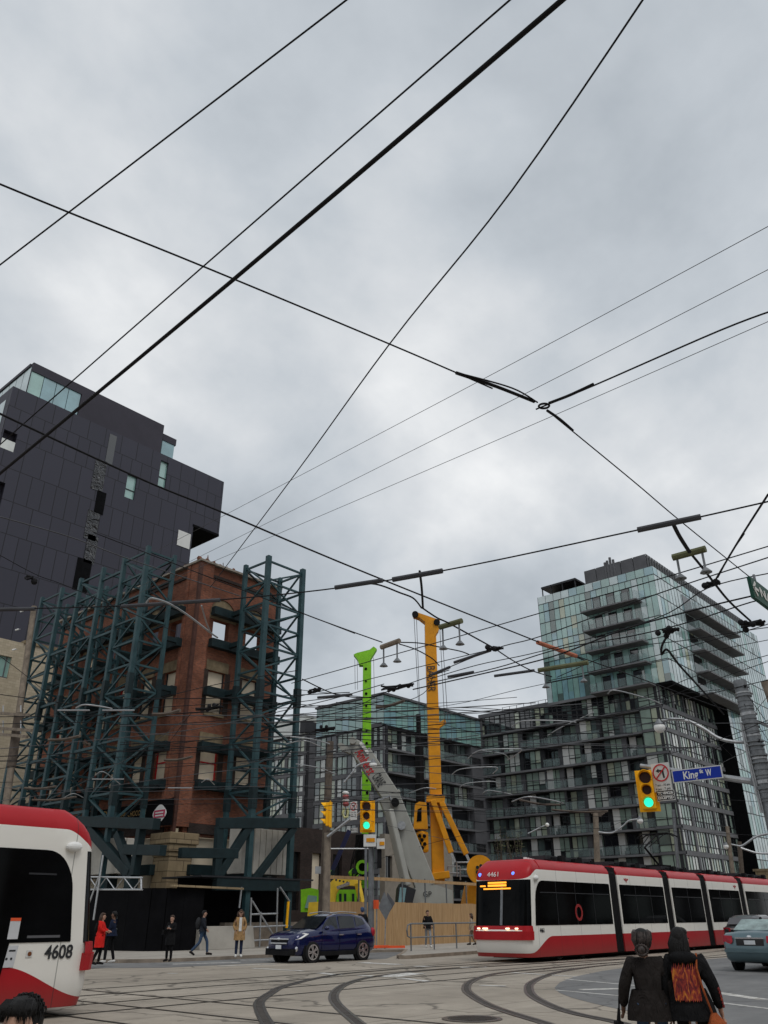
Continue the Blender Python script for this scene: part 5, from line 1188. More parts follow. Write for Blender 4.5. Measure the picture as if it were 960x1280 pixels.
MB().box(1.61, 1.72, TRH+.015, TRH+.018, 1.06, 1.085).build('notice_line', M['panel_dark'], n2, world=False)
MB().box(1.30, 1.41, TRH+.004, TRH+.010, .96, 1.07).build('side_lamp', M['panel_white'], lt, world=False); MB().disc((1.35, TRH+.012, 1.015), (0, 1, 0), .035, .012, 12).build('side_lamp', mat('amber_lens', (.18, .06, .02), .4), lt, world=False)
MB().box(.85, 1.45, TRH+.013, TRH+.016, 1.26, 1.30).build('dash_edge', M['panel_grey'], lt, world=False)
# ================================================================ cars
M['blue_car'] = mat('dark_blue_car_paint', (.003, .008, .062), .22, .3, var=.1, coat=.8)
M['teal_car'] = mat('grey_teal_car_paint', (.10, .155, .175), .3, .35, var=.08, coat=.6)
M['black_car'] = mat('dark_grey_car_paint', (.03, .031, .034), .3, .3, var=.1, coat=.6)
M['car_glass'] = mat('car_glass', (.012, .014, .016), .05, var=.3, spec=.5)
M['car_glass_pale'] = mat('pale_rear_glass', (.20, .27, .26), .06, var=.5, scale=2.5, spec=.8)
M['tail'] = mat('tail_lamp', (.36, .015, .03), .25, var=.2, scale=12)
M['plate'] = mat('number_plate', (.6, .62, .64), .5)
def interp(st, x, k):
    st = sorted(st, key=lambda s: s[0])
    if x <= st[0][0]: return st[0][k]
    for a, b in zip(st, st[1:]):
        if x <= b[0]: t = (x-a[0])/(b[0]-a[0]); t = t*t*(3-2*t)*.5+t*.5; return a[k]+(b[k]-a[k])*t
    return st[-1][k]
def car(name, label, cat, loc, rz, paint, low, cab, wheels, wr, glass_m, rim_m, roofrails=False):
    """low: (x, z bottom, z top, half width); cab: (x, z roof, half width at belt, half width at roof)"""
    T = thing(name, label, cat, loc, rz)
    xs = [low[0][0]+(low[-1][0]-low[0][0])*i/40 for i in range(41)]
    mb = MB(); rows = []
    for x in xs:
        zb, zt, w_ = (interp(low, x, k) for k in (1, 2, 3)); h = zt-zb
        half = [(0, zb), (w_*.82, zb), (w_*.955, zb+.10*h), (w_*.99, zb+.32*h), (w_, zb+.52*h), (w_*.985, zb+.74*h), (w_*.95, zb+.92*h), (w_*.86, zt-.005), (w_*.5, zt+.025), (0, zt+.035)]
        rows.append([Vector((x, y, z)) for y, z in half]+[Vector((x, -y, z)) for y, z in half[-2:0:-1]])
    n = len(rows[0])
    for i in range(40):
        mb.add(rows[i]+rows[i+1], [(j, (j+1) % n, n+(j+1) % n, n+j) for j in range(n)])
    mb.add(rows[0], [tuple(range(n))]); mb.add(rows[-1], [tuple(range(n))])
    body = mb.build('body', paint, T, smooth=50, world=False, merge=True)
    xs = [cab[0][0]+(cab[-1][0]-cab[0][0])*i/28 for i in range(29)]; rows = []; mb = MB()
    for x in xs:
        zr, wb_, wr_ = (interp(cab, x, k) for k in (1, 2, 3)); z0 = interp(low, x, 2)-.06; zr = max(zr, z0+.02); h = zr-z0
        half = [(wb_, z0), (wb_*.985, z0+.12*h), (wb_+(wr_-wb_)*.5, z0+.5*h), (wr_*1.03, z0+.86*h), (wr_*.93, z0+.96*h), (wr_*.6, zr), (0, zr+.01)]
        rows.append([Vector((x, y, z)) for y, z in half]+[Vector((x, -y, z)) for y, z in half[-2::-1]])
    n = len(rows[0])
    for i in range(28): mb.add(rows[i]+rows[i+1], [(j, j+1, n+j+1, n+j) for j in range(n-1)])
    mb.add(rows[0], [tuple(range(n))]); mb.add(rows[-1], [tuple(range(n))])
    mb.build('cabin', paint, T, smooth=40, world=False, merge=True)
    def side(x, z, s, off=.012):
        zr, wb_, wr_ = (interp(cab, x, k) for k in (1, 2, 3)); z0 = interp(low, x, 2)-.06; t = min(1, max(0, (z-z0)/max(.05, zr-z0)))
        return Vector((x, s*(wb_+(wr_*1.03-wb_)*min(1, t/.86)+off), z))
    for x, y in wheels:
        for s in (-1, 1):
            q = MB().disc((x, s*(y-.02), wr), (0, 1, 0), wr+.085, .10, 28); q.build('wheel_arch', M['black'], T, world=False)
            wt = MB().disc((x, s*(y-.03), wr), (0, 1, 0), wr, .24, 28).build('wheel', M['tyre'], T, world=False, bevel=.02)
            r_ = MB().ring((x, s*(y+.095), wr), (0, 1, 0), wr*.74, .045, .02, 28); 
            for k in range(10):
                a = 2*math.pi*(k//2)/5+(.17 if k % 2 else -.17); r_.bar((x, s*(y+.095), wr), (x+math.cos(a)*wr*.7, s*(y+.095), wr+math.sin(a)*wr*.7), .045, .03, up=(0, 1, 0))
            r_.disc((x, s*(y+.10), wr), (0, 1, 0), wr*.17, .03, 12); r_.build('rim', rim_m, wt, world=False)
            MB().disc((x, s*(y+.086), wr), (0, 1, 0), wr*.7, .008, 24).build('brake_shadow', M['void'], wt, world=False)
    return T, side
low = [(2.2, .42, .78, .62), (2.13, .30, .88, .78), (1.95, .24, .97, .87), (1.5, .22, 1.05, .905), (1.0, .22, 1.10, .91), (0, .22, 1.09, .91), (-1.0, .22, 1.12, .91), (-1.7, .24, 1.17, .90), (-2.05, .30, 1.13, .85), (-2.2, .42, .98, .76)]
cab_ = [(1.08, 1.10, .80, .72), (.85, 1.20, .84, .70), (.30, 1.56, .86, .68), (-.2, 1.655, .86, .67), (-.9, 1.665, .85, .66), (-1.6, 1.58, .83, .63), (-1.95, 1.36, .80, .62), (-2.12, 1.12, .76, .62)]
sv, sd_ = car('blue_suv', 'dark blue compact SUV with silver wheels turning at the kerb, front towards the left', 'car', (25.15, 25.45, 0), math.pi-.03, M['blue_car'], low, cab_, [(1.34, .86), (-1.34, .86)], .355, M['car_glass'], M['chrome'])
for s in (-1, 1):
    MB().prism([sd_(x, z, s) for x, z in ((.78, 1.12), (-.02, 1.12), (-.02, 1.56), (.33, 1.52), (.55, 1.36))], (0, s*.006, 0)).build('front_window', M['car_glass'], sv, world=False)
    MB().prism([sd_(x, z, s) for x, z in ((-.12, 1.12), (-.98, 1.15), (-.98, 1.56), (-.12, 1.57))], (0, s*.006, 0)).build('rear_window', M['car_glass'], sv, world=False)
    MB().prism([sd_(x, z, s) for x, z in ((-1.06, 1.18), (-1.62, 1.28), (-1.5, 1.46), (-1.06, 1.55))], (0, s*.006, 0)).build('quarter_window', M['car_glass'], sv, world=False)
    mr = MB().ball((.72, s*1.0, 1.15), (.10, .12, .075)).build('door_mirror', M['blue_car'], sv, smooth=True, world=False)
    for x in (-.15, -1.15): MB().box(x-.11, x+.11, s*.905-.02, s*.905+.03 if s > 0 else s*.905+.02, .90, .935).build('door_handle', M['chrome'], sv, world=False) if s > 0 else MB().box(x-.11, x+.11, -.935, -.895, .90, .935).build('door_handle', M['chrome'], sv, world=False)
    d_ = MB()
    for x in (.86, -.07, -1.02): d_.box(x-.006, x+.006, s*.91-.004, s*.91+.006, .35, 1.06)
    d_.build('door_seam', M['black'], sv, world=False)
    MB().prism([(1.72, s*.80, .98), (2.06, s*.66, .84), (2.09, s*.76, .76), (1.9, s*.885, .80), (1.55, s*.90, .95)], (0, s*.02, .02)).build('headlamp', M['white'], sv, world=False)
    MB().ball((2.05, s*.80, .47), (.06, .07, .09)).build('fog_lamp', M['chrome'], sv, world=False)
    MB().ball((-2.02, s*.80, .98), (.12, .09, .17)).build('tail_lamp', M['tail'], sv, world=False)
    MB().box(-.98, .96, min(s*.87, s*.918), max(s*.87, s*.918), .22, .38).build('sill_cladding', M['black'], sv, world=False)
    MB().tube([(.2, s*.60, 1.66), (-.4, s*.60, 1.72), (-1.3, s*.57, 1.68)], .02, 6).build('roof_rail', M['galv'], sv, world=False)
def wsx(z): return 1.02-(z-1.12)/(1.58-1.12)*.74
MB().prism([(wsx(1.13)+.04, -.76, 1.13), (wsx(1.13)+.04, .76, 1.13), (wsx(1.55)+.045, .63, 1.55), (wsx(1.55)+.045, -.63, 1.55)], (.015, 0, .015)).build('windscreen', M['car_glass'], sv, world=False)
MB().prism([(2.19, -.5, .80), (2.19, .5, .80), (2.22, .42, .62), (2.22, -.42, .62)], (.02, 0, 0)).build('grille', M['black'], sv, world=False)
MB().bar((2.22, -.55, .80), (2.22, .55, .80), .04, .045).build('grille_bar', M['chrome'], sv, world=False); MB().bar((2.235, -.46, .66), (2.235, .46, .66), .03, .04).build('grille_bar', M['chrome'], sv, world=False)
MB().ball((2.245, 0, .80), (.02, .085, .05)).build('badge', M['chrome'], sv, world=False)
MB().box(2.12, 2.20, -.80, .80, .26, .48).build('lower_bumper', M['black'], sv, world=False); MB().box(2.235, 2.25, -.155, .155, .47, .60).build('number_plate', M['plate'], sv, world=False)
# grey teal sedan seen from behind at the right edge
low2 = [(2.4, .38, .66, .6), (2.2, .24, .74, .80), (1.6, .2, .88, .89), (.9, .2, .95, .905), (0, .2, .96, .91), (-1.0, .2, 1.0, .91), (-1.6, .2, 1.05, .90), (-2.2, .26, 1.04, .86), (-2.36, .34, .94, .80), (-2.42, .46, .74, .74)]
cab2 = [(1.0, .97, .78, .68), (.35, 1.30, .84, .66), (-.2, 1.42, .84, .64), (-.9, 1.40, .82, .62), (-1.6, 1.14, .76, .58), (-1.85, 1.03, .72, .56)]
sn, ss = car('teal_sedan', 'grey teal saloon car seen from behind at the right edge', 'car', (30.0, 9.8, 0), .03, M['teal_car'], low2, cab2, [(1.4, .82), (-1.38, .82)], .33, M['car_glass_pale'], M['chrome'])
MB().prism([(-1.68, -.66, 1.09), (-1.68, .66, 1.09), (-1.02, .56, 1.385), (-1.02, -.56, 1.385)], (-.02, 0, .02)).build('rear_window', M['car_glass_pale'], sn, world=False)
for s in (-1, 1):
    MB().prism([(-2.38, s*.50, .96), (-2.29, s*.80, .97), (-2.29, s*.82, .80), (-2.41, s*.56, .74), (-2.43, s*.5, .79)], (-.04, 0, 0)).build('tail_lamp', M['tail'], sn, world=False)
    MB().prism([ss(x, z, s) for x, z in ((.6, 1.0), (-.25, 1.01), (-.25, 1.33), (.2, 1.27))], (0, s*.006, 0)).build('front_window', M['car_glass'], sn, world=False)
    MB().prism([ss(x, z, s) for x, z in ((-.33, 1.01), (-1.2, 1.06), (-.95, 1.30), (-.33, 1.33))], (0, s*.006, 0)).build('rear_side_window', M['car_glass'], sn, world=False)
MB().box(-2.43, -2.36, -.40, .40, .70, .88).build('plate_recess', M['black_car'], sn, world=False); pl = MB().box(-2.445, -2.43, -.16, .16, .73, .84).build('number_plate', M['plate'], sn, world=False)
text('CKJ 418', .07, M['frame'], 'plate_letters', pl, (-2.448, 0, .785), (0, -1, 0), (0, 0, 1), .26, local=True) if False else None
MB().ball((-2.40, 0, .93), (.02, .07, .045)).build('badge', M['chrome'], sn, world=False); MB().bar((-2.41, -.42, .90), (-2.41, .42, .90), .03, .03).build('trunk_trim', M['chrome'], sn, world=False)
MB().box(-2.45, -2.38, -.78, .78, .52, .60).build('bumper_line', M['teal_car'], sn, world=False)
MB().ball((-.95, 0, 1.42), (.11, .03, .05)).build('roof_aerial', M['black'], sn, world=False)
lowS = [(2.2, .42, .8, .62), (1.9, .26, .97, .87), (1.0, .24, 1.05, .91), (0, .24, 1.05, .91), (-1.7, .26, 1.08, .90), (-2.1, .34, 1.05, .87), (-2.2, .45, .9, .80)]
cabS = [(1.05, 1.06, .8, .72), (.3, 1.45, .86, .68), (-.2, 1.55, .86, .67), (-1.2, 1.53, .85, .66), (-1.75, 1.40, .83, .64), (-2.12, 1.06, .8, .64)]
ks, s2_ = car('dark_suv', 'dark grey SUV half hidden behind the teal saloon beside the tram', 'car', (45.6, 15.6, 0), 0.0, M['black_car'], lowS, cabS, [(1.3, .85), (-1.3, .85)], .35, M['car_glass'], M['chrome'])
MB().prism([(-2.09, -.66, 1.12), (-2.09, .66, 1.12), (-1.80, .58, 1.40), (-1.80, -.58, 1.40)], (-.03, 0, .02)).build('rear_window', M['panel_grey'], ks, world=False)
for s in (-1, 1): MB().prism([(-2.17, s*.5, .98), (-2.08, s*.86, 1.0), (-2.06, s*.87, .82), (-2.19, s*.5, .84)], (-.04, s*.012, 0)).build('tail_lamp', M['tail'], ks, world=False)
MB().bar((-2.22, -.5, .94), (-2.22, .5, .94), .03, .05).build('chrome_bar', M['chrome'], ks, world=False); MB().box(-2.24, -2.2, -.16, .16, .72, .83).build('number_plate', M['plate'], ks, world=False)
# ================================================================ poles, signals, signs, lamps
def pole(name, label, foot, top, r0, r1, mt, cat='pole', n=10):
    T = thing(name, label, cat, foot); MB().tube([foot, Vector(foot).lerp(Vector(top), .5), top], [r0, (r0+r1)/2, r1], n).build('shaft', mt, T, smooth=40); return T
def signal(T, c, facing, size=1.05, lit=2, name='signal_head', back=True):
    """three lens signal: c centre, facing = horizontal unit vector towards the drivers"""
    f = Vector((*facing[:2], 0)).normalized(); r = Vector((-f.y, f.x, 0)); c = Vector(c); k = size; up = Vector((0, 0, 1))
    hd_ = MB().prism([c+r*a*k+up*b*k for a, b in ((-.26, -.52), (.26, -.52), (.26, .52), (-.26, .52))], f*-.06*k).build('backplate', M['signal'], T)
    MB().prism([c+r*a*k+up*b*k+f*.004 for a, b in ((-.17, -.47), (.17, -.47), (.17, .47), (-.17, .47))], f*.16*k).build('housing', M['signal'], T, bevel=.02*k)
    for i, z in enumerate((.31, 0, -.31)):
        rad = (.145 if i == 0 else .115)*k; o = c+up*z*k+f*.168*k
        MB().disc(o, f, rad, .012*k, 20).build('lens', M['green_lit'] if i == lit else M['lens_dark'], T)
        v = MB(); n = 12; pts = []
        for j in range(n+1):
            a = math.pi*(-.12+1.24*j/n); d = r*math.cos(a)+up*math.sin(a); ln = .24*k*(.35+.65*max(0, math.sin(a)))
            pts.append((o+d*rad*1.08, o+d*rad*1.08+f*ln, o+d*rad*1.2, o+d*rad*1.2+f*ln))
        for a, b in zip(pts, pts[1:]): v.quad(a[0], a[1], b[1], b[0]); v.quad(a[2], a[3], b[3], b[2]); v.quad(a[1], a[3], b[3], b[1])
        if i != lit: v.build('visor', M['signal'] if i == 0 else M['signal'], T)
        else: v.build('visor', M['signal'], T)
    return hd_
def noturn(T, c, facing, w_, h_):
    f = Vector((*facing[:2], 0)).normalized(); r = Vector((-f.y, f.x, 0)); up = Vector((0, 0, 1)); c = Vector(c)
    pl = MB().prism([c+r*a*w_+up*b*h_ for a, b in ((-.5, -.5), (.5, -.5), (.5, .5), (-.5, .5))], f*-.02).build('sign_plate', M['panel_white'], T)
    o = c+up*(h_*.5-w_*.5); MB().ring(o+f*.012, f, w_*.45, w_*.065, .008, 28).build('red_ring', M['red_text'], pl)
    MB().bar(o-r*-.3*w_-up*.3*w_*-1+f*.02, o-r*.3*w_-up*.3*w_+f*.02, .055*w_, .008, up=f).build('red_slash', M['red_text'], pl)
    a = MB(); P_ = lambda x, y: o+r*x*w_+up*y*w_+f*.006      # x to the viewer's right
    a.add([P_(.20, -.28), P_(.10, -.28), P_(.06, .02), P_(.16, .12)], [(0, 1, 2, 3)]); a.add([P_(.16, .12), P_(.06, .02), P_(-.12, .07), P_(-.12, .17)], [(0, 1, 2, 3)]); a.add([P_(-.28, .11), P_(-.11, .22), P_(-.11, .0)], [(0, 1, 2)])
    a.build('arrow', M['frame'], pl)
    X_ = r; s_ = h_-w_
    for k, body in enumerate(('7 am - 10 am', '4 pm - 7 pm', 'MON - FRI')): text(body, w_*.17, M['frame'], 'sign_text', pl, o-up*(w_*.62+.2*w_*k)+f*.006, X_, up, w_*.8)
    return pl
def excepted(T, c, facing, w_):
    f = Vector((*facing[:2], 0)).normalized(); r = Vector((-f.y, f.x, 0)); up = Vector((0, 0, 1)); c = Vector(c); h_ = w_*.52
    pl = MB().prism([c+r*a*w_+up*b*h_ for a, b in ((-.5, -.5), (.5, -.5), (.5, .5), (-.5, .5))], f*-.015).build('sign_plate', M['panel_white'], T)
    for k, (t_, dz) in enumerate((('TTC VEHICLES', .25), ('EXCEPTED', -.22))):
        MB().prism([c+r*a*w_*.95+up*(dz*h_+b*h_*.40)+f*.006 for a, b in ((-.5, -.5), (.5, -.5), (.5, .5), (-.5, .5))], f*-.004).build('black_band', M['black'], pl)
        text(t_, h_*.36, M['white'], 'sign_text', pl, c+up*dz*h_+f*.012, r, up, w_*.86, bold=.004)
    return pl
FACE = Vector((-1, 0, 0))
# strapped grey pole at the right with the near signal on its arm
DP = 26.0; Q = ptf(DP)
base_ = Q(958, 987); top_ = Q(924.5, 851); dn = (base_-top_).normalized(); foot = base_+dn*(base_.z/-dn.z if dn.z else 0)
sp_ = pole('strapped_pole', 'thick grey steel pole wrapped in straps and cables at the right edge', foot, top_, .26, .19, M['grey_metal'], 'utility pole', 14)
rs = random.Random(8)
for i in range(26):
    p = top_.lerp(foot, .03+i*.0165+rs.uniform(-.004, .004)); t_ = (p-top_).length/(foot-top_).length; rad = .19+.07*t_
    MB().ring(p, (top_-foot), rad+rs.choice((.012, .02, .05)), .04, rs.choice((.04, .05, .09)), 14).build('strap', M['galv'] if i % 5 == 1 else M['grey_metal'], sp_)
    if i % 3 == 0: MB().ball(p+Vector((rs.choice((-1, 1))*rad*.7, -rad*.8, 0)), .05, nu=6, nv=4).build('clip', M['cable'], sp_)
for off in (-.24, -.30): MB().tube([top_.lerp(foot, .16)+fx*off*.9, top_.lerp(foot, .3)+fx*off, top_.lerp(foot, .48)+fx*off], .035, 6).build('conduit', M['galv'], sp_)
dB = Vector((0, 1, 0))
e0 = Q(904, 977.5); 
def along(px_, base__, d=dB):     # point on the line base + t*d whose column is px_
    lo, hi = (-2, 40) if d.y else (-4, 2)
    for _ in range(50):
        m_ = (lo+hi)/2
        if px_of(base__+d*m_)[0] > px_: lo = m_
        else: hi = m_
    return base__+d*lo
arm = thing('signal_mast_arm', 'grey mast arm carrying the near green signal and the blue street sign', 'mast arm', e0)
p0_ = Q(951, 978.5); e0 = p0_.copy(); eN = along(806, e0); eN.z = zat(957, eN); MB().tube([p0_, eN], [.10, .06], 10).build('arm_tube', M['galv'], arm)
MB().bar(p0_+(p0_-eN)*.01, p0_.lerp(eN, .07), .24, .24).build('clamp', M['grey_metal'], arm, bevel=.03)
sg1 = thing('traffic_signal', 'large yellow traffic signal lit green, hung near the blue street sign', 'traffic light', along(812, e0))
c_ = along(812.5, e0); s_c = Vector((c_.x-.15, c_.y, zat(989, c_))); signal(sg1, s_c, Vector((-.94, -.34, 0)), 1.17)
nt_ = thing('no_turn_sign', 'white no left turn sign with red ring beside the blue street sign', 'road sign', along(833, e0))
c_ = along(831.8, e0); c1 = Vector((c_.x-.12, c_.y, zat(972, c_))); w1 = (along(821, e0)-along(843.5, e0)).length
noturn(nt_, c1, FACE, w1, w1*1.45)
c_ = along(833.5, e0); ex_ = thing('exception_plate', 'small plate reading TTC vehicles excepted under the near no turn sign', 'road sign', along(834, e0)); excepted(ex_, Vector((c_.x-.12, c_.y, zat(995, c_))), FACE, w1*.98)
ks_ = thing('street_name_sign', 'blue street name sign reading King St W on the mast arm', 'street sign', along(876, e0))
a, b = along(846, e0), along(908.5, e0); zc_ = zat(968.5, (a+b)/2); hS = .40*(a-b).length/1.6*.98; m_ = (a+b)/2+Vector((-.16, 0, 0)); m_.z = zc_
wS = (a-b).length; blue = mat('street_sign_blue', (.004, .03, .33), .6, var=.05)
MB().box(m_.x, m_.x+.03, m_.y-wS/2, m_.y+wS/2, m_.z-hS/2, m_.z+hS/2).build('border', M['panel_white'], ks_); MB().box(m_.x-.008, m_.x-.001, m_.y-wS/2+.03, m_.y+wS/2-.03, m_.z-hS/2+.03, m_.z+hS/2-.03).build('blue_face', blue, ks_)
T_ = lambda s_, sz, u, v, w_=None: text(s_, sz, M['white'], 'lettering', ks_, (m_.x-.014, m_.y-u*wS, m_.z+v*hS), (0, -1, 0), (0, 0, 1), w_, bold=.006)
T_('King', hS*.85, -.125, -.03, wS*.30); T_('St', hS*.36, .10, .16, wS*.07); T_('W', hS*.72, .24, 0, wS*.115)
# green overhead street sign at the right edge
DG = 11.5; a = PD(937.5, 720, DG); dA = Vector((1, 0, 0))
gs_ = thing('green_street_sign', 'dark green overhead street sign with a white arrow and letters at the right edge', 'street sign', a)
bz = PD(935.5, 747.5, DG).z; hG = a.z-bz; grn = mat('sign_green', (.004, .055, .035), .5, var=.05)
MB().prism([(a.x, a.y, a.z), (a.x+2.6, a.y, a.z+.02), (a.x+2.6, a.y, bz), (a.x, a.y, bz+.0)], (0, .05, 0)).build('sign_face', grn, gs_)
Tg = lambda s_, x, sz, w_: text(s_, sz, M['panel_white'], 'lettering', gs_, (a.x+x, a.y-.006, (a.z+bz)/2), (1, 0, 0), (0, 0, 1), w_, bold=.004)
zc2 = (a.z+bz)/2; y_ = a.y-.006; pxa = lambda x: (along(x, a, Vector((-1, 0, 0)))-a).length
u0, u1, u2, u3 = pxa(938.6), pxa(944.8), pxa(946.5), pxa(961); ar = MB()
for p, q in (((u0, 0), (u1, 0)), ((u0, 0), (u0+.11, .10)), ((u0, 0), (u0+.11, -.10))): ar.bar((a.x+p[0], y_, zc2+p[1]), (a.x+q[0], y_, zc2+q[1]), .01, .04)
ar.build('arrow', M['panel_white'], gs_); Tg('NA', (u2+u3)/2, hG*.62, u3-u2)
MB().tube([(a.x+.3, a.y+.03, a.z), (a.x+.3, a.y+.03, a.z+.12)], .02, 6).tube([(a.x+1.8, a.y+.03, a.z), (a.x+1.8, a.y+.03, a.z+.12)], .02, 6).build('hanger', M['grey_metal'], gs_)
# far signal pole
g0 = Gp(463.5, 1186); DF = math.hypot(g0.x, g0.y); Q2 = ptf(DF)
tp = Vector((g0.x, g0.y, zat(990, g0)))
fp = pole('signal_pole', 'round grey signal pole behind the blue car, control boxes near the top', g0, tp, .17, .13, M['grey_metal'], 'pole')
c_ = Q2(459.3, 1020.5, -.3); sg2 = thing('traffic_signal', 'yellow traffic signal lit green on the pole behind the blue car', 'traffic light', c_); signal(sg2, c_, Vector((-.84, -.54, 0)), 1.50)
MB().box(*[v for k in (0,) for v in (0, .001, 0, .001, 0, .001)]) if False else None
bxs = thing('signal_box', 'pale grey control box with an orange sticker below the far signal', 'control box', Q2(456, 1050))
def frontbox(T, nme, Qf, x0, y0, x1, y1, dep, mt, k=0.0):
    p, q = Qf(x0, y1, k), Qf(x1, y0, k); c = Qf((x0+x1)/2, (y0+y1)/2, k)
    v = Vector((RGT.x, RGT.y, 0)).normalized(); dpt = Vector((-v.y, v.x, 0)); w_ = (Qf(x1, (y0+y1)/2, k)-Qf(x0, (y0+y1)/2, k)).length/2; z0 = Qf((x0+x1)/2, y1, k).z; z1 = Qf((x0+x1)/2, y0, k).z
    return MB().prism([Vector((c.x, c.y, 0))+v*s*w_+Vector((0, 0, z)) for s, z in ((-1, z0), (1, z0), (1, z1), (-1, z1))], dpt*dep).build(nme, mt, T)
frontbox(bxs, 'box', Q2, 454.5, 1043, 470, 1058, .3, M['panel_white'], -.5); frontbox(bxs, 'sticker', Q2, 458, 1047.5, 468.5, 1052.5, .01, M['orange'], -.53)
bx2 = thing('signal_box', 'white and orange box on the right of the far signal pole', 'control box', Q2(476, 1055)); frontbox(bx2, 'box', Q2, 471, 1048, 481, 1061, .3, M['panel_white'], -.3); frontbox(bx2, 'sticker', Q2, 474.5, 1052, 480.5, 1056.5, .01, M['orange'], -.33)
frontbox(bx2, 'cable_bundle', Q2, 472, 1061, 477, 1085, .3, M['black'], -.2)
c_ = Q2(442, 1014, -.2); nt2 = thing('no_turn_sign', 'tall white no turn sign with red ring left of the far signal', 'road sign', c_); w2 = (Q2(447.5, 1014)-Q2(436.2, 1014)).length
noturn(nt2, c_+Vector((0, 0, .02)), FACE, w2, w2*1.9)
c_ = Q2(442.8, 1038, -.2); ex2 = thing('exception_plate', 'small black lettered plate under the far no turn sign', 'road sign', c_); excepted(ex2, c_, FACE, w2*.95)
ar2 = thing('tube_bracket', 'slanting grey tube arm from the wooden pole towards the far no turn sign', 'mast arm', Q2(409, 1046)); MB().tube([Q2(409, 1046, .2), Q2(436, 1025, .1), Q2(462, 1008, 0)], .075, 8).build('arm_tube', M['galv'], ar2)
p2 = Gp(456, 1187); cd_ = thing('conduit_post', 'slim second grey post beside the far signal pole', 'post', p2); MB().tube([p2+Vector((.15, .1, 0)), (p2.x+.15, p2.y+.1, zat(1060, p2))], .07, 8).build('shaft', M['grey_metal'], cd_)
# wooden poles
w0 = Gp(401, 1186); Dw = math.hypot(w0.x, w0.y)+1; Q3 = ptf(Dw)
wp = pole('wooden_pole', 'tall brown wooden pole at the site edge in front of the dark wing', Q3(401, 1186), Q3(413, 927), .26, .19, M['pole_brown'], 'utility pole')
wp2 = pole('wooden_pole', 'second grey brown wooden pole leaning beside the tall one, side-on signal on it', Q3(406.5, 1186, -1), Q3(409.5, 1041, -1), .21, .19, M['wood'], 'utility pole')
c_ = Q3(412.5, 1018, -1.2); sg3 = thing('traffic_signal', 'yellow traffic signal seen side-on at the wooden pole', 'traffic light', c_); signal(sg3, c_, Vector((-.62, .78, 0)), 1.25, lit=9)
frontbox(thing('meter_box', 'small grey meter box on the wooden pole near the fence', 'control box', Q3(396, 1080)), 'box', Q3, 394, 1083, 401, 1092, .25, M['galv'], -1.2)
l0 = PX(10, 988, 21.5); l1 = PX(42.6, 758.4, 21.5); dn = (l0-l1); f_ = l0+dn*(l0.z/max(.01, l1.z-l0.z))
lp_ = pole('leaning_pole', 'pale leaning wooden pole in front of the cream wall, glass insulators on top', f_, l1, .22, .17, M['wood'], 'utility pole')
for i, (x_, y_) in enumerate(((27, 764), (21, 787), (17, 812))):
    p = PX(x_, y_, 21.4)
    for k in range(3): MB().ball(p+Vector((0, .12-.16*k, -.015*k)), .055).build('insulator', M['lamp_glass'], lp_)
    MB().tube([p+Vector((0, .2, .02)), p+Vector((0, -.5, -.08))], .02, 5).build('pin', M['galv'], lp_)
MB().tube([l1.lerp(f_, .36), l1.lerp(f_, .52)], .26, 10).build('wrap_collar', M['pole_brown'], lp_)
for y_, x0_, x1_ in ((892, -25, 36), (911, -25, 40), (919, -8, 34)):
    ca = thing('cross_arm', ['upper', 'middle', 'lower'][[892, 911, 919].index(y_)]+' weathered timber cross arm on the pole in front of the cream wall', 'cross arm', PX(10, y_, 21.2)); MB().bar(PX(x0_, y_-2, 21.2), PX(x1_, y_+2, 21.2), .14, .16).build('timber', M['wood'], ca)
    for x_ in (-10, 4, 26): MB().tube([PX(x_, y_-2, 21.2), PX(x_, y_-10, 21.2)], .035, 5).build('pin', M['galv'], ca)
p = PD(958, 851, 31.0); pole('short_pole_top', 'top of a pale brown wooden pole just inside the right edge', (p.x+.6, p.y-.9, 0), p, .24, .2, M['wood'], 'utility pole')
for label, x0, y0, x1, y1, D, r_, mt in (('brown wooden pole rising behind the tram roof, messy wires on its top', 747, 1150, 744.5, 1016, 62, .24, 'wood'), ('slim wooden pole behind the tram near the black wall', 921, 1150, 909, 1033, 66, .17, 'wood'),
                                         ('dark leaning pole beside the slim wooden one', 930, 1150, 924, 1052, 68, .2, 'pole_brown'), ('grey steel pole left of the charcoal block corner glazing', 851, 1150, 841.5, 1012, 60, .14, 'grey_metal')):
    q0, q1 = PD(x0, y0, D), PD(x1, y1, D); T = pole('utility_pole', label, (q0.x, q0.y, 0), q1, r_, r_*.8, M[mt], 'utility pole')
    if 'messy' in label:
        for k in range(4): MB().bar(PD(735+k*2, 1012+k*2.2, D), PD(758-k*2, 1015+k*1.6, D), .1).build('cross_arm', M['pole_brown'], T)
# street lamps
def lamp(label, pts, D, globe, gr=.27, rr_=.05, cap=True):
    Qf = ptf(D); p = Qf(*globe); T = thing('street_lamp', label, 'street lamp', p)
    MB().tube(smooth3([Qf(*q) for q in pts]), rr_, 8).build('arm', M['galv'], T)
    MB().ball(p, (gr, gr, gr*.95), nu=16, nv=10).build('globe', M['lamp_glass'], T, smooth=True)
    if cap: MB().tube([p+Vector((0, 0, gr*.45)), p+Vector((0, 0, gr*1.1)), p+Vector((0, 0, gr*1.6))], [gr*.95, gr*.5, gr*.22], 12).build('cap', M['grey_metal'], T)
def smooth3(P, k=6):
    o = []
    for i in range(len(P)-1):
        p0, p1, p2, p3 = P[max(i-1, 0)], P[i], P[i+1], P[min(i+2, len(P)-1)]
        for j in range(k): t = j/k; o.append(.5*((2*p1)+(p2-p0)*t+(2*p0-5*p1+4*p2-p3)*t*t+(3*p1-p0-3*p2+p3)*t**3))
    o.append(P[-1]); return o
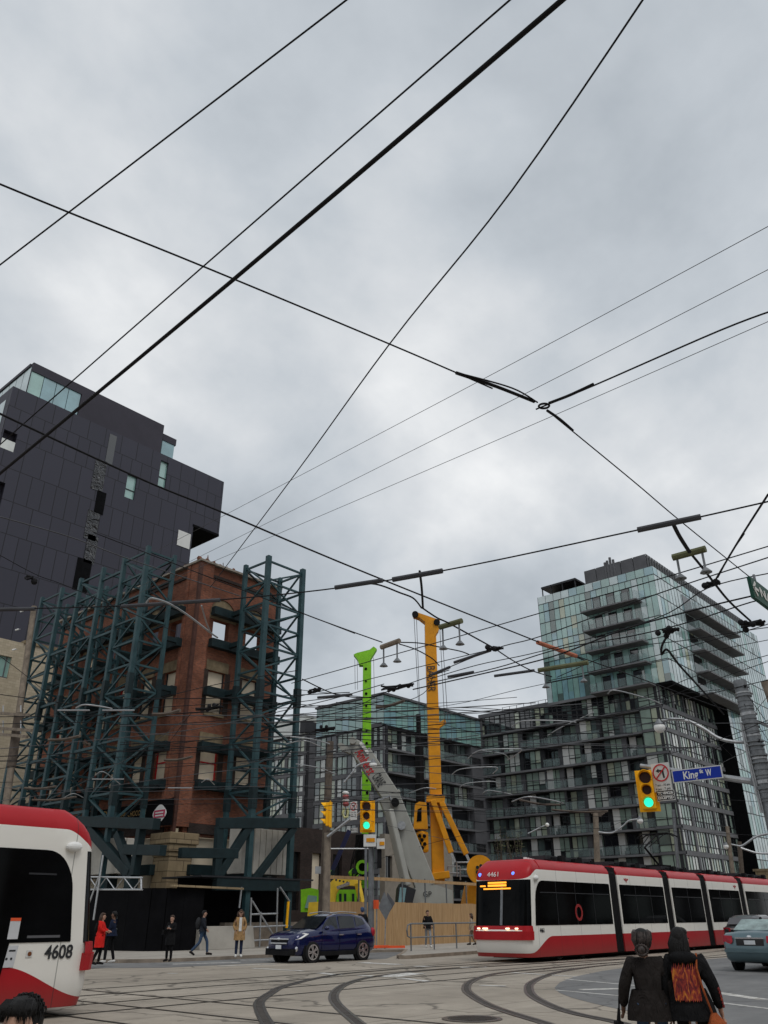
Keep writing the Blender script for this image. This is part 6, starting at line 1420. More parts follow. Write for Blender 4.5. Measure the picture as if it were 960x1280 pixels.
lamp('acorn street lamp with a long curved arm from the strapped pole', [(936, 928), (915, 927), (897, 922), (880, 911), (862, 902), (842, 899), (828, 901)], 26, (824.5, 909.5), .17)
lamp('globe street lamp on an arm in front of the grey crane boom', [(430, 978), (440, 966), (447, 957), (458, 953), (465, 952)], 44, (466.5, 956), .2)
lamp('small globe lamp on an arm behind the tram roof', [(748, 1040), (765, 1041), (778, 1033), (786, 1026), (797, 1024)], 60, (800, 1026), .2)
lamp('small globe lamp by the slim pole near the black wall', [(928, 1058), (922, 1057), (912, 1055)], 66, (908, 1058), .2)
lamp('tiny globe lamp over the site left of the tram', [(660, 1042), (672, 1036), (681, 1032)], 70, (684, 1031), .16, cap=False)
for i, pts in enumerate(([(960, 1042), (945, 1046), (930, 1056), (924, 1058)], [(926, 1060), (945, 1066), (962, 1067)])):
    T = thing('bracket_arm', ['upper', 'lower'][i]+' curved grey bracket arm by the right edge above the tram', 'bracket', PD(*pts[0], 50)); MB().tube(smooth3([PD(*p, 50) for p in pts]), .06, 6).build('tube', M['galv'], T)
# a few bare shrubs beside the fence top are seen against the block
sh = thing('bare_shrub', 'sparse young shrub on a terrace above the tram front', 'shrub', PD(640, 1074, 80)); rg = random.Random(3)
q = MB(); lf = MB()
for i in range(26):
    p = PD(rg.uniform(618, 655), 1078, 80); t_ = p+Vector((rg.uniform(-.5, .5), rg.uniform(-.5, .5), rg.uniform(1.2, 3.0))); q.tube([p, p.lerp(t_, .5)+Vector((rg.uniform(-.15, .15), 0, 0)), t_], [.03, .02, .01], 4)
    for k in range(11):
        c = p.lerp(t_, rg.uniform(.4, 1))+Vector((rg.uniform(-.35, .35), rg.uniform(-.35, .35), rg.uniform(-.2, .3))); d1 = Vector((rg.uniform(-1, 1), rg.uniform(-1, 1), rg.uniform(-1, 1)))*.09; d2 = Vector((rg.uniform(-1, 1), rg.uniform(-1, 1), rg.uniform(-1, 1)))*.06; lf.quad(c-d1, c+d2, c+d1, c-d2)
q.build('twigs', M['pole_brown'], sh); lf.build('leaves', mat('young_leaf', (.08, .085, .04), .8, var=.4, scale=8), sh)
# ================================================================ overhead wires
def wire(pts, r, label, cat='wire', group=None, m='cable', name='overhead_wire', sag=0.0, ext=0.0, n=5):
    """pts = (px, py, height) points on the wire; ext lengthens both ends beyond the frame"""
    P = [PZ(x, y, z) for x, y, z in pts]
    if ext: P[0] = P[0]+(P[0]-P[1])*ext; P[-1] = P[-1]+(P[-1]-P[-2])*ext
    if len(P) == 2:
        k = 14; Q_ = [P[0].lerp(P[1], i/k)-Vector((0, 0, sag*4*(i/k)*(1-i/k))) for i in range(k+1)]
    else: Q_ = smooth3(P, 6)
    return tag(MB().tube(Q_, r*(.8 if cat == 'wire' else 1), n).build(name, M[m]), label, cat, group)
M['bar'] = mat('grey_stick_insulator', (.06, .062, .07), .7, var=.2)
def bar_on(label, a, b, r=.05, m='bar', kind='bar', name='wire_insulator', cat='insulator', group=None):
    """stick insulator between two (px, py, height) points"""
    p, q = PZ(*a), PZ(*b); return tag(MB().tube([p, q], r*.68, 8).build(name, M[m]), label, cat, group)
# the sky wires
wire([(0, 331, 7.2), (433, 0, 8.0)], .010, 'thin black wire crossing the top left corner of the sky', ext=1)
wire([(0, 556, 8.5), (254, 333, 8.8), (638, 0, 9.2)], .013, 'middling black wire parallel to the thick cable, just above it', ext=1)
wire([(0, 591, 7.0), (290, 351, 7.05), (700, 0, 7.1)], .026, 'thickest black cable slanting across the sky to the top edge', ext=1, n=8)
wire([(802, 0, 7.5), (640, 238, 7.4), (487, 430, 7.4), (365, 598, 7.6), (284, 706, 8.2)], .011, 'lone black wire running steeply from the top right down to the brick parapet', ext=.4)
K1 = 8.0
wire([(0, 230, K1), (85, 265, K1), (254, 333, K1), (487, 430, K1), (575, 468, K1)], .014, 'black span wire from the left edge to the knotted ring in the sky', ext=.5)
wire([(570, 466, K1), (620, 483, K1), (668, 502, K1)], .024, 'thick spliced end of the span wire left of the ring', n=6, cat='cable splice')
wire([(576, 467, K1), (640, 485, K1), (672, 503, K1)], .012, 'loose tail wire bound along the splice left of the ring', cat='cable splice')
ring_c = PZ(680, 507.5, K1); MBr = MB(); dv = (PZ(690, 508, K1)-ring_c).normalized(); dn_ = Vector((-dv.y, dv.x, 0))
MBr.tube([ring_c+(dv*math.cos(a)+dn_*math.sin(a)*.8)*.075 for a in [i*math.pi/8 for i in range(16)]], .016, 6, closed=True)
tag(MBr.build('wire_ring', M['cable']), 'small black ring where three span wires meet in the sky', 'ring')
wire([(686, 504, K1), (712, 494, K1), (742, 480, K1)], .022, 'thick spliced cable end right of the ring', cat='cable splice')
wire([(686, 505, K1), (742, 482, K1), (900, 413, K1), (962, 390, K1)], .015, 'black span wire from the ring to the right edge', ext=.3)
wire([(684, 513, K1), (700, 524, K1), (716, 538, K1)], .022, 'thick spliced cable end below the ring', cat='cable splice')
wire([(684, 513, K1), (790, 600, 7.6), (849, 650, 7.4), (938, 722, 7.0)], .013, 'black wire dropping from the ring to the green sign')
for a, b, t in (((960, 283), (170, 702), 'upper'), ((960, 337), (165, 738), 'middle'), ((960, 402), (130, 760), 'lower')):
    wire([(a[0], a[1], 9.5), ((a[0]+b[0])/2, (a[1]+b[1])/2+2, 10.0), (b[0], b[1], 11.3)], .0085, t+' of three fine grey wires running to the leaning pole', m='thin_cable', ext=.05, n=4)
wire([(0, 517, 7.8), (170, 596, 7.8), (277, 640, 7.8), (462, 718, 7.8), (672, 802, 7.8)], .022, 'heavy black cable crossing the dark tower to the orange insulator', ext=.4)
bar_on('orange brown stick insulator in front of the glass tower', (674, 804, 7.8), (719, 820, 7.8), .10, name='wire_insulator', m='orange_wood') if False else None
M['rust'] = mat('orange_brown_bar', (.42, .14, .08), .7, var=.2, scale=5)
bar_on('orange brown stick insulator in front of the glass tower', (672, 803, 7.8), (720, 820, 7.8), .085, m='rust')
wire([(720, 820, 7.8), (800, 848, 7.8), (900, 885, 7.8), (960, 905, 7.8)], .02, 'heavy black cable continuing from the orange insulator to the right', ext=.2)
# trolley wire with its stick hangers
TZ = 6.0
wire([(0, 761, TZ), (160, 757, TZ), (372, 741, TZ), (553, 713.5, TZ), (800, 662, TZ), (876, 646, TZ), (960, 627, TZ)], .014, 'uppermost trolley wire passing in front of the brick corner and above the rigs', ext=.3)
for lab, a, b, r_ in (('grey stick insulator on the uppermost trolley wire at the left edge', (-5, 762), (44, 761), .05), ('grey stick insulator on the uppermost trolley wire crossing the brick corner', (152, 758), (275, 750), .05), ('grey stick insulator over the green drill mast', (419, 734.5), (478, 725.5), .055), ('grey stick insulator over the yellow drill head', (491, 724.5), (553, 713.5), .06), ('long grey stick insulator right of the sky ring', (797, 662.5), (876, 646), .06)):
    bar_on(lab, (*a, TZ), (*b, TZ), r_)
def hanger(label, a, b, z, drop, rodm='wood'):
    T = thing('trolley_hanger', label, 'wire hanger', PZ(*a, z)); p, q = PZ(*a, z), PZ(*b, z)
    MB().tube([p, q], .055, 8).build('timber_bar', M[rodm], T)
    for t in (.12, .88):
        c = p.lerp(q, t); MB().tube([c, c-Vector((0, 0, drop))], .018, 5).build('drop_rod', M['grey_metal'], T); MB().tube([c-Vector((0, 0, drop-.07)), c-Vector((0, 0, drop))], [.03, .09], 8).build('ear', M['grey_metal'], T)
olive = mat('olive_timber', (.11, .115, .06), .8, var=.2); M['olive'] = olive
hanger('olive wooden trolley hanger with two drop rods below the long grey insulator', (841, 697), (882, 686), 6.3, .36, 'olive')
hanger('weathered trolley hanger right of the green mast head', (477, 809), (499, 801), 6.5, .42)
hanger('olive trolley hanger right of the yellow drill head', (550, 784), (577, 776), 6.5, .45, 'olive')
hanger('long olive trolley hanger left of the glass tower', (673, 838), (735, 828), 6.6, .42, 'olive')
def drop(label, pts, z, r=.02): return wire([(x, y, z) for x, y in pts], r, label, cat='drop wire', name='drop_wire')
drop('black drop wire from the grey insulator to the yellow drill head', [(524.5, 714), (527, 735), (528.5, 760)], 6.1)
drop('curved black feeder drooping to the yellow drill head', [(449, 729), (473, 731), (500, 741), (517, 748), (527, 760)], 6.1, .014)
drop('thick drop rod from the long grey insulator to the olive hanger', [(840, 652), (848, 668), (856, 681), (862, 690)], 6.1, .028)
drop('black wire from the olive hanger to the lower right knot', [(862, 690), (880, 712), (893, 729), (912, 752), (938, 776)], 6.3, .02)
drop('black bound wire rising from the lower right knot to the right edge', [(893, 727), (904, 708), (928, 668), (960, 618)], 6.5, .016)
drop('second strand bound to the wire rising right of the olive hanger', [(897, 722), (912, 694), (930, 667)], 6.5, .014)
drop('black wire from the yellow drill head down to the central knot', [(528, 760), (546, 772), (561, 779), (590, 795), (619, 811)], 6.5, .016)
drop('black wire running on from the central knot to the orange insulator', [(619, 811), (640, 825), (664, 838), (690, 846)], 6.6, .014)
drop('black feeder curving from the weathered hanger to the far insulator', [(500, 803), (525, 804), (550, 809), (575, 814), (586, 818)], 6.5, .013)
drop('black feeder dipping from the weathered hanger behind the yellow mast', [(499, 805), (520, 812), (540, 823), (549, 832)], 6.5, .013)
wire([(374, 765, 6.9), (400, 775, 6.9), (444, 791, 6.9), (478, 803, 6.7)], .016, 'black wire from the steel tower to the weathered trolley hanger', ext=.0)
wire([(180, 690, 7.6), (374, 765, 6.9)], .012, 'black wire crossing the brick corner towards the weathered hanger', ext=.3)
def knot(label, c, z, w_, n, spread=3.0, seed=1):
    rg = random.Random(seed); q = MB(); base_p = PZ(*c, z)
    for i in range(n):
        a = PZ(c[0]-w_*rg.uniform(.5, 1), c[1]+w_*.16*rg.uniform(.4, 1)+rg.uniform(-spread, spread), z); b = PZ(c[0]+w_*rg.uniform(.5, 1), c[1]-w_*.16*rg.uniform(.4, 1)+rg.uniform(-spread, spread), z)
        m_ = base_p+Vector((rg.uniform(-.04, .04), rg.uniform(-.04, .04), rg.uniform(-.05, .05))); q.tube([a, m_, b], .025, 5)
    for i in range(n//2): q.ball(base_p+Vector((rg.uniform(-.2, .2), rg.uniform(-.2, .2), rg.uniform(-.06, .06))), .06, nu=6, nv=5)
    return tag(q.build('wire_knot', M['cable']), label, 'wire junction')
knot('dense black tangle of clamps left of the yellow mast', (497, 859), 6.6, 22, 9, 3, 1); knot('black knot where wires cross right of the yellow mast', (619, 811), 6.6, 11, 5, 2, 2); knot('black knot of looped wire under the olive hanger', (892, 730), 6.6, 9, 5, 3, 3)
knot('dark cluster of clamps below the green street sign', (942, 779), 6.2, 16, 8, 4, 4); knot('black splice hanging in front of the glass tower corner', (838, 788), 6.6, 11, 6, 2, 5); knot('black tangle in front of the dark wing', (405, 912), 6.8, 16, 7, 2, 6); knot('dark splice beside the steel tower at the wing', (393, 864), 6.8, 9, 5, 2, 7)
knot('brown black tangle at the foot of the brick face', (262, 885), 6.4, 18, 6, 2, 8); knot('small dark clamp in the lattice of the long face', (36, 722), 6.6, 5, 3, 1, 9)
loop = [(838, 790), (828, 806), (827, 818), (834, 812), (848, 830), (868, 852), (886, 872), (905, 893)]
drop('thick drooping black cable looping down the glass tower face', loop, 6.6, .026)
# straight trolley net on the right
net = [([(372, 852), (547, 803), (680, 765), (820, 725), (960, 683)], 6.6, .013), ([(372, 871), (576, 821), (620, 811)], 6.6, .012), ([(540, 843), (619, 811), (677, 795), (820, 743), (960, 697)], 6.6, .014),
       ([(540, 848), (598, 831), (677, 814), (820, 773), (885, 735), (960, 717)], 6.6, .013), ([(520, 861), (600, 843), (690, 821), (780, 787), (874, 761), (936, 746), (965, 740)], 6.5, .020), ([(540, 853), (620, 835), (700, 811), (790, 795), (860, 778), (938, 753), (965, 748)], 6.5, .016),
       ([(372, 884), (540, 884), (675, 856), (960, 800)], 6.8, .010), ([(700, 845), (780, 812), (860, 800), (941, 787), (965, 784)], 6.7, .012), ([(690, 850), (780, 830), (880, 803), (945, 785), (965, 778)], 6.7, .012), ([(640, 890), (780, 877), (870, 845), (960, 819)], 7, .012), ([(700, 893), (780, 889), (870, 858), (960, 827)], 7, .012),
       ([(372, 862), (460, 872), (520, 880), (640, 872)], 6.9, .011), ([(380, 850), (420, 868), (459, 872), (480, 866)], 6.8, .020), ([(372, 893), (440, 884), (480, 866), (530, 848), (560, 838)], 6.8, .014), ([(430, 900), (520, 872), (540, 848)], 6.8, .012), ([(700, 690), (960, 640)], 6.6, .001)]
for i, (p, z, r_) in enumerate(net[:-1]):
    wire([(x, y, z) for x, y in p], r_, 'black trolley wire in the tangle right of the steel tower', group='trolley wires over the right half of the crossing', ext=.05)
for lab, a, b in (('grey stick insulator between the yellow mast and the glass tower', (568, 828), (613, 813)), ('grey stick insulator left of the yellow mast, low', (540, 843), (562, 834)), ('grey stick insulator touching the glass tower left edge', (618, 845), (668, 838)), ('grey stick insulator near the steel tower, below the weathered hanger', (397, 872), (440, 868)), ('dark stick insulator in front of the yellow mast base', (560, 846), (592, 840))):
    bar_on(lab, (*a, 6.6), (*b, 6.6), .05)
# dense low net in front of the facade and the blocks
rg = random.Random(21)
low_net = [([(0, 936), (120, 925), (240, 912), (390, 880), (480, 855)], 6.3), ([(0, 961), (150, 938), (300, 918), (480, 876)], 6.2), ([(0, 905), (100, 903), (200, 906), (380, 892)], 6.4), ([(0, 646), (90, 672), (162, 699), (300, 745)], 8.2), ([(0, 694), (47, 719), (90, 735), (220, 790)], 7.6), ([(0, 820), (60, 868), (160, 960)], 6.8),
           ([(0, 1001), (120, 985), (300, 962), (460, 960), (640, 955)], 6.0), ([(0, 978), (200, 975), (400, 985), (600, 1000)], 6.0), ([(100, 900), (250, 860), (372, 838)], 6.5), ([(60, 1000), (160, 948), (230, 900)], 6.3), ([(120, 1005), (190, 950), (240, 890)], 6.3), ([(0, 868), (150, 885), (330, 878), (480, 890), (600, 885), (780, 905)], 6.6),
           ([(300, 955), (420, 940), (560, 945), (700, 930), (860, 935)], 6.4), ([(380, 985), (520, 992), (660, 1005), (800, 995), (960, 1003)], 6.0), ([(380, 1000), (560, 985), (720, 970), (880, 930), (960, 900)], 6.1), ([(400, 1010), (560, 1050), (680, 1075), (760, 1080)], 6.0), ([(470, 1075), (600, 1040), (760, 1036), (960, 1045)], 6.0), ([(420, 905), (560, 925), (700, 905), (830, 880), (960, 850)], 6.6),
           ([(760, 1035), (830, 1000), (900, 955), (960, 930)], 6.0), ([(700, 1000), (830, 975), (905, 930), (960, 912)], 6.2), ([(860, 900), (905, 935), (960, 990)], 6.4), ([(935, 870), (960, 905)], 7), ([(930, 880), (960, 925)], 7), ([(935, 900), (960, 870)], 7), ([(372, 960), (430, 968), (520, 965), (640, 975)], 6.2), ([(372, 1012), (480, 1003), (620, 1016), (760, 1012)], 5.9)]
for k in range(34):
    y0 = rg.uniform(870, 1012); s_ = rg.uniform(-.10, .06); x0 = rg.choice((-10, 150, 330, 420)); x1 = x0+rg.uniform(260, 640); mid = (x0+x1)/2
    low_net.append(([(x0, y0), (mid, y0+s_*(mid-x0)+rg.uniform(2, 8)), (x1, y0+s_*(x1-x0))], rg.uniform(5.8, 6.4)))
for i, (p, z) in enumerate(low_net):
    left = p[-1][0] < 500
    wire([(x, y, z) for x, y in p], rg.uniform(.010, .016), 'fine wire in the low tangle across the facade' if left else 'fine wire in the low tangle across the blocks', group='low wires across the facade' if left else 'low wires across the blocks', m='thin_cable' if i % 3 == 0 else 'cable', n=4)
# silver pull-off arms and light insulators in the tangle
M['thin_cable'] = M['thin_cable']
M['silver'] = mat('silver_fitting', (.34, .35, .36), .45, .6, var=.1)
pull = [([(183, 753), (190, 748), (212, 755), (236, 770), (262, 790), (272, 797)], 5.9, .03), ([(252, 757), (258, 778), (264, 792)], 5.9, .025), ([(95, 885), (105, 881), (125, 883), (140, 886)], 6.2, .035), ([(72, 888), (112, 888)], 6.2, .035), ([(128, 888), (168, 888)], 6.2, .035), ([(80, 997), (92, 992), (104, 997)], 6.0, .03), ([(120, 968), (130, 965), (150, 980)], 6.0, .03), ([(115, 974), (155, 974)], 6.0, .03),
        ([(210, 985), (240, 985)], 6.0, .03), ([(252, 978), (260, 974), (268, 981)], 6.0, .03), ([(585, 948), (600, 938), (640, 936), (652, 938), (634, 950)], 6.2, .03), ([(600, 938), (628, 942), (636, 948)], 6.2, .025), ([(565, 968), (578, 961), (620, 959), (616, 967)], 6.1, .03), ([(575, 984), (585, 979), (618, 977), (624, 985)], 6.0, .03), ([(603, 992), (612, 988), (640, 993)], 6.0, .03),
        ([(640, 908), (655, 901), (700, 901), (720, 903)], 6.3, .03), ([(684, 920), (700, 910), (730, 896), (742, 890)], 6.3, .025), ([(363, 921), (390, 924), (412, 930)], 6.2, .035), ([(358, 930), (382, 926), (405, 936)], 6.2, .03), ([(370, 955), (400, 960), (420, 968)], 6.1, .03), ([(822, 793), (828, 868), (836, 868)], 6.6, .001), ([(760, 867), (770, 863), (812, 874), (826, 880)], 6.6, .03), ([(510, 992), (530, 985), (545, 986)], 6.0, .03), ([(640, 1002), (660, 996), (688, 1000), (704, 1004)], 6.0, .045)]
for i, (p, z, r_) in enumerate(pull):
    if r_ < .01: continue
    side_ = 'brick and steel facade' if p[0][0] < 340 else ('dark wing' if p[0][0] < 560 else 'charcoal block')
    wire([(x, y, z) for x, y in p], r_*.55, 'bent silver pull-off fitting among the wires in front of the '+side_, cat='wire fitting', name='pull_off_arm', group='silver wire fittings before the '+side_, m='silver')
fr_ = [((0, 800), (30, 800))]
for i, (a, b, z) in enumerate((((190, 893), (225, 888), 6.2), ((60, 925), (100, 920), 6.2), ((105, 928), (112, 930), 6.2), ((470, 884), (505, 876), 6.6), ((650, 1000), (700, 1006), 6.0), ((690, 1012), (760, 1014), 6.0), ((30, 985), (70, 983), 6.0), ((205, 950), (240, 946), 6.1), ((40, 1000), (95, 996), 6.0))):
    wire([(a[0], a[1], z), ((a[0]+b[0])/2, (a[1]+b[1])/2+2, z), (b[0], b[1], z)], .045, 'dark splice sleeve in the low tangle of wires', cat='cable splice', name='splice_sleeve', group='splice sleeves in the low tangle', m='pole_brown')
# ================================================================ people
def skin_mesh(name, J, E, Rd, m, parent, sub=1, root=None, extra=None, smooth=True):
    ks = list(J); me = bpy.data.meshes.new(name); me.from_pydata([tuple(J[k]) for k in ks], [(ks.index(a), ks.index(b)) for a, b in E], [])
    o = bpy.data.objects.new(name, me); COL.objects.link(o); md = o.modifiers.new('skin', 'SKIN')
    sv_ = me.skin_vertices[0].data
    for i, k in enumerate(ks):
        r = Rd[k]; sv_[i].radius = r if isinstance(r, tuple) else (r, r); sv_[i].use_root = (k == (root or ks[0]))
    md.use_smooth_shade = True
    s_ = o.modifiers.new('sub', 'SUBSURF'); s_.levels = sub; s_.render_levels = sub
    bpy.context.view_layer.update(); dg = bpy.context.evaluated_depsgraph_get(); m2 = bpy.data.meshes.new_from_object(o.evaluated_get(dg))
    bpy.data.objects.remove(o); bpy.data.meshes.remove(me); m2.name = name
    if extra is not None:
        bm = bmesh.new(); bm.from_mesh(m2); em = bpy.data.meshes.new('x'); em.from_pydata([tuple(p) for p in extra.v], [], extra.f); bm.from_mesh(em); bm.to_mesh(m2); bm.free(); bpy.data.meshes.remove(em)
    for p in m2.polygons: p.use_smooth = True
    m2.materials.clear(); m2.materials.append(m)
    ob = bpy.data.objects.new(name, m2); COL.objects.link(ob); ob.parent = parent; return ob
def J0():
    d = dict(pelvis=(0, 0, .95), waist=(0, 0, 1.08), chest=(-.01, 0, 1.27), neck=(-.005, 0, 1.44), jaw=(.012, 0, 1.52), crown=(.008, 0, 1.635))
    for s, n in ((1, 'l'), (-1, 'r')):
        d.update({n+'sh': (-.01, s*.150, 1.372), n+'el': (-.03, s*.215, 1.12), n+'wr': (.05, s*.22, .88), n+'hip': (0, s*.085, .89), n+'kn': (.015, s*.095, .49), n+'an': (-.02, s*.095, .085), n+'toe': (.14, s*.115, .035)})
    return {k: Vector(v) for k, v in d.items()}
def person(label, foot, yaw, h, pose=None, skin_m='skin', hair=('hair', 'short'), top=None, hem=None, legs=None, shoe=None, lean=0, extras=None, grip=.5, width=1.0, head_yaw=0.0):
    T = thing('person', label, 'person', foot, yaw); J = J0(); J.update({k: Vector(v) for k, v in (pose or {}).items()}); k_ = h/1.73
    V = lambda p: Vector((p[0]*k_, p[1]*k_*width, p[2]*k_))
    R0 = dict(pelvis=(.115, .095), waist=(.105, .085), chest=(.115, .09), neck=.048, jaw=(.062, .07), crown=(.078, .09))
    for n in 'lr': R0.update({n+'sh': .055, n+'el': .040, n+'wr': .028, n+'hip': .085, n+'kn': .055, n+'an': .038, n+'toe': .032})
    E = [('pelvis', 'waist'), ('waist', 'chest'), ('chest', 'neck'), ('neck', 'jaw'), ('jaw', 'crown')]
    for n in 'lr': E += [('chest', n+'sh'), (n+'sh', n+'el'), (n+'el', n+'wr'), ('pelvis', n+'hip'), (n+'hip', n+'kn'), (n+'kn', n+'an'), (n+'an', n+'toe')]
    JJ = dict(J); RR = dict(R0); EE = list(E)
    for n, s in (('l', 1), ('r', -1)):      # hands: palm, four unequal curled fingers and a thumb from the palm's side
        w_ = J[n+'wr']; d = (w_-J[n+'el']).normalized(); side = Vector((1, 0, 0))-d*d.x; side = side.normalized() if side.length > .2 else Vector((0, 1, 0)); nrm = d.cross(side).normalized()*s
        pm = w_+d*.05; JJ[n+'pm'] = pm; RR[n+'pm'] = (.030, .020); EE.append((n+'wr', n+'pm'))
        for i, L in enumerate((.062, .070, .065, .050)):
            a = pm+d*.035+side*(.027-.018*i); b = a+d*L*.55-nrm*L*.2*grip; c = b+d*L*.45*(1-grip)-nrm*L*.5*grip
            for nm, p in (('a', a), ('b', b), ('c', c)): JJ[f'{n}f{i}{nm}'] = p; RR[f'{n}f{i}{nm}'] = .0095
            EE += [(n+'pm', f'{n}f{i}a'), (f'{n}f{i}a', f'{n}f{i}b'), (f'{n}f{i}b', f'{n}f{i}c')]
        a = w_+d*.025+side*.030; b = a+d*.035+side*.022-nrm*.01; JJ[n+'ta'] = a; JJ[n+'tb'] = b; RR[n+'ta'] = .011; RR[n+'tb'] = .0095; EE += [(n+'wr', n+'ta'), (n+'ta', n+'tb')]
    sc_ = lambda D: {k: (tuple(x*k_ for x in v) if isinstance(v, tuple) else v*k_) for k, v in D.items()}
    hc = (J['jaw']+J['crown'])/2; ex = MB()
    hy = Matrix.Rotation(head_yaw, 3, 'Z'); HP = lambda p: V(hc+hy @ Vector(p))
    ex.ball(HP((0, 0, -.004)), (.088*k_, .073*k_, .114*k_), nu=16, nv=12); ex.ball(HP((.03, 0, -.085)), (.05*k_, .05*k_, .035*k_), nu=12, nv=8)
    ex.ball(HP((.094, 0, -.012)), (.016*k_, .012*k_, .022*k_), nu=8, nv=6); 
    for s in (-1, 1): ex.ball(HP((.0, s*.078, -.01)), (.02*k_, .008*k_, .03*k_), nu=8, nv=6)
    ex.ball(HP((.078, 0, -.055)), (.016*k_, .026*k_, .008*k_), nu=8, nv=5)
    skin_mesh('body', {k: V(p) for k, p in JJ.items()}, EE, sc_(RR), M[skin_m], T, 1, 'pelvis', ex)
    ey = MB()
    for s in (-1, 1): ey.ball(HP((.080, s*.032, .012)), (.010*k_, .014*k_, .007*k_), nu=8, nv=5)
    ey.build('eyes', M['void'], T, world=False)
    if top:
        tj = {k: J[k] for k in ('waist', 'chest', 'neck', 'lsh', 'lel', 'lwr', 'rsh', 'rel', 'rwr')}; tj['hipc'] = J['pelvis']-Vector((0, 0, .02)); tj['neck'] = J['neck']-Vector((0, 0, .035))
        b = top[1]; rr_ = dict(hipc=(.155*b, .125*b), waist=(.14*b, .115*b), chest=(.15*b, .12*b), neck=.08*b)
        for n in 'lr': rr_.update({n+'sh': .078*b, n+'el': .064*b, n+'wr': .05*b})
        skin_mesh('jacket', {k: V(p) for k, p in tj.items()}, [('hipc', 'waist'), ('waist', 'chest'), ('chest', 'neck')]+[e for n in 'lr' for e in (('chest', n+'sh'), (n+'sh', n+'el'), (n+'el', n+'wr'))], sc_(rr_), top[0], T, 1, 'waist')
        if hem:
            q = MB(); n_ = 18; zs = [J['waist'].z+.02, J['pelvis'].z, hem+(J['pelvis'].z-hem)*.5, hem]; wd = [(.128*b, .150*b), (.155*b, .198*b), (.165*b, .212*b), (.172*b, .218*b)]
            rings = []
            for z, (rx, ry) in zip(zs, wd):
                rings.append([V((rx*math.cos(2*math.pi*i/n_)*(1+.04*math.sin(5*i+z*9)), ry*math.sin(2*math.pi*i/n_), z)) for i in range(n_)])
            for a, c in zip(rings, rings[1:]): q.add(a+c, [(i, (i+1) % n_, n_+(i+1) % n_, n_+i) for i in range(n_)])
            q.build('coat_skirt', top[0], T, smooth=True, world=False, merge=True)
    if legs:
        lj = {'pelvis': J['pelvis']}; lr_ = {'pelvis': (.135, .11)}; le = []
        for n in 'lr':
            for a in ('hip', 'kn', 'an'): lj[n+a] = J[n+a]
            lr_.update({n+'hip': .088, n+'kn': .068, n+'an': .056}); le += [('pelvis', n+'hip'), (n+'hip', n+'kn'), (n+'kn', n+'an')]
        skin_mesh('trousers', {k: V(p) for k, p in lj.items()}, le, sc_(lr_), legs, T, 1, 'pelvis')
    if shoe:
        for n in 'lr':
            a, t_ = J[n+'an'], J[n+'toe']; d = t_-a; d.z = 0; d.normalize(); q = MB(); hl = a-d*.055
            q.tube([V(hl+Vector((0, 0, -.03))), V(a+Vector((0, 0, -.02))), V(a.lerp(t_, .6)+Vector((0, 0, -.0))), V(t_+d*.03), V(t_+d*.055)], [.035*k_, .052*k_, .045*k_, .036*k_, .015*k_], 10); q.build('shoe', shoe, T, smooth=True, world=False)
    hm, st = hair; q = MB(); mh = M[hm] if isinstance(hm, str) else hm
    if st != 'none':
        q.ball(HP((-.034, 0, .028)), (.086*k_, .088*k_, .108*k_), nu=16, nv=12); q.ball(HP((.004, 0, .078)), (.084*k_, .080*k_, .054*k_), nu=14, nv=8)
        if st in ('long', 'straight'):
            rh = random.Random(len(label)); ns = 7 if h*900/max(3, math.hypot(foot[0], foot[1])) < 60 else 0
            q.ball(HP((-.075, 0, -.07)), (.060*k_, .095*k_, .13*k_), nu=14, nv=10) if not ns else None
            for i in range(70 if not ns else 0):
                a = rh.uniform(-1.45, 1.45); L_ = rh.uniform(.20, .33); w1 = rh.uniform(-.012, .012)
                q.tube([HP((-.05*math.cos(a)-.02, .085*math.sin(a), .06)), HP((-.085*math.cos(a)-.03, .105*math.sin(a)+w1, -.04)), HP((-.085*math.cos(a)-.045+w1, .115*math.sin(a)-w1, -L_*.65)), HP((-.07*math.cos(a)-.045, .10*math.sin(a)+w1*2, -L_))], [.012*k_, .014*k_, .011*k_, .002*k_], 5)
            for i in range(ns):
                a = -1.25+2.5*i/6; L_ = .30 if st == 'long' else .22
                q.tube([HP((-.05*math.cos(a)-.02, .085*math.sin(a), .05)), HP((-.075*math.cos(a)-.02, .105*math.sin(a), -.06)), HP((-.075*math.cos(a)-.03, .11*math.sin(a), -L_*.7)), HP((-.055*math.cos(a)-.03, .09*math.sin(a), -L_))], [.05*k_, .05*k_, .042*k_, .012*k_], 8)
        if st == 'bun': q.ball(HP((-.11, 0, .06)), .05*k_, nu=10, nv=8)
        if st == 'tail': q.tube([HP((-.10, 0, .05)), HP((-.15, 0, -.02)), HP((-.13, 0, -.14))], [.03*k_, .035*k_, .01*k_], 8)
        q.build('hair', mh, T, smooth=True, world=False)
    if extras: extras(T, V, J, HP, k_)
    return T
def cloth(name, col, rough=.9, var=.2, scale=12): 
    m = mat(name, col, rough, 0, var, scale, .12); t = m.node_tree; b = t.nodes['Principled BSDF']; mp = nd(t, 'ShaderNodeMapping'); mp.inputs['Scale'].default_value = (1, 1, .45); mp.inputs['Rotation'].default_value = (.3, .25, 0); t.links.new(vpos(t), mp.inputs[0])
    f = mth(t, 'ADD', noise(t, mp.outputs[0], 11, 3, .5, 1.5), mth(t, 'MULTIPLY', noise(t, vpos(t), 220, 2), .06)); bumpit(t, b, f, .9, .05)
    return m
Cb = cloth('black_cloth', (.010, .010, .011)); Cdb = cloth('brown_black_cloth', (.020, .017, .016)); Cj = cloth('blue_denim', (.045, .075, .13), scale=20); Cnav = cloth('navy_puffer', (.012, .018, .04)); Cred = cloth('scarlet_coat', (.62, .022, .018), var=.1)
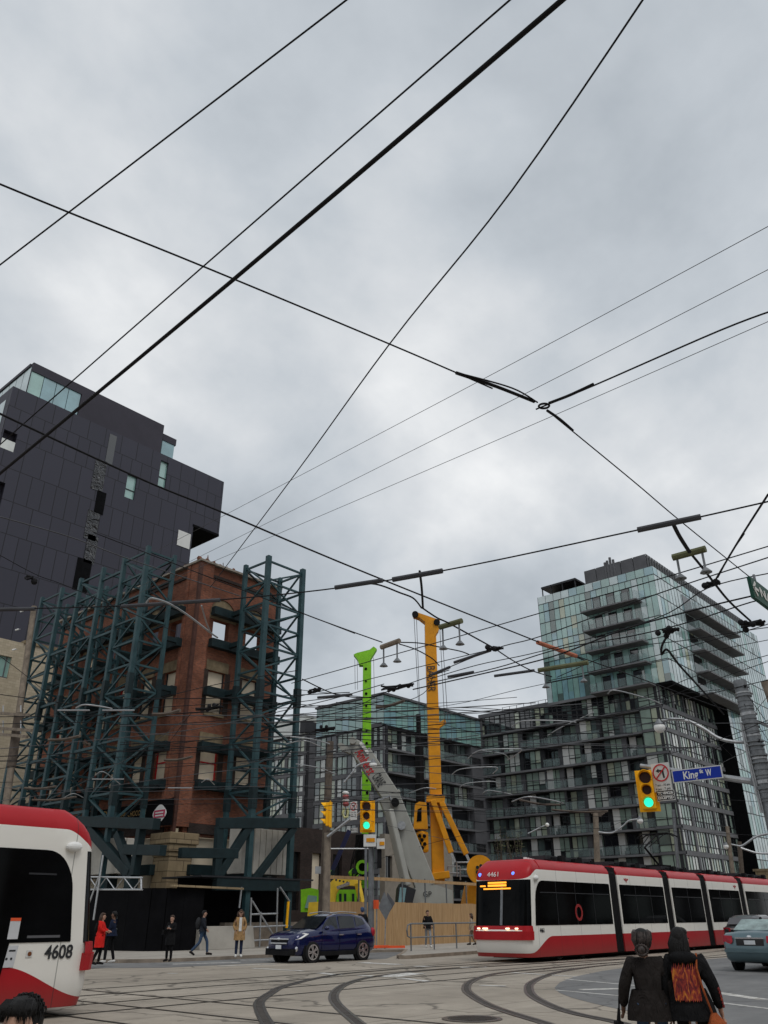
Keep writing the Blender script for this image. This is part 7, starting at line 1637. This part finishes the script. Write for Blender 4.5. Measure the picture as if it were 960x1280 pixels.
Ccam = cloth('camel_coat', (.36, .22, .10)); Cgr = cloth('grey_joggers', (.26, .27, .29)); Ctan = cloth('pale_beige_cloth', (.36, .29, .22)); Cw = cloth('white_cloth', (.66, .65, .62), var=.06); Csh = cloth('dark_shoe', (.015, .014, .014)); Cor = cloth('orange_bag_cloth', (.30, .075, .025)); Cpk = cloth('dark_grey_jeans', (.03, .035, .05))
def placed(px_, feet_y, head_y, z=.12):
    p = PZ(px_, feet_y, z); return p, zat(head_y, p)-z
vdir = math.atan2(.437, .9)
def pkt(s): return {}
# red coat and navy puffer, talking
p, h = placed(120.5, 1206, 1140)
def ex_red(T, V, J, HP, k):
    q = MB(); q.ball(V((-.16, .02, 1.18)), (.09*k, .15*k, .2*k), nu=12, nv=8); q.build('rucksack', Cb, T, world=False)
    MB().tube([V((.05, .10, 1.36)), V((.09, .09, 1.2)), V((-.05, .1, 1.02))], .014*k, 6).build('strap', Cb, T, world=False)
person('woman in a long scarlet coat with a black bag, facing the man in navy', p, math.radians(-48), h, dict(lel=(.07, .2, 1.14), lwr=(.24, .12, 1.1), rel=(.05, -.2, 1.14), rwr=(.22, -.1, 1.08), lkn=(.06, .08, .49), lan=(.02, .08, .085), ltoe=(.17, .09, .035), ran=(-.16, -.09, .1), rtoe=(-.02, -.1, .03)), hair=('hair_brown', 'long'), top=(Cred, 1.05), hem=.56, legs=Cb, shoe=Csh, extras=ex_red)
p, h = placed(135, 1204, 1138)
person('man in a navy puffer jacket and black trousers, facing the woman in red', p, math.radians(132), h, dict(lel=(.02, .22, 1.13), lwr=(.18, .16, 1.0), rel=(.0, -.22, 1.13), rwr=(.16, -.16, 1.02), lkn=(.12, .09, .5), lan=(.12, .09, .085), ltoe=(.27, .1, .035), rkn=(-.05, -.09, .49), ran=(-.16, -.09, .09), rtoe=(-.0, -.1, .03)), 'skin_dark', ('hair', 'short'), (Cnav, 1.12), .88, Cb, Cw)
# woman with phone
p, h = placed(210, 1202, 1143)
def ex_ph(T, V, J, HP, k):
    MB().box(.235*k, .25*k, -.04*k, .04*k, 1.18*k, 1.31*k).build('phone', M['panel_grey'], T, world=False)
    b = MB().prism([V((-.05, -.26, .98)), V((.13, -.28, .98)), V((.10, -.26, 1.16)), V((-.03, -.25, 1.16))], (0, -.09*k, 0)).build('shoulder_bag', Cb, T, world=False); MB().tube([V((.02, -.28, 1.15)), V((.03, -.17, 1.43)), V((-.03, -.28, 1.15))], .012*k, 6).build('bag_strap', Cb, T, world=False)
person('woman in a black coat looking down at her phone by the black hoarding', p, math.pi+vdir+.05, h, dict(lel=(.05, .2, 1.13), lwr=(.20, .05, 1.2), rel=(.05, -.2, 1.13), rwr=(.20, -.05, 1.2)), hair=('hair_brown', 'tail'), top=(Cb, 1.0), hem=.60, legs=Cb, shoe=Csh, extras=ex_ph, grip=.8)
# walking man with rucksack
p, h = placed(251, 1194.5, 1137)
def ex_rk(T, V, J, HP, k):
    q = MB(); q.ball(V((-.22, 0, 1.2)), (.12*k, .16*k, .24*k), nu=14, nv=10); b = q.build('rucksack', cloth('dark_grey_pack', (.03, .031, .034)), T, smooth=True, world=False); MB().tube([V((-.10, .12, 1.42)), V((.10, .12, 1.32)), V((-.05, .14, 1.06))], .02*k, 6).build('strap', Cb, T, world=False)
person('man with a dark rucksack striding right past the concrete barrier', p, math.radians(-46), h, dict(lel=(-.10, .2, 1.13), lwr=(-.02, .2, .93), rel=(.06, -.2, 1.13), rwr=(.18, -.18, .98), lkn=(.20, .09, .53), lan=(.24, .09, .09), ltoe=(.40, .1, .05), rkn=(-.08, -.09, .49), ran=(-.42, -.09, .16), rtoe=(-.30, -.1, .04)), 'skin', ('hair', 'short'), (cloth('charcoal_jacket', (.018, .021, .028)), 1.08), .90, Cj, Csh, extras=ex_rk)
# camel coat
p, h = placed(297.5, 1196.5, 1136)
def ex_cam(T, V, J, HP, k):
    MB().prism([V((.155, -.055, .92)), V((.155, .055, .92)), V((.135, .05, 1.42)), V((.135, -.05, 1.42))], (.02, 0, 0)).build('white_top', Cw, T, world=False); MB().bar(HP((.092, -.055, .02)), HP((.092, .055, .02)), .02*k, .03*k).build('sunglasses', M['void'], T, world=False)
person('woman in an open camel coat and white trainers standing by the steel column', p, math.pi+vdir+.5, h, dict(lel=(-.06, .24, 1.13), lwr=(.06, .17, .93), rel=(-.06, -.24, 1.13), rwr=(.06, -.17, .93)), hair=('hair_brown', 'long'), top=(Ccam, 1.05), hem=.60, legs=cloth('indigo_jeans', (.022, .032, .065)), shoe=Cw, extras=ex_cam)
# person behind the car
p, h = placed(452.5, 1190, 1133)
person('person in a black hooded jacket and blue cap half hidden behind the blue car', p, math.radians(60), h, {}, hair=(cloth('blue_cap', (.05, .08, .16)), 'short'), top=(Cb, 1.15), hem=.85, legs=Cb, shoe=Csh)
# walking man towards the camera
p, h = placed(535.5, 1184.5, 1137)
person('man in a black jacket and grey joggers walking towards the tram by the railing', p, math.pi+vdir+.4, h, dict(lel=(.03, .22, 1.13), lwr=(.12, .17, .98), rel=(-.02, -.22, 1.13), rwr=(.10, -.17, .96), lkn=(.14, .09, .51), lan=(.16, .09, .09), ltoe=(.31, .1, .05), rkn=(-.04, -.09, .49), ran=(-.25, -.09, .12), rtoe=(-.12, -.1, .04)), 'skin', ('hair_brown', 'short'), (Cb, 1.15), .86, Cgr, Cw)
p, h = placed(590.5, 1181.5, 1141)
def ex_bg(T, V, J, HP, k):
    b = MB().ball(V((-.02, -.27, .98)), (.13*k, .07*k, .12*k), nu=12, nv=8).build('shoulder_bag', Cb, T, smooth=True, world=False); MB().tube([V((.06, -.27, 1.04)), V((0, -.18, 1.42)), V((-.09, -.27, 1.04))], .012*k, 6).build('bag_strap', Cb, T, world=False)
person('woman in a pale beige jacket with a black shoulder bag beside the tram nose', p, math.radians(120), h, dict(lkn=(.10, .09, .5), lan=(.12, .09, .09), ltoe=(.27, .1, .05), ran=(-.2, -.09, .1), rtoe=(-.06, -.1, .04)), hair=('hair_brown', 'straight'), top=(Ctan, 1.05), hem=.8, legs=cloth('tan_leggings', (.20, .15, .11)), shoe=Csh, extras=ex_bg)
# ---------------- the two women in front
def front(px_, head_y, D, hgt):
    p = PD(px_, head_y, D); return Vector((p.x, p.y, p.z-hgt))
HA = 1.47; pa = front(800, 1160, 9.0, HA); pa.z = 0; HA = PD(800, 1160, 9.0).z
pb_ = PD(848, 1156, 9.0); HB = pb_.z; pb_ = Vector((pb_.x, pb_.y, 0))
streak = mat('streaked_braids', (.010, .009, .009), .5, var=.2, scale=40, col2=(.075, .058, .052))
def ex_a(T, V, J, HP, k):
    MB().ball(HP((-.04, 0, .03)), (.105*k, .112*k, .125*k), nu=16, nv=12).build('hair_mass', M['hair'], T, smooth=True, world=False)
    q = MB(); rg = random.Random(4)
    for i in range(16):
        a = 2*math.pi*i/16; c = (-.13+.012*math.cos(a), .03+.045*math.cos(a), -.075+.04*math.sin(a)); q.tube([HP(c), HP((c[0]-.035, .03+.062*math.cos(a+.5), -.075+.055*math.sin(a+.5))), HP((c[0]-.015, .03+.05*math.cos(a+1.1), -.075+.045*math.sin(a+1.1)))], [.014*k, .017*k, .012*k], 6)
    for i in range(54):
        b = rg.uniform(-1.4, 1.4); q.tube([HP((.02, .08*math.sin(b), .135)), HP((-.085*math.cos(b)-.04, .105*math.sin(b), .11)), HP((-.12*math.cos(b)-.03, .11*math.sin(b)+.006, .03)), HP((-.135, .03+.06*math.sin(b), -.05))], [.004*k, .005*k, .005*k, .004*k], 5)
    q.ball(HP((-.145, .03, -.075)), .052*k, nu=12, nv=8)
    q.build('braids', streak, T, smooth=True, world=False)
    b = MB().prism([V((.0, .29, .62)), V((.20, .30, .62)), V((.18, .29, .78)), V((.02, .28, .78))], (0, .09*k, 0)).build('handbag', Cb, T, world=False, bevel=.012)
    MB().tube([V((.03, .32, .78)), V((.05, .31, .90)), V((.14, .31, .90)), V((.17, .33, .78))], .010*k, 8).build('handle', Cb, b, world=False); MB().tube([V((.02, .33, .77)), V((.06, .30, 1.0)), V((.08, .27, 1.14))], .010*k, 6).build('shoulder_strap', Cb, b, world=False)
person('woman in a dark brown jacket seen from behind, braids pinned up, small black handbag', pa, vdir+.12, HA, dict(lel=(-.02, .245, 1.12), lwr=(.10, .26, .92), rel=(-.04, -.235, 1.10), rwr=(.04, -.22, .86), lkn=(.05, .095, .49), lan=(.04, .095, .085), ran=(-.12, -.095, .10)), 'skin_dark', ('hair', 'short'), (Cdb, 1.12), .80, Cj, Csh, extras=ex_a, width=1.12)
def firemat():
    m, t, b = base('flame_print'); p = vpos(t); mp = nd(t, 'ShaderNodeMapping'); mp.inputs['Scale'].default_value = (1, 1, .38); t.links.new(p, mp.inputs[0])
    n = noise(t, mp.outputs[0], 26, 6, .65, 1.4); s = nd(t, 'ShaderNodeSeparateXYZ'); t.links.new(p, s.inputs[0])
    c = ramp(t, n, [(.32, (.02, .006, .006)), (.42, (.15, .012, .016)), (.52, (.28, .03, .018)), (.60, (.48, .13, .015)), (.70, (.58, .32, .04))]); t.links.new(c, b.inputs['Base Color']); b.inputs['Roughness'].default_value = .85; return m
M['fire'] = firemat()
def ex_b(T, V, J, HP, k):
    # flame shaped print following the curve of the back
    rg = random.Random(9); back = lambda y, z: V((-.160-.022*math.cos(min(1.4, abs(y)*7))+.9*y*y+(.02 if z > 1.3 else 0)*(z-1.3)*8, y, z))
    q = MB(); n = 14; zs = [1.0, 1.06, 1.12, 1.18, 1.24, 1.28]
    for i in range(n):
        y0, y1 = -.125+.25*i/n, -.125+.25*(i+1)/n; edge = abs(i-6.5)/6.5
        for a, b in zip(zs, zs[1:]):
            q.quad(back(y0, a), back(y1, a), back(y1, b), back(y0, b))
        ph = rg.uniform(.03, .075)*(1.25-.6*edge)+.02; q.add([back(y0, 1.28), back(y1, 1.28), back((y0+y1)/2+rg.uniform(-.006, .006), 1.28+ph)], [(0, 1, 2)]); q.add([back(y0, 1.0), back(y1, 1.0), back((y0+y1)/2, 1.0-rg.uniform(.01, .03))], [(0, 1, 2)])
    pr = q.build('flame_print', M['fire'], T, world=False)
    sl = MB(); e, w_ = J['rel'], J['rwr']; d = (w_-e).normalized()
    for i in range(6):
        c = e+d*(.02+.035*i); sl.ball(V(c+Vector((-.035, -.040, 0))), (.016*k, .013*k, .020*k), nu=8, nv=6)
    sl.build('sleeve_print', M['fire'], T, world=False)
    MB().tube([V((.08, -.13, 1.42)), V((-.08, -.13, 1.44)), V((-.175, -.12, 1.30)), V((-.185, -.15, 1.1)), V((-.13, -.20, .86))], .011*k, 8).build('bag_strap', Cor, T, world=False)
    bg_ = MB(); bg_.tube([V((-.12, -.21, .88)), V((-.12, -.22, .78)), V((-.11, -.24, .64)), V((-.10, -.24, .55))], [.03*k, .10*k, .15*k, .11*k], 12); bg_.build('tote_bag', Cor, T, smooth=True, world=False)
    hd = MB(); hd.ball(V((-.10, 0, 1.40)), (.10*k, .16*k, .07*k), nu=14, nv=8); hd.build('hood', Cb, T, smooth=True, world=False)
person('woman in a black hooded top with a flame print on the back, orange bag', pb_, vdir-.12, HB, dict(lel=(-.03, .225, 1.11), lwr=(.04, .215, .86), rel=(-.02, -.245, 1.12), rwr=(.06, -.27, .90), lkn=(-.02, .095, .49), lan=(-.10, .095, .10), ran=(.05, -.095, .085)), 'skin', ('hair', 'long'), (Cb, 1.12), .80, Cb, Csh, extras=ex_b, width=1.12, head_yaw=-.5)
# ---------------- head at the bottom left corner
D0 = 3.5; ph_ = PD(31, 1253, D0); Hh = ph_.z; foot_ = Vector((ph_.x, ph_.y, 0))
def ex_h(T, V, J, HP, k):
    rg = random.Random(6); q = MB()
    for i in range(420):
        a = rg.uniform(0, 2*math.pi); e = rg.uniform(.15, 1.5); r1 = Vector((math.cos(a)*math.cos(e)*.080-.025, math.sin(a)*math.cos(e)*.08, .05+.085*math.sin(e)))
        d = Vector((rg.uniform(-.6, .5), math.copysign(1, r1.y)*rg.uniform(.0, .5), rg.uniform(-.6, .1)))*.035; q.tube([HP(r1*1.02), HP(r1*1.06+d*.5), HP(r1*1.0+d+Vector((0, 0, -.022)))], [.003*k, .0032*k, .0008*k], 4)
    for i in range(110):
        y = rg.choice((-1, 1))*rg.uniform(.012, .078); q.tube([HP((.045, y*.8, .118)), HP((.083, y, .085)), HP((.088, y*1.15+rg.uniform(-.01, .01), .052+rg.uniform(-.06, .03)*abs(y)/.06))], [.0035*k, .003*k, .0008*k], 4)
    q.build('hair_strands', M['hair'], T, smooth=True, world=False)
person('dark haired head of a passer-by cut off at the bottom left corner', foot_, math.pi+math.atan2(ph_.y, ph_.x)-.45, Hh*1.03, {}, 'skin', ('hair', 'short'), (Cb, 1.1), .8, Cb, Csh, extras=ex_h, width=1.05)
